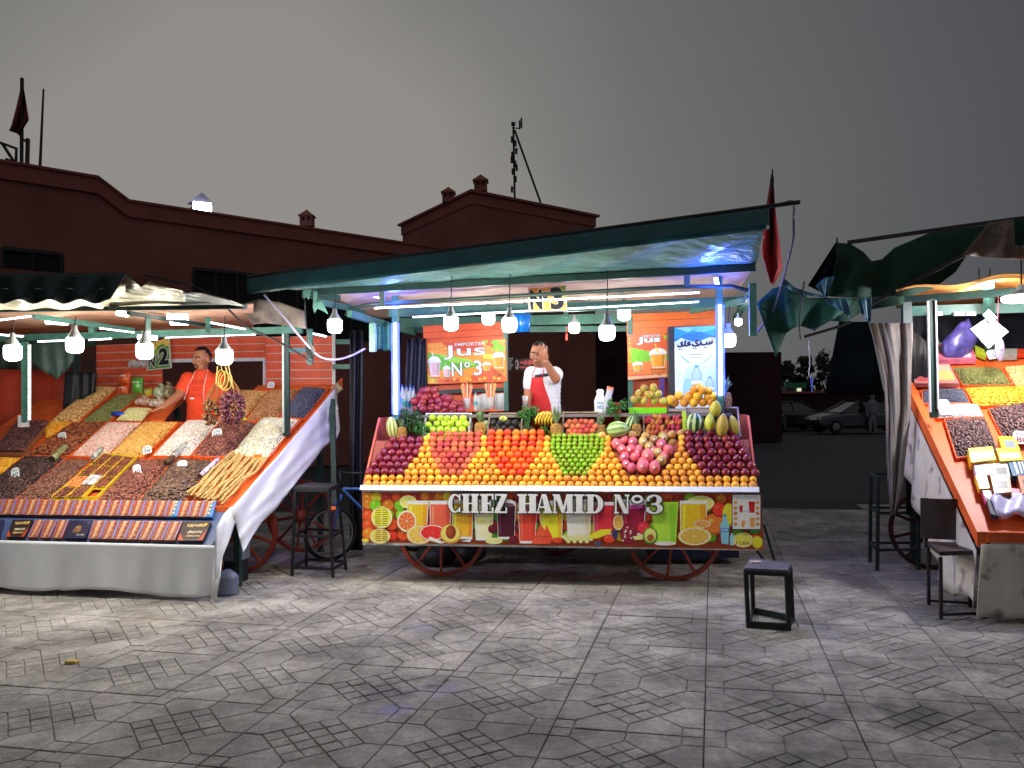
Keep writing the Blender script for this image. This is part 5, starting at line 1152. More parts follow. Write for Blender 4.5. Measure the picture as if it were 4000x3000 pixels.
# bananas
bt = thing('banana_bunch', 'bunch of ripe yellow bananas beside the middle pineapple', 'bananas', cw(FC.aty(2120, 1640, .40).x, .42, 1.28))
for k in range(6):
    u0 = 2092 + k * 12; x = [(2122 + k * 3, 1608), (u0 + 12, 1620), (u0 + 2, 1640), (u0 + 2, 1664 - abs(k - 3) * 2)]
    m = M(); m.tube([FC.w(*FC.aty(a, b, .40 - .006 * k * (1 - i / 4) - .01)) for i, (a, b) in enumerate(x)], [.005, .0105, .0115, .004], 8); obj('banana', m, m_banana, bt, smooth=True)
# pineapples
m_pine = mat('pineapple_skin', (186, 140, 66), rough=.7, var=.25, scale=18, bump=.4, bscale=60, island=.15); m_pineleaf = mat('pineapple_leaf', (120, 150, 104), rough=.6, var=.25, island=.25)
m_pineblue = m_pineleaf
def pineapple(px, pyt, pyb, w_, leafpx, yl, lab, seed):
    r_ = random.Random(seed); t_ = FC.aty(px, pyt, yl); b_ = FC.aty(px, pyb, yl); c = cw(b_.x, yl, b_.z); H = t_.z - b_.z; R = w_ / 2 / 3400 * 7.4
    t = thing('pineapple', lab, 'pineapple', c); m = M(); prof = [(R * .55, 0), (R * .9, H * .12), (R, H * .4), (R * .97, H * .65), (R * .78, H * .9), (R * .4, H)]; m.lathe(c, [(a * .93, z) for a, z in prof], 16)
    rows, cols = 9, 13
    for i in range(rows):
        tt = (i + .5) / rows; rad = R * math.sin(PI * (.17 + .68 * tt)) ** .45 * .97
        for j in range(cols):
            a = 2 * PI * (j + .5 * (i % 2)) / cols; p_ = c + Vector((math.cos(a) * rad, math.sin(a) * rad, H * tt)); d = Vector((math.cos(a), math.sin(a), 0)); s = Vector((-math.sin(a), math.cos(a), 0)); e = R * .24
            m.add([p_ - s * e, p_ - Vector((0, 0, e * .8)), p_ + s * e, p_ + Vector((0, 0, e * .8)), p_ + d * e * .45], [(0, 1, 4), (1, 2, 4), (2, 3, 4), (3, 0, 4)])
    obj('body', m, m_pine, t); m = M(); L = leafpx / 3400 * 7.4; tp = c + Vector((0, 0, H * .98))
    for k in range(34):
        a = r_.uniform(0, 6.28); s_ = k / 34; out = .10 + .5 * (1 - s_) + r_.uniform(-.08, .08); ln = L * (.55 + .45 * s_) * r_.uniform(.85, 1.1); d = Vector((math.cos(a) * out, math.sin(a) * out, 1)).normalized(); sd = Vector((-math.sin(a), math.cos(a), 0)) * R * .17
        p0 = tp + Vector((math.cos(a), math.sin(a), 0)) * R * .15; p1 = p0 + d * ln * .6; p2 = p0 + d * ln + Vector((math.cos(a), math.sin(a), 0)) * ln * .18 * (1 - s_)
        m.add([p0 - sd, p0 + sd, p1 + sd * .8, p1 - sd * .8, p2], [(0, 1, 2, 3), (3, 2, 4)])
    obj('crown', m, m_pineleaf, t)
pineapple(1568, 1668, 1722, 44, 40, .38, 'small shaded pineapple under the dark herbs at the left end', 1)
pineapple(1876, 1650, 1705, 44, 62, .40, 'pineapple between the green apple crate and the avocados', 2)
pineapple(2173, 1655, 1710, 46, 82, .38, 'tall-crowned pineapple between the bananas and the peach crate', 3)
pineapple(2348, 1660, 1705, 36, 50, .44, 'small pineapple just right of the peach crate', 6)
pineapple(2487, 1656, 1705, 38, 66, .40, 'pineapple between the green watermelon and the cactus figs', 4)
pineapple(2834, 1532, 1602, 50, 70, .60, 'pineapple standing high on the right end beside the light strip', 5)
# herb bunches
def herbs(px, py, w_, h_, yl, lab, mt, seed, n=420, stems=True):
    r_ = random.Random(seed); l = FC.aty(px, py, yl); c = cw(*l); rx = w_ / 2 / 3400 * 7.4; rz = h_ / 2 / 3400 * 7.4
    t = thing('herb_bunch', lab, 'herbs', c - Vector((0, 0, rz))); m = M()
    cl = [(Vector((r_.uniform(-1, 1) * rx * .75, r_.uniform(-1, 1) * rx * .5, r_.uniform(-.6, .9) * rz * .85)), r_.uniform(.2, .42) * rx) for _ in range(13)]
    for k in range(n):
        cc, rad = cl[r_.randrange(len(cl))]; d = Vector((r_.gauss(0, 1), r_.gauss(0, 1), r_.gauss(0, 1))).normalized(); p_ = c + cc + d * rad * r_.uniform(.3, 1.1); e = r_.uniform(.006, .013)
        u = (Vector((r_.uniform(-1, 1), r_.uniform(-1, 1), r_.uniform(-1, 1))) + d * .4).normalized(); v = u.cross(Vector((r_.uniform(-1, 1), r_.uniform(-1, 1), r_.uniform(-1, 1)))).normalized()
        m.add([p_ - u * e, p_ + v * e * .6, p_ + u * e, p_ - v * e * .6], [(0, 1, 2, 3)])
    obj('leaves', m, mt, t)
    m = M()
    for k in range(14):
        a = r_.uniform(-.5, .5); m.tube([c + Vector((a * rx * .4, r_.uniform(-.01, .01), -rz)), c + Vector((a * rx, r_.uniform(-.03, .03), r_.uniform(0, .8) * rz))], .0022, 4)
    obj('stems', m, m_leaf, t)
herbs(1610, 1640, 120, 96, .42, 'dark leafy herb bunch over the left end of the cart', m_leafd, 1, 700)
herbs(1650, 1672, 60, 70, .36, 'brighter green sprigs beside the apple crate', m_leaf, 12, 260)
herbs(2060, 1620, 96, 96, .44, 'bright green mint bunch in front of the vendor', m_leaf, 2, 700)
herbs(2058, 1685, 70, 50, .40, 'shaded lower part of herbs under the mint', m_leafd, 3, 260)
herbs(2128, 1682, 46, 40, .36, 'small green leaves under the bananas', m_leaf, 8, 160)
herbs(2410, 1600, 92, 84, .50, 'green mint bunch behind the light green watermelon', m_leaf, 4, 640)
# bottles, straws, glasses, jars on the counter
clear = mat('clear_plastic', (226, 236, 244), rough=.12, trans=.0, alpha=.38, var=.02, spec=.8); glassy = mat('drinking_glass', (220, 224, 226), rough=.08, alpha=.42, var=.02, spec=.9)
teal_cap = mat('bottle_label', (60, 150, 160)); blue_cap = mat('blue_cap', (40, 90, 190))
def bottle(px, pyt, pyb, w_, yl, lab, cap=blue_cap, grp=None, F=FC, Yd=7.7, body=None):
    b_ = F.aty(px, pyb, yl); t_ = F.aty(px, pyt, yl); c = F.w(b_.x, yl, b_.z); H = t_.z - b_.z; R = w_ / 2 / 3400 * Yd; t = thing('water_bottle', lab, 'bottle', c, grp)
    m = M(); m.lathe(c, [(R * .8, 0), (R, H * .04), (R, H * .2), (R * .93, H * .24), (R, H * .28), (R, H * .44), (R * .9, H * .5), (R, H * .56), (R * .95, H * .68), (R * .45, H * .86), (R * .34, H * .93)], 14); obj('body', m, body or clear, t, smooth=True)
    m = M(); m.lathe(c, [(R * 1.015, H * .3), (R * 1.015, H * .5)], 14); obj('label_band', m, teal_cap, t); m = M(); m.lathe(c, [(R * .38, H * .91), (R * .38, H)], 10); obj('cap', m, cap, t)
for k, (px, dy) in enumerate(((1572, 0), (1588, 3), (1603, 0), (1616, 5), (1580, 12), (1598, 14), (1612, 16))): bottle(px, 1503 + dy, 1606 + (dy > 6) * 14, 17, .72 - .004 * dy, 'clear water bottle, %s in the cluster by the left light strip' % nth([1572, 1580, 1588, 1598, 1603, 1612, 1616].index(px), 7), grp='water bottles by the left light strip')
bottle(1858, 1532, 1604, 18, .68, 'clear bottle with a teal band between the straw jars', teal_cap)
def straw_jar(px, pyt, pyb, yl, lab, seed):
    r_ = random.Random(seed); b_ = FC.aty(px, pyb, yl); c = cw(b_.x, yl, b_.z); H = (FC.aty(px, pyt, yl).z - b_.z); t = thing('straw_jar', lab, 'straws', c)
    m = M(); m.lathe(c, [(.028, 0), (.034, H * .42), (.033, H * .42), (.027, .004)], 14); obj('jar', m, glassy, t, smooth=True)
    cols = [mat('straw_%s' % n, c_) for n, c_ in (('pink', (240, 130, 120)), ('cream', (244, 230, 190)), ('green', (190, 220, 120)), ('orange', (240, 150, 90)))]
    for k in range(22):
        a = r_.uniform(0, 6.28); o = Vector((math.cos(a), math.sin(a) * .6, 0)); m = M(); m.tube([c + o * .012 + Vector((0, 0, .01)), c + o * (.03 + .028 * r_.random()) + Vector((0, 0, H * r_.uniform(.9, 1)))], .0032, 6); obj('straw', m, r_.choice(cols), t)
straw_jar(1825, 1496, 1598, .66, 'left jar fanned with pastel drinking straws', 1); straw_jar(1916, 1493, 1596, .66, 'right jar fanned with pastel drinking straws', 2)
for k, px in enumerate((1870, 1882, 1895, 1940, 1950, 1958, 1904)):
    b_ = FC.aty(px, 1603, .70 + .02 * (k % 2)); c = cw(b_.x, .70 + .02 * (k % 2), b_.z); m = M(); m.lathe(c, [(.022, 0), (.028, .13 + .012 * (k % 3)), (.0265, .13 + .012 * (k % 3)), (.02, .006)], 12); obj('drinking_glass', m, glassy, smooth=True, label='empty drinking glass on the counter, %s of the row' % nth([0, 1, 2, 4, 5, 6, 3][k], 7), cat='glass', group='glasses on the counter')
jm = M(); q = FC.aty(1948, 1570, .78); jm.lathe(cw(q.x, .78, q.z - .06), [(.03, 0), (.036, .05), (.05, .1), (.045, .14)], 14); obj('sundae_glass', jm, glassy, label='footed glass bowl at the right end of the glasses', cat='glass', smooth=True)
for (px, kd) in ((1800, 'mango'), (1812, 'mango'), (1790, 'mango')):
    q = FC.aty(px, 1588, .74); fruit('mango', 'mango', cw(q.x, .74, 1.44), .022, label='small orange fruit behind the left straw jar, %s' % nth((px - 1790) // 10, 3), cat='fruit', group='small fruit behind the straw jar')
# detergent bottle, cup sleeve
q = FC.aty(2345, 1602, .66); c = cw(q.x, .66, 1.402); t = thing('plastic_jug', 'white plastic jug with blue lettering behind the mint', 'jug', c)
m = M(); m.lathe(c, [(.045, 0), (.052, .02), (.052, .12), (.03, .17), (.034, .2), (.02, .215)], 16); obj('body', m, mat('white_plastic', (236, 238, 244), rough=.3), t, smooth=True)
m = M(); vv, ff = text_shape('FRESH'); nd = FC.y * -1
for (s_, z0, hh, cc) in (('FRESH', .085, .022, 0), ('NO', .04, .035, 0)):
    vv, ff = text_shape(s_, bold=.02); m.add([c + FC.x * ((a - .5) * .055) * (1) - FC.y * (.0535 - abs(a - .5) ** 2 * .035) + Vector((0, 0, z0 + b * hh)) for a, b in vv], ff)
obj('lettering', m, mat('blue_ink', (40, 110, 180)), t)
q = FC.aty(2362, 1598, .58); c = cw(q.x, .58, 1.402); t = thing('cup_stack', 'slanting stack of clear cups with an orange cup on top', 'cups', c); d = (FC.w(*FC.aty(2388, 1498, .58)) - c); L = d.length; d.normalize()
for k in range(9):
    m = M(); m.lathe(c + d * (L - .1) * k / 9, [(.024, 0), (.03, .09), (.0285, .09), (.022, .003)], 12, d); obj('cup', m, glassy if k < 8 else mat('orange_cup', (226, 120, 70), rough=.4), t, smooth=True)
m = M(); q = FC.aty(2400, 1575, .7); m.fbox(FC, q.x - .02, q.x + .06, .7, .76, 1.402, 1.50); obj('red_box', m, mat('red_box', (190, 30, 30)), label='small red box behind the right mint bunch', cat='box')
# blue hanging cup
bb = P(2050, 1296, 8.3); t = thing('blue_bucket', 'translucent blue plastic tumblers hanging under the roof by the number sign', 'bucket', bb)
for k, dx in enumerate((0, -.05)):
    m = M(); m.lathe(bb + Vector((dx, .03 * k, 0)), [(.045, 0), (.062, .17), (.058, .17), (.042, .005)], 14); obj('tumbler', m, mat('blue_tumbler', (30, 120, 214), rough=.25, emit=.0), t, smooth=True)
m = M(); m.tube([bb + Vector((0, 0, .16)), bb + Vector((0, 0, .34))], .004, 5); obj('cord', m, black_metal, t)
bx = P(2213, 1320, 8.8); m = M(); m.tube([bx, bx + Vector((0, 0, .04))], .012, 6); m.ell(bx, (.014, .014, .03), 8, 6); m.tube([bx + Vector((0, 0, .04)), bx + Vector((.005, 0, .12))], .003, 4); obj('red_ornament', m, mat('red_paint', (200, 50, 40)), label='tiny red ornament dangling from the back beam', cat='ornament')
# ================================================================ LIGHTS on the juice cart
neck = mat('bulb_neck', (190, 196, 196), rough=.35, var=.05); wire = mat('black_wire', (20, 20, 22), rough=.6)
def pendant(px, py, Y, s, label, group, hang=None, power=30, light=True, rgb=(255, 250, 240)):
    c = P(px, py, Y); R = .061 * s; t = thing('pendant_bulb', label, 'light bulb', c, group)
    m = M(); m.lathe(c, [(R * .3, -R * 1.02), (R * .62, -R * .96), (R * .86, -R * .82), (R * .97, -R * .6), (R, -R * .3), (R, R * .5), (R * .97, R * .68), (R * .9, R * .8)], 26); obj('glass', m, bulb_glow, t, smooth=True)
    m = M(); m.lathe(c, [(R * .93, R * .8), (R * .62, R * 1.25), (R * .34, R * 1.75), (R * .30, R * 2.3), (R * .2, R * 2.35)], 14); obj('socket', m, neck, t, smooth=True)
    tz = hang if hang else c.z + R * 5; m = M(); m.tube([c + Vector((0, 0, R * 2.3)), Vector((c.x + .01, c.y, tz))], .004, 5); obj('cable', m, wire, t)
    if light: pt_light(c + Vector((0, -.0, -R * 1.35)), power, rgb, .045, 'bulb_lamp', t)
    return t
BP = 36
for (px, py, Y, s, hz, lab) in ((1308, 1272, 7.0, .97, None, 'lit bulb hanging at the left corner of the green awning'), (1762, 1262, 6.8, .95, 2.50, 'lit bulb hanging in front of the wide juice sign, nearer its left half'), (1990, 1268, 6.75, .95, 2.5, 'lit bulb hanging at the right edge of the wide juice sign'),
                            (2371, 1298, 6.6, 1.0, 2.5, 'lit bulb on a long cable right of the vendor'), (1908, 1243, 8.3, 1.0, None, 'short bulb just above the wide juice sign'), (2243, 1280, 8.6, .9, None, 'small bulb on the rear beam above the vendor'),
                            (2438, 1226, 8.2, 1.0, None, 'short bulb at the top left of the orange right panel'), (2846, 1328, 7.5, 1.0, None, 'lit bulb overlapping the right light strip'), (2884, 1257, 7.9, .55, None, 'small round bulb outside the right light strip')):
    pendant(px, py, Y, s, lab, None, hz, power=BP * s * (1 if Y < 7.4 else .28))
def strip(a, b, w_, label, mt=None, name='light_strip', up=(0, 0, 1)):
    t = thing(name, label, 'light strip', Vector(a)); m = M(); a, b = Vector(a), Vector(b); n = max(6, int((b - a).length / .05)); off = Vector((0, -.006, -.004))
    m.bar(a, b, w_ * 1.25, w_ * .5, up); obj('channel', m, mat('strip_channel', (200, 210, 214), rough=.4), t)
    m = M()
    for k in range(n): m.bar(a.lerp(b, (k + .08) / n) + off * 1.6, a.lerp(b, (k + .92) / n) + off * 1.6, w_, w_ * .6, up)
    obj('diodes', m, mt or white_strip, t); return t
strip(P(1462, 1202, 7.5), P(2732, 1141, 7.15), .016, 'long upper white light strip under the front of the juice stall roof')
strip(P(1612, 1237, 8.1), P(2730, 1177, 7.75), .014, 'long lower white light strip behind the first one')
strip(P(1440, 1150, 7.9), P(1490, 1163, 8.0), .02, 'short white light stick in the left roof gap of the juice stall'); strip(P(1880, 1132, 7.9), P(1920, 1155, 8.2), .016, 'short slanting light stick left of the number sign')
strip(P(2440, 1100, 7.9), P(2452, 1132, 8.2), .02, 'short slanting light stick in the middle right roof gap')
for px, y0, y1, lab in ((1543, 1262, 1618, 'tall upright blue-white light strip at the left post of the juice stall'), (2812, 1190, 1545, 'tall upright blue-white light strip at the right post of the juice stall')):
    a = FC.aty(px, y0, .47); b = FC.aty(px, y1, .47); t = thing('blue_light_strip', lab, 'light strip', FC.w(a.x, .47, b.z))
    m = M(); m.fbox(FC, a.x - .012, a.x + .012, .462, .476, b.z, a.z); obj('core', m, mat('blue_white_led', (230, 236, 255), emit=12, ecol=(205, 218, 255)), t)
    m = M(); m.fbox(FC, a.x - .036, a.x - .013, .468, .484, b.z, a.z); m.fbox(FC, a.x + .013, a.x + .036, .468, .484, b.z, a.z); obj('fringe_strips', m, blue_fringe, t)  # glowing side strips stand for the blue fringe around the core
    for k in range(3): pt_light(FC.w(a.x + (-.05 if px < 2000 else .05), .44, b.z + (a.z - b.z) * (k + .5) / 3), 6.5, (56, 76, 255), .05, 'strip_lamp', t)
a = P(2796, 1085, 7.3); b = P(2806, 1130, 7.5); strip(a, b, .03, 'short blue-white light stick at the top right roof corner', mat('blue_white_led', (230, 236, 255)))
pt_light(P(2790, 1112, 7.0), 20, (60, 90, 255), .06, 'blue_roof_lamp'); pt_light(P(1540, 1162, 7.45), 12, (60, 90, 255), .06, 'blue_roof_lamp')
# flag on the awning pole and cables
fg = thing('awning_flag', 'red flag furled around its pole at the right corner of the green awning', 'flag', P(3020, 1110, 6.5))
m = M(); m.tube([P(3016, 700, 6.45), P(3018, 662, 6.45)], .006, 6); m.tube([P(3014, 1000, 6.5), P(3017, 690, 6.45)], .012, 6); obj('pole', m, black_metal, fg)
m = M(); L_ = [(3012, 680), (3004, 740), (2994, 800), (2986, 860), (2981, 930), (2976, 985), (2990, 1040), (3010, 1105)]; R_2 = [(3020, 680), (3024, 740), (3028, 800), (3034, 860), (3044, 930), (3050, 985), (3056, 1050), (3022, 1112)]
rows = [[P(a[0] + (b[0] - a[0]) * t, a[1] + (b[1] - a[1]) * t, 6.5 + .035 * math.sin(t * 10 + a[1] * .01) - .02) for t in [k / 9 for k in range(10)]] for a, b in zip(L_, R_2)]
m.sheet(rows, (0, .004, 0)); obj('cloth', m, mat('bright_flag_cloth', (190, 36, 40), rough=.65, var=.2, scale=8), fg, smooth=True)
def cable(pts, r, label, mt=wire, name='cable'):
    q = [P(*a) for a in pts]; out = []
    for i in range(len(q) - 1):
        p0 = q[max(i - 1, 0)]; p1, p2 = q[i], q[i + 1]; p3 = q[min(i + 2, len(q) - 1)]
        for k in range(6):
            t = k / 6; out.append(.5 * ((2 * p1) + (p2 - p0) * t + (2 * p0 - 5 * p1 + 4 * p2 - p3) * t * t + (3 * p1 - p0 - 3 * p2 + p3) * t ** 3))
    out.append(q[-1]); m = M(); m.tube(out, r, 7); return obj(name, m, mt, label=label, cat='cable', smooth=True)
cable([(3055, 796, 6.3), (3090, 786, 6.4), (3101, 800, 6.5), (3100, 860, 6.6), (3098, 940, 6.6), (3075, 1030, 6.7), (3055, 1110, 6.8), (3020, 1210, 7.0), (2955, 1300, 7.2)], .009, 'thick cable looping down from the awning corner past the flag', mat('cable_sheath', (70, 66, 96), rough=.4))
cable([(560, 1075, 6.9), (760, 1120, 7.0), (860, 1180, 7.0), (965, 1275, 7.1), (1080, 1330, 7.1), (1220, 1412, 7.1)], .008, 'dark cable sagging from the dried fruit stall roof towards the juice cart')
cable([(1030, 1150, 7.0), (1110, 1240, 7.0), (1150, 1290, 7.0), (1200, 1350, 7.0), (1250, 1395, 7.2), (1310, 1405, 7.4), (1370, 1390, 7.6), (1425, 1362, 7.7)], .009, 'pale cable drooping between the two stalls', mat('pale_cable', (170, 160, 190), rough=.4))
cable([(1190, 1170, 7.1), (1194, 1250, 7.1), (1204, 1340, 7.05), (1210, 1372, 7.05)], .006, 'thin cord hanging from the awning corner down to the coiled cable')
m = M()
for k in range(5):
    c = P(1206 + k * 3, 1362 + k * 4, 7.03); m.tube([c + Vector((math.cos(a) * .022, .01 * math.sin(a * 2), math.sin(a) * .05)) for a in [i * PI / 6 for i in range(13)]], .004, 5, False)
obj('coiled_cable', m, wire, label='coil of black cable tied where the cords cross', cat='cable', smooth=True)
# ================================================================ DRIED FRUIT STALL (left)
slope_l = .475; PL0 = (0, .36, .67); PLN = (0, -slope_l, 1)
def lp(px, py, up=0.0): l = FL.plane(px, py, (0, .36, .67 + up), PLN); return l
def lw(l, up=0.0): return FL.w(l.x, l.y, l.z + up)
tray_orange = mat('tray_orange', (236, 104, 44), rough=.5, var=.12, scale=9)
lst = thing('dried_fruit_stall', 'dried fruit stall with green posts and a ragged awning at left', 'market stall', FL.w(-1.2, 1.0, 0))
def lpz(y): return .67 + slope_l * (y - .36)
m = M(); m.hexa([FL.w(x, y, lpz(y) - d) for d in (.05, .025) for x, y in ((-3.4, .36), (-.0, .36), (-.0, 1.82), (-3.4, 1.82))]); obj('display_board', m, tray_orange, lst)
xa_, xb_ = lp(598, 1654).x, lp(700, 1566).x
for (x0, x1, x2, x3) in ((-3.4, xa_, xb_, -3.4), (-.95, 0.0, 0.0, -.95)):
    m = M(); m.hexa([FL.w(x, y, lpz(y) - d) for d in (.05, .025) for x, y in ((x0, 1.822), (x1, 1.822), (x2, 2.62), (x3, 2.62))]); obj('display_board', m, tray_orange, lst)
m = M(); m.prism([FL.w(.0, y, z) for y, z in ((.34, .60), (2.62, lpz(2.62) - .06), (2.62, lpz(2.62) + .035), (.34, .70))], FL.x * .02); obj('side_board', m, tray_orange, lst)
m = M(); m.fbox(FL, -3.4, 0, .335, .36, .60, .685); obj('front_lip', m, tray_orange, lst)
for x in (-.1, -1.7, -3.2):
    m = M(); m.fbox(FL, x, x + .05, .5, .55, 0, lpz(.5) - .06); obj('leg', m, dark_green_paint, lst); m = M(); m.fbox(FL, x, x + .05, 2.2, 2.25, 0, lpz(2.2) - .06); obj('leg', m, dark_green_paint, lst)
m = M(); m.bar(P(1298, 1560, 8.9), P(1308, 1990, 8.6), .05, .05, (0, 1, 0)); obj('rear_post', m, dark_green_paint, lst)
wheel(930, 2240, 7.8, lst, Frame(0, 0, .19), .38, 10, .1); wheel(1176, 2178, 8.9, lst, Frame(0, 0, .19), .37, 10, .25)

# shelf of boxed dates in front of the trays, tablecloth under it
cloth_w = mat('white_tablecloth', (232, 234, 238), rough=.85, var=.05, scale=3, bump=.12, bscale=30)
def fz(y): return .425 + (.655 - .425) * y / .34
m = M(); m.hexa([FL.w(x, y, fz(y) - d) for d in (.03, .012) for x, y in ((-3.4, .004), (-.02, .004), (-.02, .335), (-3.4, .335))]); obj('front_shelf', m, mat('blue_shelf', (66, 84, 126), rough=.4), lst)
bx_m = mat('box_face', (190, 120, 92), rough=.32, vcol=True, var=.1, scale=60, coat=.3)
def fp_(px, py, up=0.0): return FL.plane(px, py, (0, 0, .425 + up), (0, -(.655 - .425) / .34, 1))
def datebox(i, xl0, xl1, xr0, xr1, yt, yb, style, lab):
    q = [fp_(xl1, yb), fp_(xr1, yb), fp_(xr0, yt), fp_(xl0, yt)]; q = [FL.w(*a) for a in q]; n = (q[1] - q[0]).cross(q[3] - q[0]).normalized(); c = sum(q, Vector()) / 4
    q = [c + (a - c) * .965 for a in q]; th = .022; t = thing('date_box', lab, 'box', c, 'boxes of stuffed dates along the stall front')
    m = M(); m.hexa(q + [a + n * th for a in q]); obj('carton', m, mat('carton_%s' % style, {'brown': (120, 70, 52), 'dark': (38, 26, 24), 'navy': (24, 24, 60), 'blue': (46, 130, 196)}[style], rough=.35), t)
    o = [a + n * (th + .001) for a in q]
    def fn(u, v, k): return (o[3].lerp(o[2], u)).lerp(o[0].lerp(o[1], u), v) + n * (.0002 * k)
    p = Print(fn); r_ = random.Random(i * 7 + 3)
    if style in ('brown', 'blue'):
        p.rect(0, 0, 1, 1, (176, 96, 70)); p.poly([(.34, 0), (.6, 0), (.5, 1), (.24, 1)], (206, 168, 140)); p.poly([(.62, 0), (.95, 0), (.85, 1), (.5, 1)], (150, 84, 62)) if style == 'brown' else p.poly([(.55, 0), (1, 0), (1, 1), (.5, 1)], (52, 138, 206))
        for k in range(5): y = .1 + k * .19; p.fruit(.2 + .05 * (k % 2), y, .12, .085, (150, 70, 40)); p.fruit(.46 - .03 * (k % 2), y + .05, .1, .08, (196, 150, 108))
        for k in range(4): p.fruit(.7, .12 + k * .24, .1, .08, (168, 96, 66) if style == 'brown' else (210, 180, 120))
        p.rect(.93, 0, 1, 1, (120, 140, 200)); p.poly([(0, 0), (.05, 0), (.05, 1), (0, 1)], (98, 118, 186))
    else:
        p.rect(0, 0, 1, 1, (44, 28, 24) if style == 'dark' else (22, 22, 52)); 
        if style == 'dark': p.poly([(0, .6), (.25, 1), (0, 1)], (180, 70, 30)); p.poly([(.8, 1), (1, .4), (1, 1)], (170, 66, 34)); p.text('~DATTES', .2, .12, .85, .3, (210, 180, 110)); p.text('~DE LUXE', .3, .5, .85, .66, (200, 190, 160)); p.ell(.88, .18, .05, .08, (210, 180, 60), 8); p.text('~CHOCOLAT', .3, .74, .85, .86, (190, 160, 100))
        else: p.fruit(.5, .5, .16, .22, (120, 84, 50)); p.fruit(.38, .6, .1, .14, (96, 70, 50)); p.text('~DATTES', .55, .78, .92, .9, (160, 150, 150)); p.poly([(.75, .1), (.95, .05), (.9, .25)], (70, 70, 110))
    p.done('printed_face', bx_m, t)
Zs = lambda x, y: (x * .4521, 1750 + y * .4521)
n1 = 19; xs = [(-90 + i * 101.5) for i in range(n1 + 1)]
for i in range(n1):
    sh = 42; a, b = Zs(xs[i] + sh, 0)[0], Zs(xs[i + 1] + sh, 0)[0]; c_, d_ = Zs(xs[i], 0)[0], Zs(xs[i + 1], 0)[0]; t = i / n1
    yt = 1750 + .4521 * (462 + 14 * t); yb = 1750 + .4521 * (592 + 24 * t)
    st = 'blue' if i in (15, 18) else 'brown'
    datebox(i, a, c_, b, d_, yt, yb, st, 'date box with a blue panel, %s in the upper row' % nth(i, n1) if st == 'blue' else 'small brown date box, %s in the upper row below the trays' % nth(i, n1))
n2 = [(60, 120, 300, 'dark'), (250, 320, 410, 'brown'), (355, 415, 510, 'brown'), (460, 515, 610, 'brown'), (555, 612, 822, 'navy'), (770, 822, 935, 'brown'), (880, 935, 1050, 'brown'), (985, 1045, 1155, 'brown'), (1090, 1155, 1265, 'brown'), (1200, 1265, 1375, 'brown'), (1310, 1370, 1482, 'brown'), (1420, 1482, 1590, 'brown'), (1535, 1590, 1835, 'dark')]
for i, (b0, t0, t1, st) in enumerate(n2):
    w_ = t1 - t0; b1 = b0 + w_ - (10 if st == 'brown' else 20); t = (b0 / 1800); yt = 1750 + .4521 * (634 + 22 * t); yb = 1750 + .4521 * (786 + 40 * t)
    lab = {'dark': 'dark flat gift box of dates at the left end of the lower row' if i == 0 else 'dark flat gift box of dates at the right end of the lower row', 'navy': 'navy blue flat box lying among the small date boxes', 'brown': 'small brown date box, %s in the lower row above the cloth' % nth(i, len(n2))}[st]
    datebox(40 + i, Zs(t0, 0)[0], Zs(b0, 0)[0], Zs(t1, 0)[0], Zs(b1, 0)[0], yt, yb, st, lab)
m = M(); q = [fp_(-40, 2050), fp_(18, 2045), fp_(2, 2108), fp_(-60, 2110)]; m.prism([FL.w(*a) for a in q], (0, 0, .03)); obj('navy_pouch', m, mat('navy_pouch', (20, 22, 60)), label='navy pouch at the left picture edge on the lower shelf', cat='pouch')
# tablecloth: front drop and right corner fall
tcl = thing('tablecloth', 'plain white tablecloth hanging to the ground in front of the dried fruit stall', 'cloth', FL.w(-1.6, 0, 0))
rows = []; NX = 90
for j in range(16):
    t = j / 15; r_ = []
    for i in range(NX + 1):
        s = i / NX; x = -3.4 + s * 3.44; f = t ** 1.3; wv = .010 * math.sin(x * 9) * f + .012 * f * math.sin(x * 23 + 1.3) * (0.3 + .7 * max(0, 1 - abs(x + .3) / .9)) + .012 * f * math.exp(-((x + 1.32) / .03) ** 2)
        r_.append(FL.w(x, -.006 - .02 * f + wv, .428 * (1 - t) + (.055 + .02 * math.sin(x * 5)) * t + (.01 if x > -1.32 else 0) * -t))
    rows.append(r_)
m = M(); m.sheet(rows, (0, .004, 0)); obj('front_drop', m, cloth_w, tcl, smooth=True)
def sx_(px, py, x=.035): return FL.w(*FL.atx(px, py, x))
m = M(); A = [(901, 1978), (872, 2010), (845, 2060), (838, 2120), (834, 2190), (830, 2270), (826, 2342)]; B = [(906, 1985), (914, 2010), (920, 2038), (896, 2112), (868, 2170), (855, 2262), (838, 2345)]
rows = [[FL.w(FL.atx(*a, .0).x + 0, 0, 0) for a in A]]
rows = []
for k in range(7):
    a = FL.aty(*A[k], -.02 + .0 * k) if k > 1 else FL.aty(*A[k], .3 - .16 * k); b = FL.atx(*B[k], .05 + .01 * (k % 2)); r_ = []
    for i in range(9):
        t = i / 8; q = Vector(a).lerp(Vector(b), t); q.x += .02 * math.sin(t * PI * 3) * (k / 6); r_.append(FL.w(*q))
    rows.append(r_)
m.sheet(rows, (0, .003, 0)); obj('corner_fall', m, cloth_w, tcl, smooth=True)
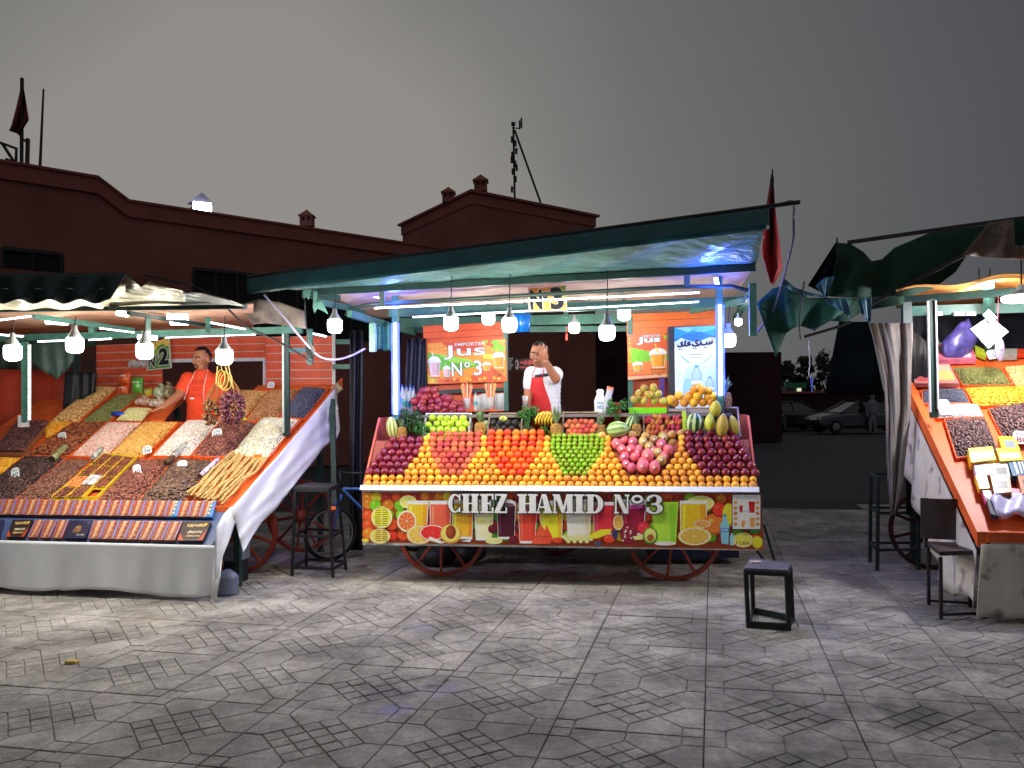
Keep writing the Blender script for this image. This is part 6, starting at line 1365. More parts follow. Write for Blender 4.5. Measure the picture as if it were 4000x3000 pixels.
# long triangular side cloth
U = [(905, 1983), (948, 1936), (990, 1886), (1040, 1830), (1090, 1776), (1140, 1716), (1190, 1658), (1240, 1600), (1285, 1545), (1312, 1510)]
D = [(950, 2160), (985, 2095), (1022, 2040), (1082, 1984), (1130, 1920), (1180, 1855), (1230, 1795), (1262, 1750), (1316, 1711), (1328, 1678)]
rows = []
for k in range(len(U) * 2 - 1):
    f = k / 2; i = min(int(f), len(U) - 2); t0 = f - i; u = Vector((*U[i], 0)).lerp(Vector((*U[i + 1], 0)), t0); d = Vector((*D[i], 0)).lerp(Vector((*D[i + 1], 0)), t0); r_ = []
    for j in range(17):
        t = j / 16; q = u.lerp(d, t); fold = .014 * math.sin(t * 9 + f * .9) * math.sin(PI * min(1, t * 1.2 + .08)) + .01 * math.sin(t * 21 - f * 1.6) * t; l = FL.atx(q.x, q.y, .03 + fold + .03 * t); r_.append(FL.w(*l))
    rows.append(r_)
sc_ = thing('side_cloth', 'white cloth hanging in a long triangle from the right edge of the dried fruit stall', 'cloth', sx_(1100, 1980)); m = M(); m.sheet(rows, (.003, 0, 0)); obj('cloth', m, cloth_w, sc_, smooth=True)
m = M(); m.bar(P(1305, 1505, 9.1), P(1328, 1530, 9.1), .05, .09); obj('edge_block', m, mat('pale_wood', (150, 130, 100)), sc_)
# things under the stall edge
b5 = gnd(857, 2335); t = thing('water_jug', 'ribbed clear water jug on the ground beside the cloth corner', 'jug', b5)
m = M(); m.lathe(b5 + Vector((.03, .12, 0)), [(.07, 0), (.085, .01), (.08, .03), (.086, .05), (.08, .07), (.086, .09), (.08, .11), (.085, .14), (.06, .17), (.02, .2)], 16); obj('body', m, mat('jug_plastic', (120, 128, 150), rough=.2, alpha=.75), t, smooth=True)
bx5 = gnd(868, 2300); m = M(); m.fbox(Frame(bx5.x, bx5.y + .2, .19), -.08, .08, 0, .2, .19, .32); obj('lid_box', m, mat('pale_carton', (120, 124, 130)), label='small pale carton tucked behind the hanging cloth corner above the jug', cat='carton')
m = M(); m.fbox(Frame(bx5.x, bx5.y + .2, .19), -.07, .07, .02, .18, .0, .185); obj('support_block', m, dark_fabric, label='dark block under the small pale carton', cat='block')

# ---- heaps
bits_v, bits_f = sphere_uv(6, 4); bits_v = np.array(bits_v); 
def heap(name, label, quad, size, colors, n_over=1.0, dome=.03, elong=(1.0, .55, .5), seed=1, F=FL, pl=lp, base=None, cat='heap', align=None, wob=0.5, lift=.0):
    """many small pieces heaped in a tray between four corner points"""
    size *= .88; colors = [tuple(min(252, v * (1.16 if max(colors[0]) > 150 else 1.12)) for v in q_) for q_ in colors]; rg = np.random.RandomState(seed); c = [np.array(F.w(*pl(a, b))) for a, b in quad]  # TL TR BR BL
    Wm = (np.linalg.norm(c[1] - c[0]) + np.linalg.norm(c[2] - c[3])) / 2; Hm = (np.linalg.norm(c[3] - c[0]) + np.linalg.norm(c[2] - c[1])) / 2
    ex = c[1] - c[0]; ex /= np.linalg.norm(ex); nz_ = np.cross(ex, c[0] - c[3]); nz_ /= np.linalg.norm(nz_); nz_ = nz_ if nz_[2] > 0 else -nz_; ey = np.cross(nz_, ex)
    cm_ = (c[0] + c[1] + c[2] + c[3]) / 4; c = [cm_ + (q_ - cm_) * 1.035 for q_ in c] if base is not None else c
    sx, sy = size * .62 / n_over, size * .5 / n_over; nx, ny = max(3, int(Wm / sx)), max(3, int(Hm / sy))
    V, Fc, C = [], [], []; nb = len(bits_v); tris = bits_f; cols = [np.array(lin(a)) for a in colors]
    def surf(u, v): return (c[0] * (1 - u) + c[1] * u) * (1 - v) + (c[3] * (1 - u) + c[2] * u) * v
    def hgt(u, v): return dome * (1 - abs(2 * u - 1) ** 4) * (1 - abs(2 * v - 1) ** 4)
    k = 0
    for j in range(ny):
        for i in range(nx):
            u = (i + .5 * (j % 2) + rg.uniform(-.3, .3) + .25) / nx; v = (j + .5 + rg.uniform(-.3, .3)) / ny
            if not (0.0 < u < 1 and 0 < v < 1): continue
            p = surf(u, v) + nz_ * (hgt(u, v) + size * .16 + lift + rg.uniform(-.12, .12) * size)
            a = (align if align is not None else 0) + rg.uniform(-1, 1) * (wob if align is not None else PI); s = size * rg.uniform(.42, .56)
            d1 = ex * math.cos(a) + ey * math.sin(a) + nz_ * rg.uniform(-.25, .25); d1 /= np.linalg.norm(d1); d2 = np.cross(nz_, d1); d2 /= np.linalg.norm(d2); d3 = np.cross(d1, d2)
            V.append(p + (bits_v[:, 2:3] * d1 * elong[0] + bits_v[:, 0:1] * d2 * elong[1] + bits_v[:, 1:2] * d3 * elong[2]) * s)
            Fc += [tuple(q + k * nb for q in f) for f in tris]; cc = cols[rg.randint(len(cols))] * rg.uniform(.8, 1.15); C.append(cc); k += 1
    V = np.concatenate(V); o = (c[0] + c[1] + c[2] + c[3]) / 4
    me = bpy.data.meshes.new(name); me.from_pydata((V - o).tolist(), [], Fc); ca = me.color_attributes.new('Col', 'FLOAT_COLOR', 'POINT')
    arr = np.ones((len(V), 4)); arr[:, :3] = np.repeat(np.array(C), nb, axis=0); ca.data.foreach_set('color', arr.ravel()); me.materials.append(heap_m)
    me.polygons.foreach_set('use_smooth', [True] * len(me.polygons)); t = thing('tray_of_' + name, label, cat, Vector(o)); ob = bpy.data.objects.new(name, me); put(ob, t, Vector(o)); ob['kind'] = 'stuff'
    # ground layer + rim
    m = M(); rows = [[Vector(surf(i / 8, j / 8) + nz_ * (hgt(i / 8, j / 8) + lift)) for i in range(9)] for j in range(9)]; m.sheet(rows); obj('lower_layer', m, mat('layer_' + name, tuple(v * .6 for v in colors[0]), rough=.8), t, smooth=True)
    if base is not None:
        q = [Vector(surf(u, v)) for u, v in ((0, 0), (1, 0), (1, 1), (0, 1))]; nV = Vector(nz_)
        for a, b in ((0, 1), (1, 2), (2, 3), (3, 0)): m = M(); m.bar(q[a] + nV * .002, q[b] + nV * .002, .007, .026, nV); obj('rim', m, base, t)
    return t
heap_m = mat('heap_pieces', (255, 255, 255), rough=.45, vcol=True, var=.12, scale=80, coat=.15)
Z5 = lambda L: [(x * .3616, 1400 + y * .3616) for x, y in L]
Z6b = lambda L: [(600 + x * .3617, 1400 + y * .3617) for x, y in L]
Zd = lambda L: [(x * .4521, 1750 + y * .4521) for x, y in L]
TO = tray_orange
date_c = [(104, 54, 34), (124, 66, 40), (84, 42, 30), (146, 82, 48)]; dark_c = [(58, 40, 38), (76, 52, 48), (44, 30, 30), (92, 62, 54)]
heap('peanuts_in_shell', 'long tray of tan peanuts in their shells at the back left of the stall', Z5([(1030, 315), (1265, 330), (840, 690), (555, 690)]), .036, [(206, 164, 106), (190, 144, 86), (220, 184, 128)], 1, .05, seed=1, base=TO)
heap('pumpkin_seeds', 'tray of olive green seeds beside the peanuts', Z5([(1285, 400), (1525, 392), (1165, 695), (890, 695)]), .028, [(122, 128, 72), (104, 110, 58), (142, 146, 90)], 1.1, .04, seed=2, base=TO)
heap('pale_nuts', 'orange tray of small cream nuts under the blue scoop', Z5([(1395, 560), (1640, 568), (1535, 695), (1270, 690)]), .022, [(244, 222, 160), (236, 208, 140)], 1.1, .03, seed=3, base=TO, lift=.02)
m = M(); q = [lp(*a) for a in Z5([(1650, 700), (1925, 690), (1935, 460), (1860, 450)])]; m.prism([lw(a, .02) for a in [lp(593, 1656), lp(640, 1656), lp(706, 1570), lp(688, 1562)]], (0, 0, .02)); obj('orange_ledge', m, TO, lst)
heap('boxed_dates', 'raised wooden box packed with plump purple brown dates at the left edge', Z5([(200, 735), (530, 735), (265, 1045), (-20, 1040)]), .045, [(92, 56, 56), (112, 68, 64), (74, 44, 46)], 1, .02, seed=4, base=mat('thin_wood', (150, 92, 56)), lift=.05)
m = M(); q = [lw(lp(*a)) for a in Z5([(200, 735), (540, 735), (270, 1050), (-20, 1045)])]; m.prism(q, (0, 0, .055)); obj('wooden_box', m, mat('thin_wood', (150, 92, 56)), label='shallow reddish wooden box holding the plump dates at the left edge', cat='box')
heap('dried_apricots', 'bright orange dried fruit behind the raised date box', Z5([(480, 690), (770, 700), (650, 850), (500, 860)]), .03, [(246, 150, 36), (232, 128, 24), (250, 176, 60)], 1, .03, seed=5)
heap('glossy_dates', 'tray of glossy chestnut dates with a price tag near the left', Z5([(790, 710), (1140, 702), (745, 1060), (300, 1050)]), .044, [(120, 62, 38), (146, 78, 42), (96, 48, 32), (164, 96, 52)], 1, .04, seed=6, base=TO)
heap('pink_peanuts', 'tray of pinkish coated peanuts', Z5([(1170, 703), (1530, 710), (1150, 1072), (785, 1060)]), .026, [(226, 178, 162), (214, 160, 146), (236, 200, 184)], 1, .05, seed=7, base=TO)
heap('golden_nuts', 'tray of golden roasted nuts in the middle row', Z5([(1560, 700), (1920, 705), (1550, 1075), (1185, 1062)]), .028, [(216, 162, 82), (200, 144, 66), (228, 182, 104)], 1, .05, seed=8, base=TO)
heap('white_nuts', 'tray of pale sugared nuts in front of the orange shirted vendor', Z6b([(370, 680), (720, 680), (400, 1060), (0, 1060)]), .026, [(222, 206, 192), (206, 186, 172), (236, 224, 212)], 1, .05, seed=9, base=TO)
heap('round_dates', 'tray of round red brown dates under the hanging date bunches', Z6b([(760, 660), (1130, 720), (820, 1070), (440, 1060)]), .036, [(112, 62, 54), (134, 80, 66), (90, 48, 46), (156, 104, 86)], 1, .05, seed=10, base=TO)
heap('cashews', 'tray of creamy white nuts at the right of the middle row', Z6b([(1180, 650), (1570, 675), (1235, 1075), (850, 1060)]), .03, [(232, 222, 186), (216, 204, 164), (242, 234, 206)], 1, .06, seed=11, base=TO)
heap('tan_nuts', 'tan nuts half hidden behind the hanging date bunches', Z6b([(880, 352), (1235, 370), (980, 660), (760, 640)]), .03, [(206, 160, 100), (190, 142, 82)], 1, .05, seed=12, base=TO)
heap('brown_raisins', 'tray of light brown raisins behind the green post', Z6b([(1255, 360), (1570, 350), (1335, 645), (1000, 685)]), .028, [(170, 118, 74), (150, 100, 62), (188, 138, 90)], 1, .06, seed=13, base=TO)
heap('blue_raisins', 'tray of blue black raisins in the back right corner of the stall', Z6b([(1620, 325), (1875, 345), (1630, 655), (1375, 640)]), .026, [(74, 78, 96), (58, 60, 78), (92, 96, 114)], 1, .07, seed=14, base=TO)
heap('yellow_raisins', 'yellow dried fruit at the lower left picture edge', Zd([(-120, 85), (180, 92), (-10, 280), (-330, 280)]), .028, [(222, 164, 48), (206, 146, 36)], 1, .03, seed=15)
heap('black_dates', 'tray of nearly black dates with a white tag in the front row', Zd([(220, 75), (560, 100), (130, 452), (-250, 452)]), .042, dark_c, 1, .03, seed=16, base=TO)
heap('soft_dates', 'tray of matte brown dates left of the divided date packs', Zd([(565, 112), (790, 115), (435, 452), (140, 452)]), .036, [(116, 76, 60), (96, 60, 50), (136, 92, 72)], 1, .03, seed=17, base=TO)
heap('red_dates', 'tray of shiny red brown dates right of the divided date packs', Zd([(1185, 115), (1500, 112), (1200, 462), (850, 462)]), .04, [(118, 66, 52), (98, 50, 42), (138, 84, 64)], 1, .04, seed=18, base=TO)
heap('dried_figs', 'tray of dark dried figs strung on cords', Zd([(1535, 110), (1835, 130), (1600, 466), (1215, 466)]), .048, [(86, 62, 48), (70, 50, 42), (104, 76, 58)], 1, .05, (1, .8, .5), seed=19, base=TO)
# divided packs of dates
pk_t = thing('date_pack_case', 'yellow edged case divided into small packs of dates', 'case', lw(lp(360, 1870)))
Q = [Vector((*a, 0)) for a in Zd([(905, 80), (1180, 112), (840, 462), (450, 462)])]
ym = mat('yellow_card', (226, 190, 40), rough=.5); cl = M()
def qq(u, v): q = Q[0].lerp(Q[1], u).lerp(Q[3].lerp(Q[2], u), v); return q.x, q.y
for i in range(4): m = M(); m.bar(lw(lp(*qq(i / 3, 0)), .03), lw(lp(*qq(i / 3, 1)), .03), .01, .03); obj('divider', m, ym, pk_t)
for j in range(5): m = M(); m.bar(lw(lp(*qq(0, j / 4)), .028), lw(lp(*qq(1, j / 4)), .028), .01, .03); obj('divider', m, ym, pk_t)
for i in range(3):
    for j in range(4):
        if (i, j) == (2, 3): 
            continue
        a = .04
        t = heap('packed_dates', 'small pack of dates in the divided case, row %s' % ('at the back', 'second from the back', 'third from the back', 'at the front')[j] + (' on the left', ' in the middle', ' on the right')[i], [qq((i + a) / 3, (j + a) / 4), qq((i + 1 - a) / 3, (j + a) / 4), qq((i + 1 - a) / 3, (j + 1 - a) / 4), qq((i + a) / 3, (j + 1 - a) / 4)], .03, date_c if (i, j) != (0, 2) else [(214, 130, 70), (196, 110, 60)], 1, .01, seed=30 + i * 5 + j, lift=.03, cat='date pack')
m = M(); m.prism([lw(lp(*qq(u, v)), .052) for u, v in ((.36, .52), (.66, .52), (.66, .74), (.36, .74))], (0, 0, .004)); obj('printed_packet', m, mat('packet_white', (220, 220, 224), rough=.25, var=.5, scale=30), label='black and white printed packet lying on the divided date packs', cat='packet')
# long strings of dried figs
rope_m = mat('fig_string', (196, 162, 100), rough=.7, var=.25, scale=30, island=.12)
for k in range(16):
    t = k / 15; x0 = 898 + 122 * t; x1 = 732 + 136 * t; y0 = 1790 + 44 * max(0, t - .2); y1 = 1948 + 30 * t; st_ = thing('fig_string', 'knobbly tan string of threaded dried figs, %s' % nth(k, 16), 'string', lw(lp((x0 + x1) / 2, (y0 + y1) / 2)), 'tan fig strings on the right front corner')
    m = M(); n = 30
    for i in range(n):
        s = i / (n - 1); px = x0 + (x1 - x0) * s + 5 * math.sin(s * 9 + k * 1.7); py = y0 + (y1 - y0) * s; c = lw(lp(px, py), .025 + .015 * ((k * 5) % 3) + .006 * math.sin(s * 14 + k)); m.ell(c, (.0145, .0165, .0135), 7, 5, Matrix.Rotation(.5 * math.sin(i * 2.1 + k), 3, 'Y'))
    obj('figs', m, rope_m, st_, smooth=True)
m = M(); m.prism([lw(lp(*a), .005) for a in ((985, 1790), (1046, 1795), (1010, 1842), (975, 1835))], (0, 0, .012)); obj('wood_panel', m, mat('tan_board', (214, 160, 92), stretch=(1, 9, 1), scale=10, var=.25), label='bare tan wooden board beside the fig strings', cat='board')
m = M(); m.fbox(Frame(*lw(lp(990, 1795)).xy, .19), -.0, .065, 0, .03, lp(990, 1795).z, lp(990, 1795).z + .045); obj('orange_clip', m, mat('orange_clip', (240, 120, 30)), label='small orange plastic clip on the tray rim', cat='clip')
# price tags
tag_m = mat('price_tag', (226, 232, 232), rough=.5, var=.05); ink = mat('tag_ink', (60, 64, 84))
def ptag(px, py, w_, h_, lab, pl=lp, F=FL, ang=.0, txt='70', ink_m=None, grp=None):
    c = F.w(*pl(px, py + h_ / 2)) + Vector((0, -.01, .035)); s = c.y / 3400; W_, H_ = w_ * s, h_ * s; lean = Vector((0, .45, .9)).normalized(); R = Matrix.Rotation(ang, 3, lean.cross(F.x)); ux = R @ F.x; uy = R @ lean
    n = ux.cross(uy).normalized() * -1; n = -n if n.y > 0 else n; t = thing('price_tag', lab, 'price tag', c, grp)
    q = [(-.5, 0), (.5, 0), (.5, .8), (.3, 1), (-.3, 1), (-.5, .8)]; m = M(); m.prism([c + ux * (a * W_) + uy * (b * H_) for a, b in q], n * -.003); obj('card', m, tag_m, t)
    vv, ff = text_shape(txt, bold=.01); m = M(); m.add([c + n * .0012 + ux * ((a - .5) * W_ * .7) + uy * (H_ * (.12 + b * .4)) for a, b in vv], ff); m.add([c + n * .0012 + ux * ((a - .5) * W_ * .6) + uy * (H_ * (.62 + b * .22)) for a, b in text_shape('DH')[0]], text_shape('DH')[1]); obj('writing', m, ink_m or ink, t)
ptag(245, 1715, 34, 36, 'white price tag stuck in the glossy chestnut dates', ang=-.3, txt='90'); ptag(578, 1768, 36, 36, 'white price tag between the golden and the pale nuts', ang=-.3); ptag(62, 1858, 34, 44, 'white price tag standing in the nearly black dates', ang=-.3, txt='60')
ptag(540, 1846, 32, 46, 'white price tag in the shiny red brown dates', ang=-.35, txt='60'); ptag(850, 1706, 42, 46, 'white price tag in the round dates below the hanging bunches', ang=-.2, txt='120'); ptag(711, 1832, 42, 44, 'greyish price tag on the dried figs', ang=-.1, txt='40'); ptag(1058, 1514, 28, 26, 'pale blue tinted tag behind the light brown raisins', txt='35')
# wrapped rolls and bags lying on the trays
wrapm = mat('cellophane', (196, 200, 192), rough=.18, alpha=.8, var=.5, scale=30, bump=.6, bscale=40)
def roll(a, b, r, mt, lab, cat='roll', name='wrapped_roll', mt2=None):
    p0, p1 = lw(lp(*a), .05), lw(lp(*b), .05); t = thing(name, lab, cat, p0); m = M(); m.tube([p0, p0.lerp(p1, .15), p0.lerp(p1, .85), p1], [r * .8, r, r * .95, r * .6], 12); obj('wrap', m, mt, t, smooth=True)
    m = M(); d = (p1 - p0).normalized(); m.tube([p0 - d * .004, p0 - d * .012], r * .82, 12); obj('end_cap', m, mt2 or mat('dark_end', (56, 44, 30)), t)
roll((205, 1812), (262, 1760), .035, mat('wrapped_olive', (150, 150, 104), rough=.2, var=.5, scale=30, coat=.5), 'olive cellophane roll lying across the dark dates')
roll((365, 1808), (400, 1770), .028, wrapm, 'clear crinkled packet behind the divided date packs', mt2=wrapm); roll((668, 1812), (730, 1752), .03, wrapm, 'clear crinkled packet between pale nuts and figs')
roll((784, 1880), (856, 1812), .022, mat('purple_wrap', (214, 200, 232), rough=.2, var=.6, scale=26, coat=.5), 'white and purple wrapped roll beside the fig strings'); roll((650, 1830), (680, 1805), .03, mat('dark_fig', (90, 60, 40)), 'brown sweet roll at the top of the dried figs')
# packs next to the vendor
def pouch(px, py, w_, h_, c1, c2, lab, yl=2.42, txt=None, d=.05):
    a = FL.aty(px, py, yl); s = FL.w(*a).y / 3400; t = thing('snack_pack', lab, 'pack', FL.w(*a)); m = M(); W_, H_ = w_ * s, h_ * s; rows = []
    for j in range(7):
        v = j / 6; b_ = math.sin(PI * v) ** .6; rows.append([FL.w(a.x + (i / 6 - .5) * W_ * (1 - .06 * b_), a.y - d * b_ * math.sin(PI * i / 6), a.z - H_ / 2 + H_ * v) for i in range(7)])
    m.sheet(rows, FL.y * .01); obj('packet', m, mat('pack_%d_%d' % (px, py), c1, rough=.3, var=.2, scale=20), t, smooth=True)
    def fn(u, v, k): b_ = math.sin(PI * (1 - v)) ** .6 if 0 < v < 1 else 0; return FL.w(a.x + (u - .5) * W_ * .95, a.y - d * b_ * math.sin(PI * u) - .004 - k * .0003, a.z + H_ / 2 - H_ * v)
    p = Print(fn); p.rect(.1, .5, .9, .85, c2); p.rect(.1, .15, .9, .4, tuple(min(255, v * 1.2) for v in c1)); p.text('~' + (txt or 'NUTS'), .2, .2, .8, .36, (240, 240, 230)); p.done('print', printed, t)
pouch(486, 1478, 50, 46, (224, 96, 44), (236, 170, 110), 'orange tub of snacks, upper of the two stacked on the plank wall side', txt='DATTES'); pouch(482, 1524, 50, 44, (222, 92, 44), (240, 190, 150), 'orange tub of snacks, lower of the two stacked', txt='DATTES')
pouch(536, 1508, 50, 68, (90, 176, 60), (210, 196, 140), 'bright green bag of nuts beside the orange tubs', txt='PISTACHE'); pouch(578, 1535, 36, 36, (216, 200, 50), (70, 130, 150), 'small yellow and blue pack behind the clear bags')
def bag(px, py, rx, rz, mt, lab, yl=2.3):
    a = FL.aty(px, py, yl); c = FL.w(*a); s = c.y / 3400; t = thing('nut_bag', lab, 'bag', c); m = M(); v, f = sphere_uv(16, 12)
    vv = [c + Vector((x * rx * s * (1 + .12 * math.sin(5 * z_ + 4 * x)), y * .08, z_ * rz * s * (1 + .1 * math.sin(6 * x)))) for x, y, z_ in v]; m.add(vv, f); m.tube([c + Vector((0, 0, rz * s * .9)), c + Vector((.01, 0, rz * s * 1.25))], [.02, .035], 8); obj('sack', m, mt, t, smooth=True)
bag(628, 1532, 30, 26, mat('clear_green_bag', (196, 206, 170), rough=.2, var=.5, scale=20, coat=.4), 'clear bag of nuts with a green tie next to the vendor'); bag(658, 1530, 22, 30, mat('clear_tan_bag', (160, 156, 116), rough=.2, var=.5, scale=24, coat=.4), 'clear knotted bag of seeds nearest the vendor')
bag(560, 1568, 34, 18, mat('clear_pink_bag', (214, 180, 160), rough=.2, var=.5, scale=26, coat=.4), 'clear bag of pink nuts lying in front of the green bag', 2.15); bag(618, 1574, 38, 20, mat('clear_white_bag', (226, 210, 190), rough=.2, var=.5, scale=26, coat=.4), 'clear bag of pale nuts lying near the vendor hand', 2.1)
p0, p1 = lw(lp(438, 1634), .05), lw(lp(520, 1638), .05); t = thing('blue_scoop', 'blue plastic scoop resting on the cream nuts', 'scoop', p0); m = M(); m.tube([p0, p0.lerp(p1, .3), p0.lerp(p1, .62)], [.018, .026, .012], 10); obj('bowl', m, mat('scoop_blue', (40, 80, 220), rough=.35), t, smooth=True); m = M(); m.tube([p0.lerp(p1, .6), p1], [.009, .007], 8); obj('handle', m, mat('scoop_blue', (40, 80, 220)), t, smooth=True)

# ---- back wall of planks, sign, roof
lp_orange = mat('plank_orange', (228, 92, 58), rough=.5, var=.14, scale=7, bump=.15); plank_gap = mat('plank_gap', (226, 200, 186), rough=.6)
def lpanel(name, pts, y, mt, parent, th=.018): m = M(); ls = [FL.aty(a, b, y) for a, b in pts]; m.prism([FL.w(l.x, y, l.z) for l in ls][::-1], FL.y * th); return obj(name, m, mt, parent)
def lplanks(quad, y, n, label, cut=None):
    ls = [FL.aty(a, b, y) for a, b in quad]; t = thing('plank_wall', label, 'wall', FL.w(sum(l.x for l in ls) / 4, y, min(l.z for l in ls)))
    lpanel('backing', quad, y + .02, plank_gap, t, .01); TL, TR, BR, BL_ = [Vector((*a, 0)) for a in quad]
    for k in range(n):
        t0, t1 = (k + .05) / n, (k + .93) / n; q = [TL.lerp(BL_, t0), TR.lerp(BR, t0), TR.lerp(BR, t1), TL.lerp(BL_, t1)]; lpanel('plank', [(v.x, v.y) for v in q], y, lp_orange, t)
    return t
lplanks(((376, 1349), (632, 1340), (632, 1560), (376, 1560)), 2.9, 7, 'orange plank wall left of the number 2 sign'); lplanks(((660, 1322), (1034, 1312), (1034, 1402), (660, 1408)), 2.9, 3, 'orange plank strip over the vendor window'); lplanks(((1036, 1316), (1302, 1312), (1302, 1545), (1036, 1545)), 2.9, 7, 'orange plank wall with white joints right of the vendor window')
m = M(); m.fbox(FL, FL.aty(1036, 1400, 2.88).x - .02, FL.aty(1036, 1400, 2.88).x, 2.86, 2.9, 1.5, FL.aty(1036, 1404, 2.88).z); obj('window_trim', m, white_trim, lst)
lpanel('window_sill', ((660, 1402), (1034, 1397), (1034, 1410), (660, 1416)), 2.87, white_trim, lst)
t, p = sign_board('number_two_sign', 'green number sign reading N°2 with sliced fruit at its top', ((583, 1338), (660, 1322), (668, 1438), (573, 1447)), 2.75, (200, 210, 190), F=FL)
p.rect(0, 0, 1, 1, (226, 228, 220)); p.rect(.03, .02, .97, .97, (96, 160, 60)); p.poly([(.05, .5), (.5, .3), (.6, .6), (.1, .8)], (150, 196, 90)); 
for (x, y) in ((.2, .1), (.75, .06), (.9, .15), (.5, .08), (.3, .22)): p.slice(x, y, .14, .1, (226, 150, 50), (240, 190, 70))
p.text('N', .07, .52, .34, .9, (30, 32, 32), (236, 238, 232), .03, .03); p.text('o', .38, .5, .5, .66, (30, 32, 32), (236, 238, 232), .02, .02); p.text('2', .5, .28, .93, .86, (30, 32, 40), (236, 238, 232), .035, .05); p.done('printed_face', printed, t)
m = M(); a = FL.aty(540, 1420, 2.8); c = FL.w(*a)
for k in range(6): m.ell(c + FL.x * (-.1 + k * .035) + Vector((0, 0, .01 * math.sin(k * 2))), (.03, .02, .042), 8, 6, Matrix.Rotation(.4, 3, 'Y'))
obj('rolled_bags', m, mat('white_bags', (204, 200, 200), rough=.4), label='rolled white plastic bags pinned on the orange planks', cat='bags', smooth=True)
def lbeam(a, b, w, h, mt=green_paint, nm='beam'): m = M(); m.bar(P(*a), P(*b), w, h); return obj(nm, m, mt, lst)
lbeam((-150, 1326, 8.3), (1180, 1288, 7.9), .05, .062); lbeam((-150, 1214, 6.6), (962, 1199, 6.3), .04, .03, dark_green_paint); lbeam((130, 1235, 6.9), (520, 1290, 8.0), .035, .04); lbeam((500, 1222, 6.7), (830, 1275, 7.9), .035, .03, dark_green_paint)
lbeam((362, 1270, 7.9), (362, 1300, 7.9), .05, .06); lbeam((580, 1235, 7.0), (580, 1298, 7.9), .04, .035); lbeam((812, 1250, 7.6), (812, 1290, 7.8), .04, .05)
m = M(); m.bar(P(1117, 1262, 8.0), P(1120, 1702, 8.15), .058, .05, (0, 1, 0)); obj('post', m, dark_green_paint, lst); m = M(); m.bar(P(1106, 1262, 7.97), P(1107, 1690, 8.11), .014, .03, (0, 1, 0)); obj('post_edge', m, mat('pale_trim', (206, 214, 200)), lst)
m = M(); m.bar(P(98, 1335, 8.0), P(99, 1650, 8.1), .045, .05, (0, 1, 0)); obj('post', m, green_paint, lst); lbeam((1128, 1368, 8.0), (1200, 1368, 8.1), .04, .04); m = M(); m.bar(P(1210, 1285, 8.1), P(1211, 1424, 8.1), .05, .05, (0, 1, 0)); obj('strut', m, green_paint, lst)
m = M(); m.bar(P(1304, 1300, 9.5), P(1304, 1560, 9.5), .035, .03, (0, 1, 0)); obj('wall_post', m, white_trim, lst)
# roof cloth and awning
lroof = mat('tan_roof_cloth', (196, 150, 122), rough=.8, var=.15, scale=3)
rows = []
for j in range(7):
    t = j / 6; rows.append([P(-300 + 1290 * s, 1212 - 14 * s + (100 - 5 * s) * t, 6.6 + 2.9 * t) + Vector((0, 0, .02 * math.sin(s * 14))) for s in [k / 24 for k in range(25)]])
m = M(); m.sheet(rows, (0, 0, .006)); obj('roof_sheet', m, lroof, lst, smooth=True)
rows = []
for j in range(8):
    t = j / 7; r_ = []
    for i in range(61):
        s = i / 60; x = -260 + 690 * s + 65 * s * (1 - t); yb_ = 1178 + 9 * math.sin(s * 36) ; r_.append(P(x, 1066 + (yb_ - 1066) * t, 5.95 + .05 * math.sin(s * 36) * t))
    rows.append(r_)
m = M(); m.sheet(rows, (0, .004, 0)); obj('valance', m, mat('dark_teal_tarp', (12, 44, 42), rough=.5, var=.25, scale=5, bump=.3, bscale=6), lst, smooth=True)
pale_under = mat('pale_tarp_underside', (208, 204, 168), rough=.4, var=.2, scale=4, bump=.8, bscale=5, stretch=(1, 3, 1), spec=.6)
rows = []   # pale underside between the wavy hem and the front beam
for j in range(9):
    t = j / 8; rows.append([P(-260 + 750 * s, (1128 if s < .9 else 1110) + (1208 - 1120) * t, 5.97 + .6 * t) + Vector((0, 0, -.02 * math.sin(PI * t) * (1 + math.sin(s * 30)))) for s in [k / 50 for k in range(51)]])
m = M(); m.sheet(rows, (0, .002, .004)); obj('awning_underside', m, pale_under, lst, smooth=True)
rows = []
T_ = [(494, 1076), (560, 1092), (640, 1112), (728, 1138), (800, 1150), (880, 1168), (960, 1195)]; Bq = [(420, 1206), (500, 1208), (600, 1206), (700, 1203), (800, 1202), (880, 1201), (962, 1202)]
for j in range(9):
    t = j / 8; rows.append([P(a[0] + (b[0] - a[0]) * t, a[1] + (b[1] - a[1]) * t, 6.0 + .5 * t) + Vector((0, .05 * math.sin(t * 7 + i * 1.1), -.01 * math.sin(t * 9 + i))) for i, (a, b) in enumerate(zip(T_, Bq))])
m = M(); m.sheet([r_[:4] for r_ in rows], (0, .004, 0)); obj('awning_corner', m, pale_under, lst, smooth=True); m = M(); m.sheet([r_[3:] for r_ in rows], (0, .004, 0)); obj('awning_end', m, mat('grey_teal_tarp', (72, 92, 88), rough=.45, var=.25), lst, smooth=True)
m = M(); m.prism([P(*a, 5.9) for a in ((510, 1086), (560, 1084), (590, 1096), (550, 1122))], (0, .004, 0)); obj('red_scrap', m, mat('red_scrap', (110, 40, 30)), lst)
for (px, py, lab) in ((50, 1376, 'lit bulb nearest the left picture edge over the dried fruit'), (292, 1346, 'second lit bulb from the left over the dried fruit'), (565, 1370, 'lit bulb in front of the number 2 sign'), (876, 1392, 'lit bulb beside the vendor in orange, above the hanging dates')):
    pendant(px, py, 6.75, 1.06, lab, None, 2.2, power=BP * 1.05)
fat = mat('fat_lamp', (255, 255, 255), emit=10, ecol=(240, 255, 245), sample=False)
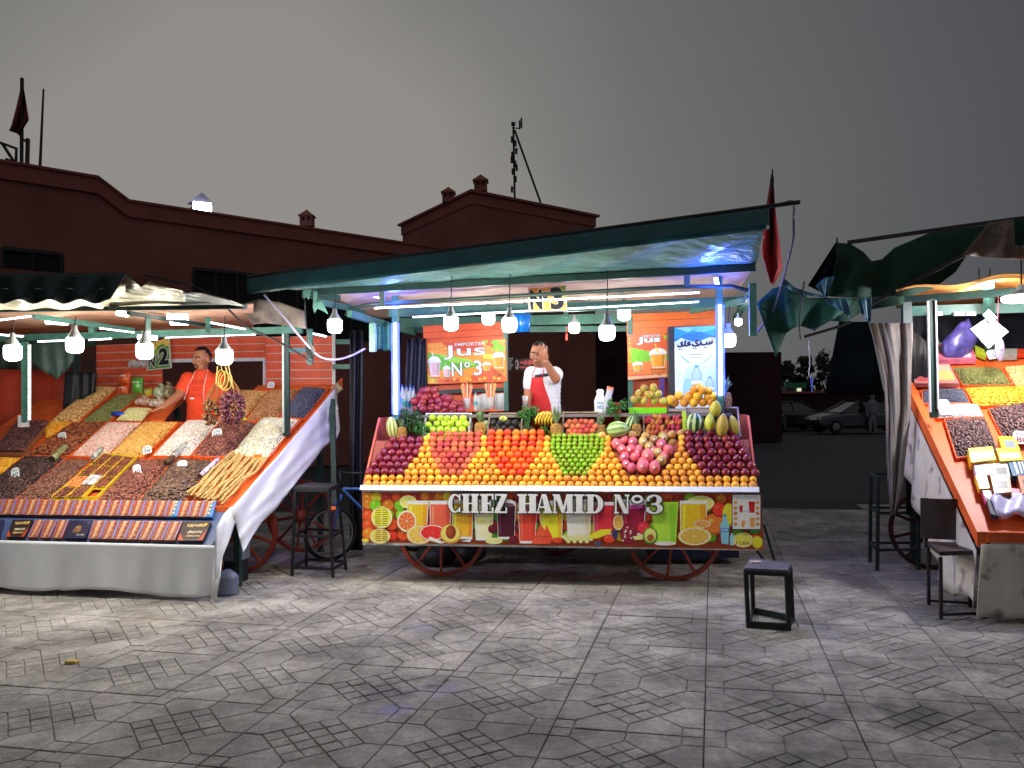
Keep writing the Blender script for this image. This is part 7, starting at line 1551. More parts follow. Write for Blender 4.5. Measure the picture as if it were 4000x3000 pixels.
for (a, b, Y0_, Y1_, w_) in (((-40, 1253), (124, 1233), 6.8, 6.9, .02), ((393, 1280), (524, 1296), 7.2, 7.8, .018), ((827, 1258), (958, 1283), 7.0, 7.6, .02), ((-30, 1303), (93, 1312), 7.6, 7.8, .02), ((149, 1332), (258, 1328), 8.1, 8.1, .02), ((348, 1326), (438, 1321), 8.1, 8.1, .018), ((646, 1317), (1000, 1305), 8.1, 7.9, .01), ((1223, 1301), (1274, 1312), 8.2, 8.4, .022)):
    strip(P(*a, Y0_), P(*b, Y1_), w_ * .8, 'bright light strip under the dried fruit roof, %s' % {(-40, 1253): 'upper left and bluish', (393, 1280): 'slanting left of the middle', (827, 1258): 'slanting above the vendor', (-30, 1303): 'lower left', (149, 1332): 'on the long beam at left', (348, 1326): 'on the beam before the number sign', (646, 1317): 'thin and long above the vendor', (1223, 1301): 'at the right plank wall'}[a])
for (a, b, Y_) in (((181, 1256), (264, 1260), 7.3), ((457, 1222), (500, 1228), 6.9), ((655, 1238), (732, 1238), 7.1), ((667, 1260), (735, 1260), 7.6), ((540, 1316), (612, 1320), 7.9)):
    m = M(); m.tube([P(*a, Y_), P(*b, Y_)], .022, 10); obj('tube_lamp', m, fat, label='stubby glowing tube lamp under the dried fruit stall roof, ' + {181: 'leftmost', 457: 'second from the left', 655: 'upper of the close pair', 667: 'lower of the close pair', 540: 'on the long beam'}[a[0]], cat='lamp', group='stubby tube lamps under the roof')
a = P(116, 1345, 7.95); b = P(116, 1640, 8.05); strip(a, b, .02, 'upright white light strip on the left green post of the dried fruit stall', mat('soft_led', (235, 240, 230), emit=.7, ecol=(230, 240, 225)), up=(0, 1, 0))
m = M(); c = P(92, 1645, 8.1); m.box(c, (.08, .05, .11)); obj('switch_box', m, mat('switch_grey', (186, 184, 186)), label='small grey electric box at the foot of the left light strip', cat='box')
# grey cloth closing the gap at the right end of the roof
# back left cloths
def cloth_(pts_t, pts_b, Y_, mt, name, lab, cat='cloth', amp=.04, fr=10, n=7):
    rows = []
    k = len(pts_t)
    for j in range(n):
        t = j / (n - 1); r_ = []
        for i in range(k * 5 - 4):
            f = i / 5; a = min(int(f), k - 2); u = f - a; T = Vector((*pts_t[a], 0)).lerp(Vector((*pts_t[a + 1], 0)), u); Bt = Vector((*pts_b[a], 0)).lerp(Vector((*pts_b[a + 1], 0)), u); q = T.lerp(Bt, t)
            r_.append(P(q.x, q.y, Y_ + amp * math.sin(f * fr) * (.3 + .7 * t)))
        rows.append(r_)
    m = M(); m.sheet(rows, (0, .005, 0)); return obj(name, m, mt, label=lab, cat=cat, smooth=True)
cloth_([(-60, 1440), (120, 1445), (275, 1450)], [(-60, 1740), (100, 1700), (262, 1580)], 9.6, mat('rust_tarp', (190, 62, 34), rough=.6, var=.25, scale=3), 'rust_tarp', 'rust orange tarpaulin wall at the left picture edge')
cloth_([(118, 1335), (200, 1330), (300, 1335)], [(122, 1425), (222, 1480), (286, 1420)], 9.0, mat('teal_sack', (70, 96, 88), rough=.6, var=.2), 'hanging_tarp', 'greyish green tarp sagging behind the left light strip')
cloth_([(255, 1450), (320, 1455), (378, 1450)], [(245, 1600), (320, 1560), (372, 1530)], 9.3, dark_fabric, 'dark_tarp', 'dark crumpled tarp between the rust tarp and the orange planks', amp=.06)
cloth_([(-60, 1330), (60, 1330), (120, 1330)], [(-60, 1445), (60, 1445), (120, 1450)], 9.7, mat('deep_green_tarp', (40, 58, 44), rough=.6), 'green_tarp', 'dark green tarp strip above the rust tarp at left')
sqf = thing('window_frame_box', 'small square green frame with bars beside the orange planks', 'frame', P(335, 1470, 9.5)); m = M()
for a, b in (((297, 1340), (375, 1340)), ((297, 1467), (375, 1467)), ((300, 1335), (300, 1470))): m.bar(P(*a, 9.45), P(*b, 9.45), .05, .06, (0, 0, 1) if a[1] == b[1] else (0, 1, 0))
obj('frame', m, dark_green_paint, sqf); m = M()
for k in range(7): m.bar(P(322 + k * 8, 1408, 9.5), P(322 + k * 8, 1440, 9.5), .008, .008, (0, 1, 0))
m.bar(P(318, 1408, 9.5), P(376, 1408, 9.5), .01, .01); obj('bars', m, black_metal, sqf)
cloth_([(930, 1192), (1010, 1168), (1090, 1180), (1190, 1215)], [(985, 1268), (1040, 1262), (1110, 1272), (1200, 1285)], 7.6, mat('grey_roof_cloth', (120, 108, 98), rough=.7, var=.3, scale=5), 'roof_end_cloth', 'grey rumpled cloth at the right end of the dried fruit roof', amp=.07, fr=4)
# hanging date bunches
def bunch(px, py, rx, ry, Y_, cols, n, lab, seed, top):
    r_ = random.Random(seed); c = P(px, py, Y_); s = Y_ / 3400; t = thing('date_bunch', lab, 'dates', c); m = M()
    for k in range(n):
        a = r_.uniform(0, 6.28); v = r_.uniform(-1, 1); w_ = math.sqrt(max(0, 1 - v * v)) ** .8; rr_ = r_.uniform(.55, 1.0); p_ = c + Vector((math.cos(a) * rx * s * w_ * rr_, math.sin(a) * rx * s * .7 * w_ * rr_, v * ry * s))
        m.cc = lin(r_.choice(cols)); d = Vector((math.cos(a) * .8, math.sin(a) * .5, -.6 + .3 * r_.random())); R = Vector((0, 0, 1)).rotation_difference(d).to_matrix(); m.ell(p_, (.011, .011, .02), 7, 5, R)
    obj('dates', m, heap_m, t, smooth=True); m = M(); m.cc = None
    tp = P(*top, Y_)
    for k in range(16): a = r_.uniform(0, 6.28); e = c + Vector((math.cos(a) * rx * s * .7, math.sin(a) * rx * s * .5, r_.uniform(-.2, .6) * ry * s)); m.tube([tp, tp.lerp(e, .5) + Vector((math.cos(a) * .03, 0, 0)), e], .0035, 4)
    obj('stalks', m, mat('date_stalk', (140, 84, 36), rough=.6), t)
bunch(822, 1610, 34, 48, 7.6, [(108, 68, 36), (130, 86, 44), (80, 50, 30)], 110, 'golden brown date bunch hanging left of the dark red one', 1, (850, 1480)); bunch(908, 1592, 52, 62, 7.55, [(84, 30, 46), (64, 22, 36), (104, 46, 60)], 230, 'big dark red date bunch hanging beside the vendor', 2, (892, 1462))
rpm = mat('yellow_rope', (170, 156, 66), rough=.6); t = thing('rope_loops', 'yellow rope loops holding the date bunches under the bulb', 'rope', P(870, 1500, 7.4))
for k in range(3):
    m = M(); c = P(862 + k * 11, 1478 + 6 * k, 7.4); m.tube([c + Vector((math.sin(a) * (.035 + .008 * k), .02 * math.cos(a), math.cos(a) * .075)) for a in [i * PI / 8 for i in range(17)]], .0036, 6, False); obj('loop', m, rpm, t, smooth=True)
for (a, b) in (((850, 1430), (842, 1500)), ((880, 1432), (905, 1500)), ((862, 1425), (870, 1450)), ((892, 1425), (912, 1520))): m = M(); m.tube([P(*a, 7.4), P(*b, 7.45)], .005, 6); obj('cord', m, mat('tan_cord', (190, 150, 90)), t)
q = P(953, 1637, 8.1); m = M(); m.ell(q, (.03, .02, .014), 10, 6); obj('yellow_scrap', m, mat('yellow_green', (206, 210, 40)), label='bright yellow-green wrapper under the dark red date bunch', cat='wrapper', smooth=True)
# ================================================================ DRIED FRUIT STALL (right)
SLR = .595
def rpp(px, py, up=0.0): return FR.plane(px, py, (0, 0, .58 + up), (0, -SLR, 1))
def rw(l, up=0.0): return FR.w(l.x, l.y, l.z + up)
def rz(y): return .58 + SLR * y
floral = mat('floral_cloth', (212, 206, 194), rough=.8, var=.1, scale=4); nt = floral.node_tree; bs = nt.nodes['Principled BSDF']; s0 = bs.inputs['Base Color'].links[0].from_socket
nf = nt.nodes.new('ShaderNodeTexNoise'); nf.inputs['Scale'].default_value = 6.5; nf.inputs['Detail'].default_value = 5; tcf = nt.nodes.new('ShaderNodeTexCoord'); nt.links.new(tcf.outputs['Object'], nf.inputs['Vector'])
rf = nt.nodes.new('ShaderNodeMapRange'); rf.inputs['From Min'].default_value = .56; rf.inputs['From Max'].default_value = .66; rf.inputs['To Max'].default_value = .75; nt.links.new(nf.outputs['Fac'], rf.inputs['Value'])
mf = nt.nodes.new('ShaderNodeMix'); mf.data_type = 'RGBA'; nt.links.new(rf.outputs[0], mf.inputs['Factor']); nt.links.new(s0, mf.inputs['A']); mf.inputs['B'].default_value = (*lin((104, 74, 78)), 1); nt.links.new(mf.outputs['Result'], bs.inputs['Base Color'])
rst = thing('dried_fruit_stall', 'dried fruit stall with torn green tarps and floral cloth at the right edge', 'market stall', FR.w(.8, .8, 0))
m = M(); m.hexa([FR.w(x, y, rz(y) - d) for d in (.05, .02) for x, y in ((.0, .02), (2.4, .02), (2.4, 2.3), (.0, 2.3))]); obj('display_board', m, TO, rst)
m = M(); m.prism([FR.w(-.02, y, z) for y, z in ((-.02, .50), (2.3, rz(2.3) - .10), (2.3, rz(2.3) + .03), (-.02, .60))], FR.x * .06); obj('side_board', m, TO, rst)
m = M(); m.fbox(FR, .04, 2.4, -.03, .02, .53, .60); obj('front_lip', m, TO, rst)
for x, y in ((.1, .25), (.1, 2.1), (2.0, .25)): m = M(); m.fbox(FR, x, x + .05, y, y + .05, 0, rz(y) - .06); obj('leg', m, dark_green_paint, rst)
fc = thing('floral_tablecloth', 'worn white cloth with dark floral blotches skirting the right stall', 'cloth', FR.w(.6, -.03, 0))
rows = []
for j in range(12):
    t = j / 11; rows.append([FR.w(-.05 * t + 2.4 * s, -.035 - .05 * t + .03 * t * math.sin(s * 22) + .02 * math.sin(s * 60) * t, .52 * (1 - t) + .03 * t) for s in [k / 50 for k in range(51)]])
m = M(); m.sheet(rows, (0, .004, 0)); obj('front_drop', m, floral, fc, smooth=True)
rows = []
for j in range(10):
    t = j / 9; r_ = []
    for k in range(41):
        s = k / 40; y = -.03 + 1.75 * s; zt = rz(y) - .09; zb = .06 + .22 * s + .06 * math.sin(s * 17) + (.25 if .13 < s < .2 else 0) * 0; zb = max(zb, zt - .62 - .2 * (1 - s)); r_.append(FR.w(-.03 - .03 * t + .03 * math.sin(s * 30) * t, y, zt + (zb - zt) * t))
    rows.append(r_)
m = M(); m.sheet(rows, (.004, 0, 0)); obj('side_drop', m, floral, fc, smooth=True)
m = M(); m.prism([FR.w(-.075, *a) for a in ((.62, .60), (.75, .70), (.95, .60), (.72, .52))], FR.x * -.004); m.mat(0); obj('orange_patch', m, TO, fc)
m = M(); c = FR.w(.33, -.11, .34); m.box(c, (.12, .02, .05)); obj('orange_tag', m, TO, fc); m = M(); m.box(c + Vector((-.03, 0, -.06)), (.03, .015, .06)); obj('white_tag', m, tag_m, fc)
def rheap(nm, lab, quad, size, cols_, seed, **kw): heap(nm, lab, quad, size, cols_, 1, kw.pop('dome', .04), seed=seed, F=FR, pl=rpp, base=TO, **kw)
rheap('olive_seeds', 'olive green seed tray at the top of the right stall', [(3722, 1440), (3902, 1440), (3952, 1509), (3762, 1509)], .022, [(118, 120, 62), (100, 102, 50), (136, 138, 80)], 61)
rheap('tan_peanuts', 'tan peanut tray cut by the right picture edge', [(3922, 1438), (4060, 1428), (4100, 1560), (3968, 1512)], .03, [(206, 168, 112), (190, 150, 96)], 62)
rheap('slate_raisins', 'grey blue raisins behind the dark post of the right stall', [(3604, 1530), (3758, 1523), (3784, 1577), (3606, 1580)], .022, [(92, 98, 118), (76, 82, 102)], 63)
rheap('orange_apricots', 'bright orange apricots in the right stall', [(3772, 1520), (4080, 1515), (4110, 1580), (3812, 1590)], .03, [(250, 158, 34), (240, 140, 24), (252, 180, 60)], 64)
rheap('white_seeds', 'white coated seeds beside the 100 price card', [(3668, 1588), (3816, 1584), (3840, 1632), (3664, 1638)], .02, [(236, 234, 230), (222, 218, 214)], 65)
rheap('long_dates', 'front tray of dark purple dates standing on end in the right stall', [(3692, 1646), (3845, 1640), (3898, 1772), (3738, 1790)], .042, [(86, 58, 58), (104, 72, 70), (68, 46, 48)], 66, align=PI / 2, wob=.3)
rheap('heaped_dates', 'big heap of dark purple dates at the right picture edge', [(3864, 1604), (4100, 1574), (4160, 1740), (3926, 1725)], .042, [(86, 58, 58), (104, 72, 70), (68, 46, 48)], 67, align=PI / 2, wob=.4, dome=.08)
# boxes of sweets on the right stall
def rbox(quad, th, rgb, lab, face=None, txt=None, name='sweet_box'):
    q = [rw(rpp(a, b), .01) for a, b in quad]; q = [q[3], q[2], q[1], q[0]]; n = (q[1] - q[0]).cross(q[3] - q[0]).normalized(); t = thing(name, lab, 'box', q[0]); m = M(); m.hexa(q + [a + n * th for a in q]); obj('carton', m, mat('box_%d%d%d' % rgb, rgb, rough=.35, var=.15), t)
    o = [a + n * (th + .001) for a in q]
    def fn(u, v, k): return (o[3].lerp(o[2], u)).lerp(o[0].lerp(o[1], u), v) + n * (.0003 * k)
    p = Print(fn)
    for it in (face or []): p.rect(*it[:4], it[4])
    if txt: p.text('~' + txt, .2, .3, .8, .6, (60, 60, 90))
    if face or txt: p.done('print', printed, t)
rbox([(3553, 1441), (3706, 1441), (3745, 1517), (3573, 1517)], .04, (214, 150, 146), 'flat pink box of nuts at the top left of the right stall', [(.05, .08, .95, .5, (228, 196, 170)), (.55, .4, .95, .85, (236, 214, 130)), (.05, .55, .5, .9, (206, 96, 100))])
rbox([(3640, 1370), (3790, 1360), (3810, 1425), (3652, 1428)], .05, (204, 110, 130), 'rose coloured box behind the seed trays of the right stall', [(.1, .1, .9, .5, (150, 150, 140)), (.4, .5, .9, .9, (220, 200, 220))]); rbox([(3540, 1376), (3605, 1372), (3630, 1425), (3545, 1428)], .04, (110, 112, 108), 'dull grey box at the top left corner of the right stall')
rbox([(3776, 1786), (3870, 1778), (3885, 1830), (3788, 1842)], .07, (236, 210, 40), 'yellow box with a white label at the tray foot', [(.03, .35, .97, .8, (236, 236, 240))], 'Lido' if False else None); rbox([(3884, 1786), (3975, 1786), (3990, 1832), (3900, 1836)], .07, (232, 206, 44), 'second yellow box with a white label, right of the first', [(.1, .4, .9, .8, (236, 236, 240))])
rbox([(3894, 1730), (3960, 1732), (3980, 1784), (3912, 1782)], .05, (240, 214, 50), 'upright yellow packet with a dark window above the yellow boxes', [(.25, .3, .85, .85, (120, 130, 140))])
rbox([(3800, 1840), (3870, 1838), (3880, 1880), (3808, 1884)], .05, (206, 170, 190), 'pale pink and blue box below the yellow box', [(.0, .2, .2, 1, (60, 140, 190)), (.5, .1, .95, .9, (190, 120, 110))]); rbox([(3872, 1838), (3930, 1836), (3942, 1890), (3882, 1892)], .05, (232, 230, 226), 'white box with dark print in the middle of the sweets', [(.15, .3, .85, .8, (80, 70, 60))])
rbox([(3930, 1826), (3990, 1822), (4010, 1886), (3950, 1890)], .06, (44, 96, 130), 'dark blue box with white stripes at the right', [(.3, .1, .45, .9, (220, 224, 230)), (.6, .1, .7, .9, (210, 214, 220)), (.8, .1, .9, .9, (200, 206, 216))]); rbox([(3806, 1884), (3850, 1884), (3862, 1934), (3822, 1936)], .05, (230, 214, 60), 'narrow yellow packet at the left of the sweets')
rbox([(3862, 1892), (3936, 1890), (3946, 1958), (3878, 1964)], .07, (176, 112, 60), 'brown box with a dark cake picture', [(.2, .25, .8, .75, (50, 30, 26)), (.5, .1, .9, .35, (230, 220, 210))]); rbox([(3968, 1894), (4040, 1890), (4060, 1960), (3985, 1966)], .07, (196, 120, 70), 'orange brown box at the picture edge', [(.2, .25, .8, .75, (70, 40, 30))])
rbox([(3832, 1936), (3866, 1940), (3874, 1976), (3850, 1980)], .04, (206, 90, 150), 'magenta packet beside the brown box'); rbox([(3946, 1930), (3978, 1932), (3988, 1980), (3950, 1980)], .04, (216, 130, 160), 'pink and white packet between the brown boxes', [(.1, .4, .9, .8, (240, 236, 240))])
m = M(); rows = []
for j in range(6):
    t = j / 5; rows.append([rw(rpp(3868 + 210 * s + 26 * t, 1976 + 70 * t - 4 * math.sin(s * 5)), .07 + .02 * math.sin(s * 13 + t * 3)) for s in [k / 12 for k in range(13)]])
m.sheet(rows, (0, 0, -.03)); obj('lilac_bundle', m, mat('lilac_bag', (206, 200, 240), rough=.4, var=.15, bump=.5, bscale=12), label='pale lilac plastic bundle at the front right corner tray', cat='bundle', smooth=True)
m = M(); q = [rw(rpp(*a), .03) for a in ((3850, 1970), (3874, 1990), (3900, 2050), (3870, 2040))]; m.prism(q, (0, 0, .03)); obj('navy_box', m, mat('navy_box', (24, 24, 54)), label='small navy box at the front left corner of the right stall', cat='box')
red_ink = mat('red_ink', (150, 40, 50))
ptag(3696, 1603, 44, 68, 'grey price card reading 100 in red, leaning on the white seeds', rpp, FR, 0, '100', red_ink); ptag(3886, 1396, 46, 40, 'white price card reading 100 above the olive seeds', rpp, FR, -.15, '100'); ptag(3992, 1724, 58, 56, 'white price card with a red 80 at the picture edge', rpp, FR, .1, '80', red_ink)
for k in range(9):
    c = rw(rpp(3660 + k * 17, 1352 + k * 7), .03); m = M(); m.box(c, (.03, .03, .04)); obj('small_packet', m, mat('packet_grey', (150, 156, 146)), label='tiny pale packet at the back of the right stall, %s' % nth(k, 9), cat='packet', group='row of tiny packets')
rbox([(3802, 1365), (3842, 1385), (3850, 1412), (3808, 1396)], .04, (176, 190, 50), 'lime green packet behind the olive seeds'); rbox([(3905, 1385), (3970, 1385), (3970, 1410), (3905, 1412)], .05, (150, 150, 140), 'grey plastic tub beside the upper price card'); rbox([(3900, 1378), (4080, 1378), (4080, 1400), (3975, 1402)], .03, (206, 62, 34), 'red orange board at the upper right of the right stall')
# posts, roof, lamps
def rbeam(a, b, w, h, mt=dark_green_paint, nm='beam', up=(0, 0, 1)): m = M(); m.bar(P(*a), P(*b), w, h, up); return obj(nm, m, mt, rst)
rbeam((3637, 1170, 7.0), (3648, 1632, 7.0), .05, .05, dark_green_paint, 'post', (0, 1, 0)); rbeam((3624, 1175, 6.97), (3634, 1610, 6.97), .012, .02, white_trim, 'post_edge', (0, 1, 0)); rbeam((3654, 1175, 6.97), (3664, 1600, 6.97), .012, .02, white_trim, 'post_edge', (0, 1, 0))
rbeam((3540, 1180, 7.4), (3543, 1332, 7.4), .075, .05, dark_green_paint, 'post', (0, 1, 0)); rbeam((3560, 1216, 8.0), (4100, 1198, 7.6), .05, .09, green_paint); rbeam((3860, 1090, 7.2), (3868, 1380, 8.0), .06, .06, green_paint, 'post', (0, 1, 0))
rbeam((3420, 1180, 7.6), (4100, 1130, 6.8), .06, .06); rbeam((3380, 1200, 7.0), (4020, 860, 6.4), .03, .03, black_metal)
rows = [[P(3500 + 620 * s, (1135 - 80 * s) * (1 - t) + 1205 * t, 6.7 + 2.3 * t) + Vector((0, 0, .02 * math.sin(s * 12))) for s in [k / 16 for k in range(17)]] for t in [j / 5 for j in range(6)]]
m = M(); m.sheet(rows, (0, 0, .006)); obj('roof_sheet', m, mat('ochre_cloth', (206, 146, 70), rough=.7, var=.2), rst, smooth=True)
t = thing('panel_lamp', 'rectangular white lamp under the ochre roof cloth of the right stall', 'lamp', P(3843, 1115, 7.2)); m = M(); m.box(P(3843, 1114, 7.2), (.14, .06, .045)); obj('diffuser', m, fat, t); m = M(); m.box(P(3843, 1098, 7.2), (.15, .07, .02)); obj('body', m, neck, t)
for dx in (-.04, .05): m = M(); m.tube([P(3843, 1094, 7.2) + Vector((dx, 0, 0)), P(3843, 1050, 7.2) + Vector((dx, 0, 0))], .005, 5); obj('wire', m, wire, t)
pt_light(P(3843, 1140, 7.15), 32, (255, 250, 245), .06, 'panel_light', t)
t = thing('round_lamp', 'large flat round lamp at the right picture edge', 'lamp', P(3985, 1162, 6.6)); m = M(); c = P(3990, 1166, 6.6); m.lathe(c, [(.11, -.025), (.135, -.015), (.135, .015), (.12, .022)], 24); obj('diffuser', m, fat, t, smooth=True); m = M(); m.lathe(c + Vector((0, 0, .023)), [(.1, 0), (.04, .04), (.02, .08)], 16)
obj('body', m, neck, t); m = M(); m.tube([c + Vector((0, 0, .1)), c + Vector((0, 0, .3))], .006, 5); obj('wire', m, wire, t); pt_light(c + Vector((0, -.02, -.06)), 105, (250, 248, 255), .08, 'round_light', t)
for k, x in enumerate((3660, 3745, 3790)): m = M(); m.box(P(x, 1226, 7.8), (.09, .03, .035)); obj('clip_box', m, mat('pale_box', (190, 205, 210)), label='pale box clipped under the green beam, %s of three' % ('leftmost', 'middle', 'rightmost')[k], cat='box', group='pale boxes on the beam')
hg = thing('hanging_poster', 'blue white card hanging tilted from a string over the right stall', 'card', P(3865, 1370, 6.9)); q = [P(*a, 6.9) for a in ((3792, 1285), (3866, 1236), (3940, 1295), (3862, 1362))]; m = M(); m.prism(q, (0, .02, 0)); obj('card', m, mat('poster_white', (150, 176, 206), rough=.4), hg)
q = [P(*a, 6.88) for a in ((3840, 1230), (3862, 1208), (3896, 1240), (3868, 1262))]; m = M(); m.prism(q, (0, .01, 0)); obj('tag', m, mat('poster_blue', (110, 170, 220), rough=.4), hg); q = [P(*a, 6.89) for a in ((3808, 1280), (3834, 1262), (3835, 1265), (3810, 1283))]; m = M(); m.prism(q, (0, .005, 0)); obj('line', m, ink, hg)
m = M(); m.tube([P(3896, 1290, 6.9), P(3900, 1160, 6.9)], .003, 4); obj('string', m, mat('red_string', (120, 50, 60)), hg)
m = M(); v, f = sphere_uv(16, 12); c = P(3750, 1330, 7.9); m.add([c + Vector((x * .15 * (1 - .6 * max(0, z)) + .06 * z, y * .08, z * .19 * (1 + .08 * math.sin(8 * x)))) for x, y, z in v], f); obj('purple_bag', m, mat('purple_plastic', (86, 78, 150), rough=.3, var=.5, scale=10, bump=.6, bscale=12), label='purple plastic bag hanging behind the right stall goods', cat='bag', smooth=True)
m = M(); c = P(3905, 1365, 7.3); m.add([c + Vector((x * .04, y * .03, z * .1)) for x, y, z in v], f); obj('pale_bag', m, mat('pale_plastic', (170, 160, 180), rough=.3, var=.4), label='small pale plastic bag behind the tilted hanging card', cat='bag', smooth=True)
# curtain
cloth_([(3568, 1195), (3800, 1190), (4120, 1180)], [(3568, 1400), (3800, 1400), (4120, 1395)], 8.9, dark_fabric, 'dark_backing', 'black sheet added to darken the back of the right stall', 'tarp', .04, 5)  # added dark sheet, stands for the darkness behind the goods
rows = []
for (y, xa, xb) in ((1262, 3392, 3566), (1330, 3415, 3566), (1400, 3435, 3562), (1480, 3452, 3560), (1600, 3460, 3558), (1700, 3462, 3548), (1800, 3464, 3536), (1880, 3468, 3528), (1950, 3474, 3516), (2012, 3480, 3498)):
    rows.append([P(xa + (xb - xa) * s_, y, 7.3 + .024 * math.sin(s_ * 13 + y * .004) * (.4 + s_) + .007 * math.sin(s_ * 37 - y * .01)) for s_ in [k / 30 for k in range(31)]])
m = M(); m.sheet(rows, (0, .005, 0)); obj('curtain', m, mat('beige_curtain', (128, 122, 118), rough=.85, var=.2, scale=4), label='long grey beige curtain gathered at the left side of the right stall', cat='curtain', smooth=True)
cloth_([(3530, 1300), (3580, 1300), (3625, 1340)], [(3540, 2010), (3590, 2030), (3625, 1900)], 7.65, dark_fabric, 'dark_tarp', 'black tarp closing the left side under the right stall', 'tarp', .04, 6, 8)
# torn tarps overhead and the dark hanging board
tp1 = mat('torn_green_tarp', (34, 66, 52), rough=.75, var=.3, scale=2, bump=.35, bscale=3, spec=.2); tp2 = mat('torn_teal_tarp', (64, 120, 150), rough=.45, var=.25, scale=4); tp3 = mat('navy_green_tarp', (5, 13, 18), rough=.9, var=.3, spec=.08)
Z8 = lambda L: [(2800 + x * .5425, 650 + y * .5425) for x, y in L]
def torn(name, top, bot_, Y_, mt, lab, amp=.08, fr=5, n=8): cloth_(Z8(top), Z8(bot_), Y_, mt, name, lab, 'tarp', amp, fr, n)
torn('torn_tarp', [(858, 548), (962, 556), (1060, 618), (1115, 682), (1190, 668), (1280, 585), (1550, 470), (1780, 440), (1960, 402)], [(800, 935), (860, 940), (960, 945), (1060, 948), (1120, 944), (1230, 938), (1400, 930), (1560, 880), (1720, 760)], 6.9, tp1, 'large ragged green tarp slung from the pole between the stalls', .05, 1.9)
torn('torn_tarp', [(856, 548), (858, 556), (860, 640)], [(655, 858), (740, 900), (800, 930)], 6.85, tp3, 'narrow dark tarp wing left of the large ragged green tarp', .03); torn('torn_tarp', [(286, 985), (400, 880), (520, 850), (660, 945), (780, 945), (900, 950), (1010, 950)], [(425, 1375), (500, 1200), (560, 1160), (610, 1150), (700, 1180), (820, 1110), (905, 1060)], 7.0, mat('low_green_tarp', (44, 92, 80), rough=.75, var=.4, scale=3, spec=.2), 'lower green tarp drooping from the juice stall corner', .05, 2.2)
torn('torn_tarp', [(650, 945), (790, 945), (950, 950), (1120, 945), (1350, 935)], [(700, 1190), (790, 1110), (930, 1120), (1060, 1040), (1350, 990)], 7.25, tp1, 'dark ragged tarp sagging behind the pale blue scraps', .05, 2.6)
torn('torn_strip', [(480, 800), (560, 870), (660, 905), (800, 935)], [(470, 850), (560, 905), (650, 930), (790, 945)], 6.8, tp2, 'light blue edged strip at the top of the lower green tarp', .02); torn('torn_strip', [(715, 860), (780, 800), (846, 790)], [(772, 935), (775, 940), (800, 935)], 6.75, tp2, 'jagged pale blue scrap over the green tarps', .02)
torn('torn_strip', [(785, 952), (860, 950), (940, 952)], [(800, 985), (900, 1040), (975, 1105)], 6.8, tp2, 'pale blue torn scrap hanging left of the jagged one', .02); torn('torn_strip', [(1012, 952), (1060, 948), (1116, 942)], [(1040, 1060), (1085, 1105), (1108, 1140)], 6.75, tp2, 'pale blue torn scrap with a jagged hem, rightmost of the scraps', .02)
torn('canopy_tarp', [(1960, 402), (2120, 380), (2400, 360)], [(1770, 640), (2100, 665), (2400, 680)], 6.3, mat('brown_canopy', (120, 100, 86), rough=.6, var=.3), 'brown canopy tarp over the right stall', .06); torn('canopy_edge', [(2140, 378), (2240, 372), (2400, 360)], [(2150, 570), (2240, 580), (2400, 590)], 6.1, tp1, 'dark green canopy flap at the top right picture edge', .02)
torn('tent_board', [(880, 1118), (980, 1118), (1100, 1118)], [(778, 1640), (990, 1640), (1205, 1640)], 9.5, tp3, 'dark blue green tarp hanging like a tent wall between the stalls', .03, 4)  # nearly black blue-green tarp cloth
m = M(); m.tube([P(*Z8([(940, 548)])[0], 6.85), P(*Z8([(1700, 440)])[0], 6.6), P(*Z8([(2130, 382)])[0], 6.4), P(*Z8([(2400, 350)])[0], 6.3)], .017, 7); m.tube([P(*Z8([(866, 515)])[0], 6.85), P(*Z8([(866, 560)])[0], 6.85)], .008, 5); obj('tarp_pole', m, black_metal, label='long thin pole carrying the ragged tarps', cat='pole')
m = M(); m.tube([P(*Z8([(625, 1228)])[0], 6.9), P(*Z8([(860, 1160)])[0], 6.9), P(*Z8([(960, 1120)])[0], 6.9)], .013, 6); obj('tarp_rod', m, black_metal, label='short rod at the hem of the lower green tarp', cat='rod')
cable([(3142, 1100, 6.8), (3130, 1180, 6.8), (3122, 1260, 6.8), (3127, 1325, 6.8)], .007, 'black cord hanging in front of the lower green tarp'); cable([(3160, 1330, 7.2), (3163, 1420, 7.2), (3160, 1460, 7.2), (3170, 1478, 7.2)], .004, 'thin pale string hanging against the sky between the stalls', mat('pale_string', (160, 150, 150)))
m = M(); m.tube([P(3170, 1474, 7.2), P(3172, 1530, 7.2)], [.012, .005], 6); obj('blue_tassel', m, mat('blue_tassel', (50, 60, 150)), label='tiny blue tassel at the end of the pale string', cat='tassel')
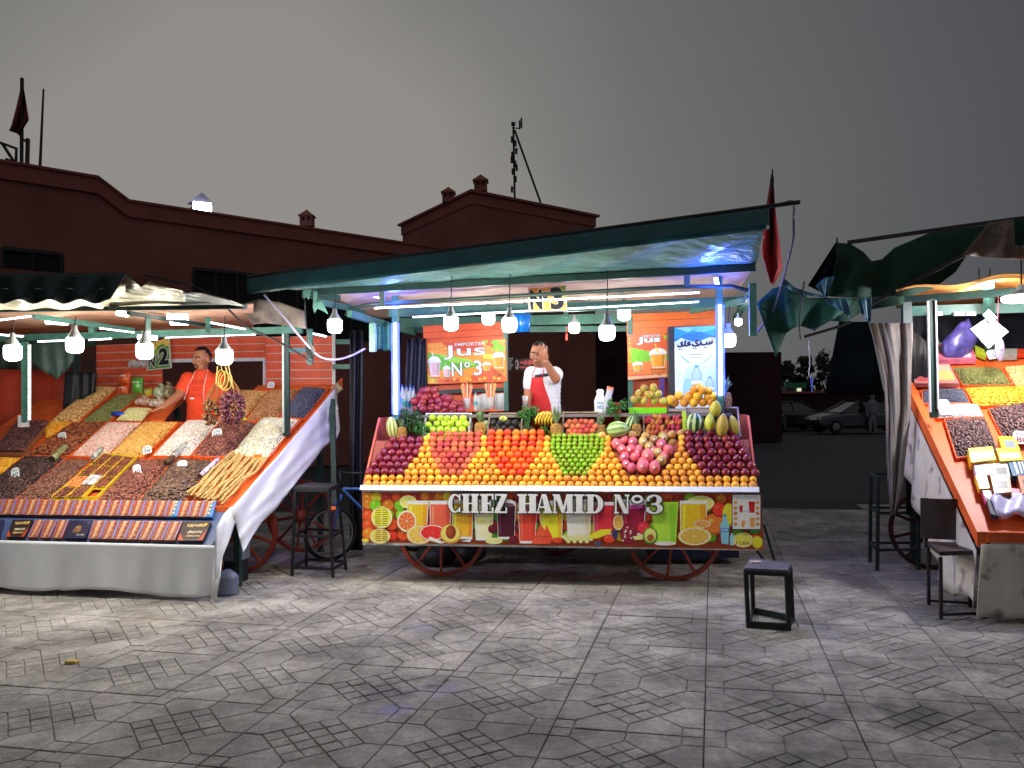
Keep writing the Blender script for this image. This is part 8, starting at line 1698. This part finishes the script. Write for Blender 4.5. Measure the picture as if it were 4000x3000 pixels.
# wheel and stools
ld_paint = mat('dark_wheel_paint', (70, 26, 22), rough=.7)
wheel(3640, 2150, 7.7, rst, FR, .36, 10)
dkb = mat('stool_iron', (40, 40, 44), rough=.5, metal=.4, var=.3, scale=14, bump=.2); blk = mat('stool_black', (20, 26, 28), rough=.45, metal=.2, var=.2); seat_m = mat('stool_seat', (78, 74, 84), rough=.5, var=.2, scale=12)
def stool(name, lab, feet, tops, mids, r, mt, seat=None, cat='stool', low=None):
    F_ = [gnd(*a) for a in feet]; T_ = [P(*b, f.y) for b, f in zip(tops, F_)]; zz = sum(t.z for t in T_) / 4; T_ = [Vector((t.x, t.y, zz)) for t in T_]; t = thing(name, lab, cat, sum(F_, Vector()) / 4)
    for f, q in zip(F_, T_): m = M(); m.bar(f, q, r, r, (0, 1, 0)); obj('leg', m, mt, t)
    for k, z_ in enumerate(list(mids)):
        for i in range(4):
            a = F_[i].lerp(T_[i], z_); b = F_[(i + 1) % 4].lerp(T_[(i + 1) % 4], z_); m = M(); m.bar(a, b, r * .8, r * (1.6 if low and k == 0 and i in (0, 2) else .9)); obj('rail', m, mt, t)
    for i in range(4): m = M(); m.bar(T_[i] + Vector((0, 0, .002)), T_[(i + 1) % 4] + Vector((0, 0, .002)), r, r); obj('top_rail', m, mt, t)
    if seat: c = sum(T_, Vector()) / 4; m = M(); m.prism([c + (q - c) * 1.06 + Vector((0, 0, r * .52)) for q in T_], (0, 0, .018)); obj('seat', m, seat, t)
    return t, T_
t, T_ = stool('low_stool', 'small black metal stool with a slate seat standing alone on the paving', [(2923, 2451), (3081, 2462), (3096, 2428), (2942, 2396)], [(2913, 2232), (3073, 2243), (3086, 2214), (2936, 2207)], (.06,), .026, blk, seat_m, low=True)
c = (T_[0] + T_[3]) / 2 + Vector((.05, 0, .034)); m = M(); m.box(c, (.07, .05, .012)); obj('paper_scrap', m, mat('paper_scrap', (200, 186, 176)), label='folded pale paper lying on the slate seat of the low stool', cat='paper')
stool('high_stool', 'tall bare iron stool frame in front of the bicycle', [(1141, 2250), (1301, 2257), (1352, 2226), (1196, 2216)], [(1152, 1912), (1283, 1918), (1318, 1902), (1201, 1900)], (.10, .47), .024, dkb, mat('stool_slats', (34, 32, 36)))
stool('high_stool', 'tall dark stool in the shade left of the brown chair', [(3427, 2228), (3588, 2226), (3578, 2196), (3398, 2196)], [(3430, 1866), (3590, 1868), (3578, 1852), (3402, 1852)], (.22, .62), .026, mat('stool_dark_green', (36, 52, 46), rough=.6))  # plain dark green stool paint
ch = thing('chair', 'dark brown metal chair facing away beside the right stall', 'chair', gnd(3740, 2400)); brown = mat('chair_brown', (58, 44, 46), rough=.45, var=.2, scale=6); legm = mat('chair_leg', (34, 26, 26), rough=.5)
BLf, BRf, FLf, FRf = gnd(3628, 2362), gnd(3790, 2372), gnd(3676, 2418), gnd(3842, 2412)
sz = P(3700, 2130, BLf.y).z
for f, (dx) in zip((BLf, BRf, FLf, FRf), (0, 0, 0, 0)): m = M(); m.bar(f, Vector((f.x, f.y, sz - .01)), .02, .02, (0, 1, 0)); obj('leg', m, legm, ch)
c4 = [Vector((p_.x, p_.y, sz)) for p_ in (FLf, FRf, BRf, BLf)]; cc_ = sum(c4, Vector()) / 4; m = M(); m.prism([cc_ + (p_ - cc_) * 1.05 for p_ in c4], (0, 0, .03)); obj('seat', m, brown, ch)
zt_ = P(3700, 1946, BLf.y).z; m = M(); rows = [[BLf.lerp(BRf, s) * 1.0 + Vector((.0, -.0 + .03 * (j / 5), 0)) + Vector((0, 0, -0)) for s in ()] for j in ()]
rows = [[Vector((BLf.x + (BRf.x - BLf.x) * (-.08 + 1.16 * s) - .02, BLf.y + (BRf.y - BLf.y) * s + .02 - .03 * math.sin(PI * s), sz + .05 + (zt_ - sz - .05) * j / 5)) for s in [k / 8 for k in range(9)]] for j in range(6)]
m.sheet(rows, (0, .014, 0)); obj('backrest', m, brown, ch, smooth=False)
for f in (BLf, BRf): m = M(); m.bar(Vector((f.x, f.y + .03, sz - .02)), Vector((f.x, f.y + .035, zt_)), .02, .02, (0, 1, 0)); obj('back_upright', m, legm, ch)
for a, b in ((FLf, FRf), (BLf, BRf)): m = M(); m.bar(a + Vector((0, 0, .03)), b + Vector((0, 0, .03)), .018, .018); obj('rail', m, legm, ch)
# bicycle
bk = thing('bicycle', 'bicycle with pale blue frame tubes parked behind the tall iron stool', 'bicycle', gnd(1290, 2192))
g0 = gnd(1292, 2192); hd = Vector((.83, .55, 0)).normalized(); ax = Vector((-hd.y, hd.x, 0)); Rw = .268; w1 = Vector((g0.x, g0.y, Rw)); w2 = w1 + hd * .92; up = Vector((0, 0, 1)); frb = mat('bike_blue', (70, 120, 200), rough=.35, metal=.2); rimm = mat('bike_rim', (190, 192, 190), metal=.8, rough=.3)
for wc in (w1, w2):
    m = M(); m.tube([wc + (hd * math.cos(a) + up * math.sin(a)) * (Rw - .02) for a in [k * PI / 20 for k in range(41)]], .02, 7, False); wo_ = obj('wheel', m, tyre, bk, smooth=True, origin=wc); m = M(); m.tube([wc + (hd * math.cos(a) + up * math.sin(a)) * (Rw - .043) for a in [k * PI / 20 for k in range(41)]], .008, 6, False); obj('rim', m, rimm, wo_, smooth=True)
    m = M()
    for k in range(24): a = k * PI / 12; m.tube([wc, wc + (hd * math.cos(a) + up * math.sin(a)) * (Rw - .04)], .0016, 3)
    m.tube([wc - ax * .05, wc + ax * .05], .02, 8); obj('spokes', m, rimm, wo_)
hd_t = w1 + hd * .12 + up * .42; st_t = w2 - hd * .28 + up * .42; bb_ = w1 + hd * .52 + up * .02; m = M()
for s in (-1, 1): m.tube([w1 + ax * .055 * s, w1 + hd * .08 + up * .30 + ax * .04 * s, hd_t - up * .06], .011, 7)
obj('fork', m, frb, bk, smooth=True); m = M()
for a, b in ((hd_t, bb_), (hd_t, st_t - up * .04), (st_t, bb_), (bb_, w2), (st_t - up * .05, w2)): m.tube([a, b], .014, 7)
obj('frame_tubes', m, frb, bk); m = M(); m.tube([hd_t, hd_t + up * .16 - hd * .02], .012, 7); hb = hd_t + up * .16; m.tube([hb - ax * .27 + hd * .1, hb - ax * .1, hb + ax * .1, hb + ax * .27 + hd * .1], .011, 7); obj('handlebar', m, black_metal, bk, smooth=True)
m = M(); s_ = st_t + up * .08; m.tube([st_t, s_], .012, 7); m.ell(s_ + up * .02, (.13, .07, .03), 12, 7); obj('saddle', m, black_metal, bk, smooth=True); m = M(); m.box(w1 - hd * .0 + up * .25 - ax * -.08 * -1, (.045, .02, .03)); obj('reflector', m, mat('reflector_orange', (230, 110, 60)), bk)
m = M(); m.lathe(bb_ - ax * .03, [(.07, 0), (.07, .006)], 18, ax); m.tube([bb_ + ax * .05, bb_ + ax * .05 + hd * .12 - up * .1], .008, 6); m.box(bb_ + ax * .09 + hd * .12 - up * .1, (.05, .08, .02)); obj('crankset', m, black_metal, bk)

# ================================================================ PEOPLE
skin = mat('skin', (172, 114, 84), rough=.5, var=.06, scale=12, sss=.08, bump=.05, bscale=200); hair_m = mat('dark_hair', (24, 19, 18), rough=.6, bump=.6, bscale=260, var=.3)
def skin_mesh(chains, sub=2):
    m = M(); two = lambda r: r if hasattr(r, '__len__') else (r, r)
    for ch_ in chains:
        r0 = None
        for i, (p_, r) in enumerate(ch_):
            if i and ch_ is not chains[0] and i == 1 and r0 is not None and r0[0] > .09 and two(r)[0] < .099: r0 = (two(r)[0],) * 2   # limb leaving the trunk
            if i:
                a_, b_ = Vector(ch_[i - 1][0]), Vector(p_); n = max(2, int((b_ - a_).length / (min(two(r)[1], r0[1]) * .42)) + 1); d = (b_ - a_).normalized()
                for k in range(n + 1):
                    t = k / n; rx, ry = r0[0] + (two(r)[0] - r0[0]) * t, r0[1] + (two(r)[1] - r0[1]) * t; m.ell(a_.lerp(b_, t), (rx, ry, min(rx, ry) * 1.02), 14, 10)
            r0 = two(r)
    return mesh_obj(m)
def bake(os_, voxel=None, smooth_it=0):
    dg = bpy.context.evaluated_depsgraph_get(); bm = bmesh.new()
    for o in os_:
        me = bpy.data.meshes.new_from_object(o.evaluated_get(dg)); bm.from_mesh(me); bpy.data.meshes.remove(me); bpy.data.objects.remove(o)
    me = bpy.data.meshes.new('b'); bm.to_mesh(me); bm.free()
    if voxel:
        o = bpy.data.objects.new('b', me); col.objects.link(o); r = o.modifiers.new('r', 'REMESH'); r.mode = 'VOXEL'; r.voxel_size = voxel; r.use_smooth_shade = True
        if smooth_it: sm = o.modifiers.new('m', 'SMOOTH'); sm.iterations = smooth_it; sm.factor = .5
        dg = bpy.context.evaluated_depsgraph_get(); me2 = bpy.data.meshes.new_from_object(o.evaluated_get(dg)); bpy.data.objects.remove(o); me = me2
    me.polygons.foreach_set('use_smooth', [True] * len(me.polygons)); return me
def mesh_obj(m): me = mesh_of('x', m, skin, (0, 0, 0)); me.materials.clear(); o = bpy.data.objects.new('x', me); col.objects.link(o); return o
def as_part(name, me, mt, parent): me.materials.clear(); me.materials.append(mt); o = bpy.data.objects.new(name, me); put(o, parent, (0, 0, 0)); return o
def head_shape(m, c, yaw, pitch, s=1.0):
    R = Matrix.Rotation(yaw, 3, 'Z') @ Matrix.Rotation(pitch, 3, 'X')
    def T(x, y, z): return c + R @ Vector((x * s, y * s, z * s))
    m.ell(T(0, .012, .02), (.076 * s, .096 * s, .098 * s), 20, 14, R); m.ell(T(0, -.03, -.05), (.054 * s, .058 * s, .066 * s), 16, 12, R); m.ell(T(0, -.045, -.085), (.03 * s, .032 * s, .026 * s), 12, 8, R)
    m.ell(T(0, -.095, -.012), (.0125 * s, .02 * s, .03 * s), 10, 8, R); m.ell(T(0, -.103, -.03), (.017 * s, .016 * s, .012 * s), 10, 8, R); m.ell(T(0, -.078, .026), (.052 * s, .02 * s, .012 * s), 12, 8, R); m.ell(T(0, -.083, -.06), (.025 * s, .014 * s, .012 * s), 10, 6, R)
    for k in (-1, 1): m.ell(T(k * .078, .012, -.012), (.01 * s, .02 * s, .032 * s), 8, 8, R); m.ell(T(k * .042, -.062, -.025), (.022 * s, .022 * s, .022 * s), 10, 8, R)
    return T, R
def face_parts(T, R, parent, hair_mt, s=1.0, beard=False):
    for k in (-1, 1):
        m = M(); m.ell(T(k * .031, -.085, .006), (.014 * s, .008 * s, .0085 * s), 10, 8, R); e = obj('eye', m, mat('eye_white', (214, 206, 198), rough=.3), parent, smooth=True); m = M(); m.ell(T(k * .031, -.0925, .005), (.006 * s, .003 * s, .0065 * s), 8, 6, R); obj('iris', m, hair_m, e, smooth=True)
        m = M(); m.tube([T(k * .012, -.099, .024), T(k * .032, -.098, .031), T(k * .052, -.084, .024)], .0042 * s, 6); obj('eyebrow', m, hair_m, parent, smooth=True)
    m = M(); m.ell(T(0, -.0965, -.06), (.024 * s, .006 * s, .006 * s), 10, 6, R); obj('mouth', m, mat('lips', (150, 84, 74)), parent, smooth=True)
    m = M(); v, f = sphere_uv(24, 18); P2 = [T(x * .083, .016 + y * .103, .026 + z * .103) for x, y, z in v]; keep = lambda i: v[i][2] > .62 - .0 or (v[i][1] > -.25 and v[i][2] > -.15) or (v[i][1] > .35 and v[i][2] > -.5)
    m.add(P2, [q for q in f if all(keep(i) for i in q)]); obj('hair', m, hair_mt, parent, smooth=True)
    if beard: m = M(); m.tube([T(-.02, -.094, -.05), T(0, -.1, -.046), T(.02, -.094, -.05)], .004 * s, 6); m.tube([T(-.024, -.088, -.052), T(-.024, -.088, -.075), T(0, -.09, -.09), T(.024, -.088, -.075), T(.024, -.088, -.052)], .0045 * s, 6); obj('beard', m, hair_mt, parent, smooth=True)
def hand(wr, dirv, side, spread=.25, curl=.15, s=1.0):
    """palm and five fingers as skin chains rooted in the palm; returns chains"""
    d = Vector(dirv).normalized(); sd = (Vector(side) - d * Vector(side).dot(d)).normalized(); n = d.cross(sd); ch_ = []; palm = wr + d * .055 * s; m = M(); R = Matrix((sd, d, n)).transposed(); m.ell(wr + d * .05 * s, (.041 * s, .052 * s, .017 * s), 14, 10, R); out = [mesh_obj(m)]
    for k, (off, ln) in enumerate(((-.031, .064), (-.010, .074), (.011, .07), (.031, .055))):
        b = wr + d * .07 * s + sd * off * s; dd = (d + sd * spread * (off / .03)).normalized(); j1 = b + dd * ln * .5 * s; d2 = (dd + n * curl).normalized(); j2 = j1 + d2 * ln * .32 * s; j3 = j2 + (d2 + n * curl).normalized() * ln * .3 * s
        out.append(skin_mesh([[(tuple(b), .0095 * s), (tuple(j1), .0086 * s), (tuple(j2), .0078 * s), (tuple(j3), .0062 * s)]], 1))
    b = wr + d * .025 * s - sd * .028 * s; j1 = b + (d * .5 - sd * .8).normalized() * .04 * s; j2 = j1 + (d * .9 - sd * .45).normalized() * .036 * s; out.append(skin_mesh([[(tuple(b), .014 * s), (tuple(j1), .0105 * s), (tuple(j2), .008 * s)]], 1)); return out
def body_parts(J, s=1.0):
    t = lambda p_: tuple(p_); mid = (J['pelvis'] + J['chest']) / 2
    return [[(t(J['pelvis']), (.16 * s, .115 * s)), (t(mid), (.15 * s, .11 * s)), (t(J['chest']), (.165 * s, .115 * s)), (t(J['neck']), (.062 * s, .06 * s)), (t(J['headb']), (.055 * s, .055 * s))],
            [(t(J['chest']), .1), (t(J['shR']), .062 * s), (t(J['elR']), .045 * s), (t(J['faR']), .041 * s), (t(J['wrR']), .028 * s)], [(t(J['chest']), .1), (t(J['shL']), .062 * s), (t(J['elL']), .045 * s), (t(J['faL']), .041 * s), (t(J['wrL']), .028 * s)],
            [(t(J['pelvis']), .1), (t(J['hipR']), .088 * s), (t(J['knR']), .06 * s), (t(J['ftR']), .042 * s), (t(J['toR']), .04 * s)], [(t(J['pelvis']), .1), (t(J['hipL']), .088 * s), (t(J['knL']), .06 * s), (t(J['ftL']), .042 * s), (t(J['toL']), .04 * s)]]
def legs(J, floor, toe=Vector((0, -.16, 0))):
    pv_ = J['pelvis']
    for k, sgn in (('R', -1), ('L', 1)):
        J['hip' + k] = pv_ + Vector((sgn * .09, 0, -.06)); J['ft' + k] = Vector((pv_.x + sgn * .12, pv_.y, floor + .07)); J['kn' + k] = (J['hip' + k] + J['ft' + k]) / 2 + Vector((0, -.02, 0)); J['to' + k] = J['ft' + k] + toe + Vector((0, 0, -.03))
def figure(label, J, hc, yaw, pitch, hands, shirt_mt, trouser_mt, floor, torso_w=1.0, sleeve=.62, beard=False, name='person'):
    legs(J, floor); J['faR'] = J['elR'].lerp(J['wrR'], .35); J['faL'] = J['elL'].lerp(J['wrL'], .35); J['headb'] = J['neck'] + (hc - J['neck']) * .6
    t = thing(name, label, 'person', Vector((J['pelvis'].x, J['pelvis'].y, floor)))
    hm = M(); T, R = head_shape(hm, hc, yaw, pitch); parts = [skin_mesh(body_parts(J)), mesh_obj(hm)]
    for h in hands: parts += hand(*h)
    as_part('body', bake(parts, .0048, 2), skin, t); face_parts(T, R, t, hair_m, beard=beard)
    mid = (J['pelvis'] + J['chest']) / 2; k = torso_w; tp = lambda v: tuple(v)
    sh = [skin_mesh([[(tp(J['pelvis'] + Vector((0, 0, -.02))), (.178 * k, .135 * k)), (tp(mid), (.172 * k, .135 * k)), (tp(J['chest']), (.186 * k, .132 * k)), (tp(J['neck'] + Vector((0, 0, -.035))), (.085, .08))],
          [(tp(J['chest']), .1), (tp(J['shR']), .078), (tp(J['shR'].lerp(J['elR'], sleeve)), .068), (tp(J['shR'].lerp(J['elR'], sleeve + .1)), .066)], [(tp(J['chest']), .1), (tp(J['shL']), .078), (tp(J['shL'].lerp(J['elL'], sleeve)), .068), (tp(J['shL'].lerp(J['elL'], sleeve + .1)), .066)]])]
    shm = bake(sh, .007, 3); bmx = bmesh.new(); bmx.from_mesh(shm)
    for v in bmx.verts: # cloth folds
        v.co += v.normal * .0045 * mnoise.noise(v.co * 11 + Vector((0, 0, v.co.z * 6))); 
    bmx.to_mesh(shm); bmx.free(); so = as_part('shirt', shm, shirt_mt, t); bvh = BVHTree.FromPolygons([v.co + so.location * 0 for v in shm.vertices], [tuple(p_.vertices) for p_ in shm.polygons])
    tr = [skin_mesh([[(tp(J['pelvis']), (.165, .122)), (tp(J['hipR']), .1), (tp(J['knR']), .075), (tp(J['ftR'] + Vector((0, 0, .03))), .062)], [(tp(J['pelvis']), .12), (tp(J['hipL']), .1), (tp(J['knL']), .075), (tp(J['ftL'] + Vector((0, 0, .03))), .062)]])]
    as_part('trousers', bake(tr, .009, 2), trouser_mt, t)
    for q in ('R', 'L'): m = M(); m.ell(J['ft' + q].lerp(J['to' + q], .5) + Vector((0, 0, -.015)), (.05, .13, .045), 12, 8); obj('shoe', m, black_metal, t, smooth=True)
    return t, bvh, T
def drape(bvh, px, py, Y_, off=.004, yd=1.0):
    r = ray(px, py); h = bvh.ray_cast(CAM, r.normalized()); 
    return (h[0] - r.normalized() * off) if h[0] is not None else P(px, py, Y_)
# vendor of the juice cart, left arm raised, hand before his face
Y_ = 8.42; J = dict(pelvis=P(2128, 1640, 8.5), chest=P(2122, 1492, 8.46), neck=P(2112, 1441, 8.42), shR=P(2078, 1463, 8.44), elR=P(2064, 1530, 8.42), wrR=P(2060, 1585, 8.2), shL=P(2168, 1463, 8.42), elL=P(2170, 1478, 8.16), wrL=P(2131, 1412, 8.06))
wtee = mat('white_tshirt', (226, 228, 234), rough=.85, var=.05, bump=.15, bscale=24); dt = mat('dark_trousers', (26, 28, 36), rough=.85)
hd_up = (P(2112, 1340, 8.0) - P(2131, 1412, 8.06)); t, bvh, T = figure('juice vendor in a white t-shirt and red apron raising one hand before his face', J, P(2103, 1385, 8.36), -.25, .12, [(J['wrL'], hd_up, Vector((.9, -.35, 0)), .22, .1, 1.12), (J['wrR'], Vector((-.15, -.5, -.4)), Vector((0, .4, 1)), .05, .5, .95)], wtee, dt, .46, .95, .55)
apm = mat('red_apron', (206, 40, 44), rough=.75, var=.08, bump=.15, bscale=18)
ol = [(1474, 2077, 2120), (1500, 2074, 2124), (1525, 2068, 2132), (1550, 2066, 2142), (1580, 2066, 2152), (1610, 2066, 2156), (1640, 2066, 2156)]
rows = [[drape(bvh, a + (b - a) * s, y, 8.3, .007) for s in [k / 12 for k in range(13)]] for y, a, b in ol]; m = M(); m.sheet(rows, (0, .003, 0)); obj('apron', m, apm, t, smooth=True)
m = M(); 
for a in ([(2078, 1474), (2082, 1455), (2094, 1434)], [(2119, 1474), (2123, 1455), (2126, 1434)]): m.tube([drape(bvh, *q, 8.3, .006) for q in a], .0035, 5)
obj('apron_strap', m, apm, t); m = M(); rows = [[drape(bvh, 2088 + 57 * s, y - 8 * s, 8.3, .005) for s in [k / 8 for k in range(9)]] for y in (1465, 1471, 1477)]; m.sheet(rows, (0, .002, 0)); obj('chest_stripe', m, mat('navy_stripe', (28, 36, 54)), t, smooth=True)
g_ = P(2052, 1575, 8.08); m = M(); m.lathe(g_ + Vector((0, 0, -.03)), [(.024, 0), (.03, .1), (.028, .1), (.023, .005)], 14); obj('juice_glass', m, glassy, label='small glass of amber juice held by the juice vendor', cat='glass', smooth=True)
m = M(); m.lathe(g_ + Vector((0, 0, -.026)), [(.022, 0), (.026, .05)], 14); obj('juice', m, mat('amber_juice', (200, 96, 40), rough=.2), bpy.data.objects.get('juice_glass'), smooth=True)
# vendor of the left stall
J = dict(pelvis=P(802, 1650, 8.9), chest=P(797, 1508, 8.86), neck=P(790, 1452, 8.84), shR=P(735, 1482, 8.84), elR=P(697, 1545, 8.7), wrR=P(636, 1590, 8.5), shL=P(858, 1482, 8.9), elL=P(874, 1560, 8.85), wrL=P(866, 1630, 8.6))
otee = mat('orange_tshirt', (238, 74, 34), rough=.85, var=.06, bump=.15, bscale=24)
t, bvh, T = figure('vendor in an orange t-shirt with a necklace leaning one arm on the trays', J, P(787, 1403, 8.78), -.38, .12, [(J['wrR'], Vector((-.8, -.3, -.35)), Vector((.2, -.9, -.1)), .3, .3, 1.0), (J['wrL'], Vector((0, -.4, -.8)), Vector((1, 0, 0)), .1, .3, 1.0)], otee, dt, .35, 1.06, .5, True)
pm = mat('shirt_print', (196, 50, 34), rough=.8)
for s_, x0, x1, y0, y1 in (('LARGE', 738, 798, 1484, 1503), ('CORP', 736, 788, 1511, 1528), ('100%', 733, 787, 1536, 1552)):
    vv, ff = text_shape(s_, bold=.015); m = M(); m.add([drape(bvh, x0 + (x1 - x0) * a, y1 - (y1 - y0) * b, 8.6, .004) for a, b in vv], ff); obj('shirt_lettering', m, pm, t)
m = M(); m.add([drape(bvh, 750 + 14 * math.cos(a) * .7, 1556 + 4 * math.sin(a), 8.6, .004) for a in [k * PI / 6 for k in range(12)]], [tuple(range(12))]); obj('shirt_badge', m, tag_m, t)
wcord = mat('white_cord', (220, 214, 210), rough=.6); m = M(); m.tube([drape(bvh, *q, 8.6, .006) for q in ((762, 1450), (752, 1475), (738, 1500), (730, 1530), (720, 1560))], .0035, 5); m.tube([drape(bvh, *q, 8.6, .006) for q in ((812, 1445), (806, 1470), (798, 1500), (795, 1535), (798, 1570))], .0035, 5); obj('earphone_cord', m, wcord, t)
m = M(); m.tube([drape(bvh, *q, 8.6, .006) for q in ((764, 1455), (768, 1472), (780, 1480), (794, 1474), (803, 1458))], .0025, 5); obj('necklace', m, mat('silver_chain', (200, 190, 180), metal=.8, rough=.3), t)
# distant person in white
q = P(3409, 1696, 39); t = thing('person', 'tiny distant person in white clothes standing beside the parked car', 'person', (q.x, 39, 0)); c = Vector((q.x, 39, 0))
o = skin_mesh([[(tuple(c + Vector((0, 0, .95))), (.2, .14)), (tuple(c + Vector((0, 0, 1.35))), (.22, .14)), (tuple(c + Vector((0, 0, 1.52))), .07), (tuple(c + Vector((0, 0, 1.68))), .1)]] + [[(tuple(c + Vector((0, 0, .95))), .2), (tuple(c + Vector((k * .1, 0, .5))), .09), (tuple(c + Vector((k * .11, 0, .06))), .06)] for k in (-1, 1)] + [[(tuple(c + Vector((0, 0, 1.35))), .2), (tuple(c + Vector((k * .23, 0, 1.3))), .07), (tuple(c + Vector((k * .27, 0, 1.0))), .05), (tuple(c + Vector((k * .24, -.06, .75))), .04)] for k in (-1, 1)]); as_part('body', bake([o], .02, 2), mat('pale_clothes', (120, 120, 130), rough=.9), t)
m = M(); m.ell(c + Vector((0, .02, 1.72)), (.1, .11, .1), 10, 8); obj('hair', m, hair_m, t, smooth=True)
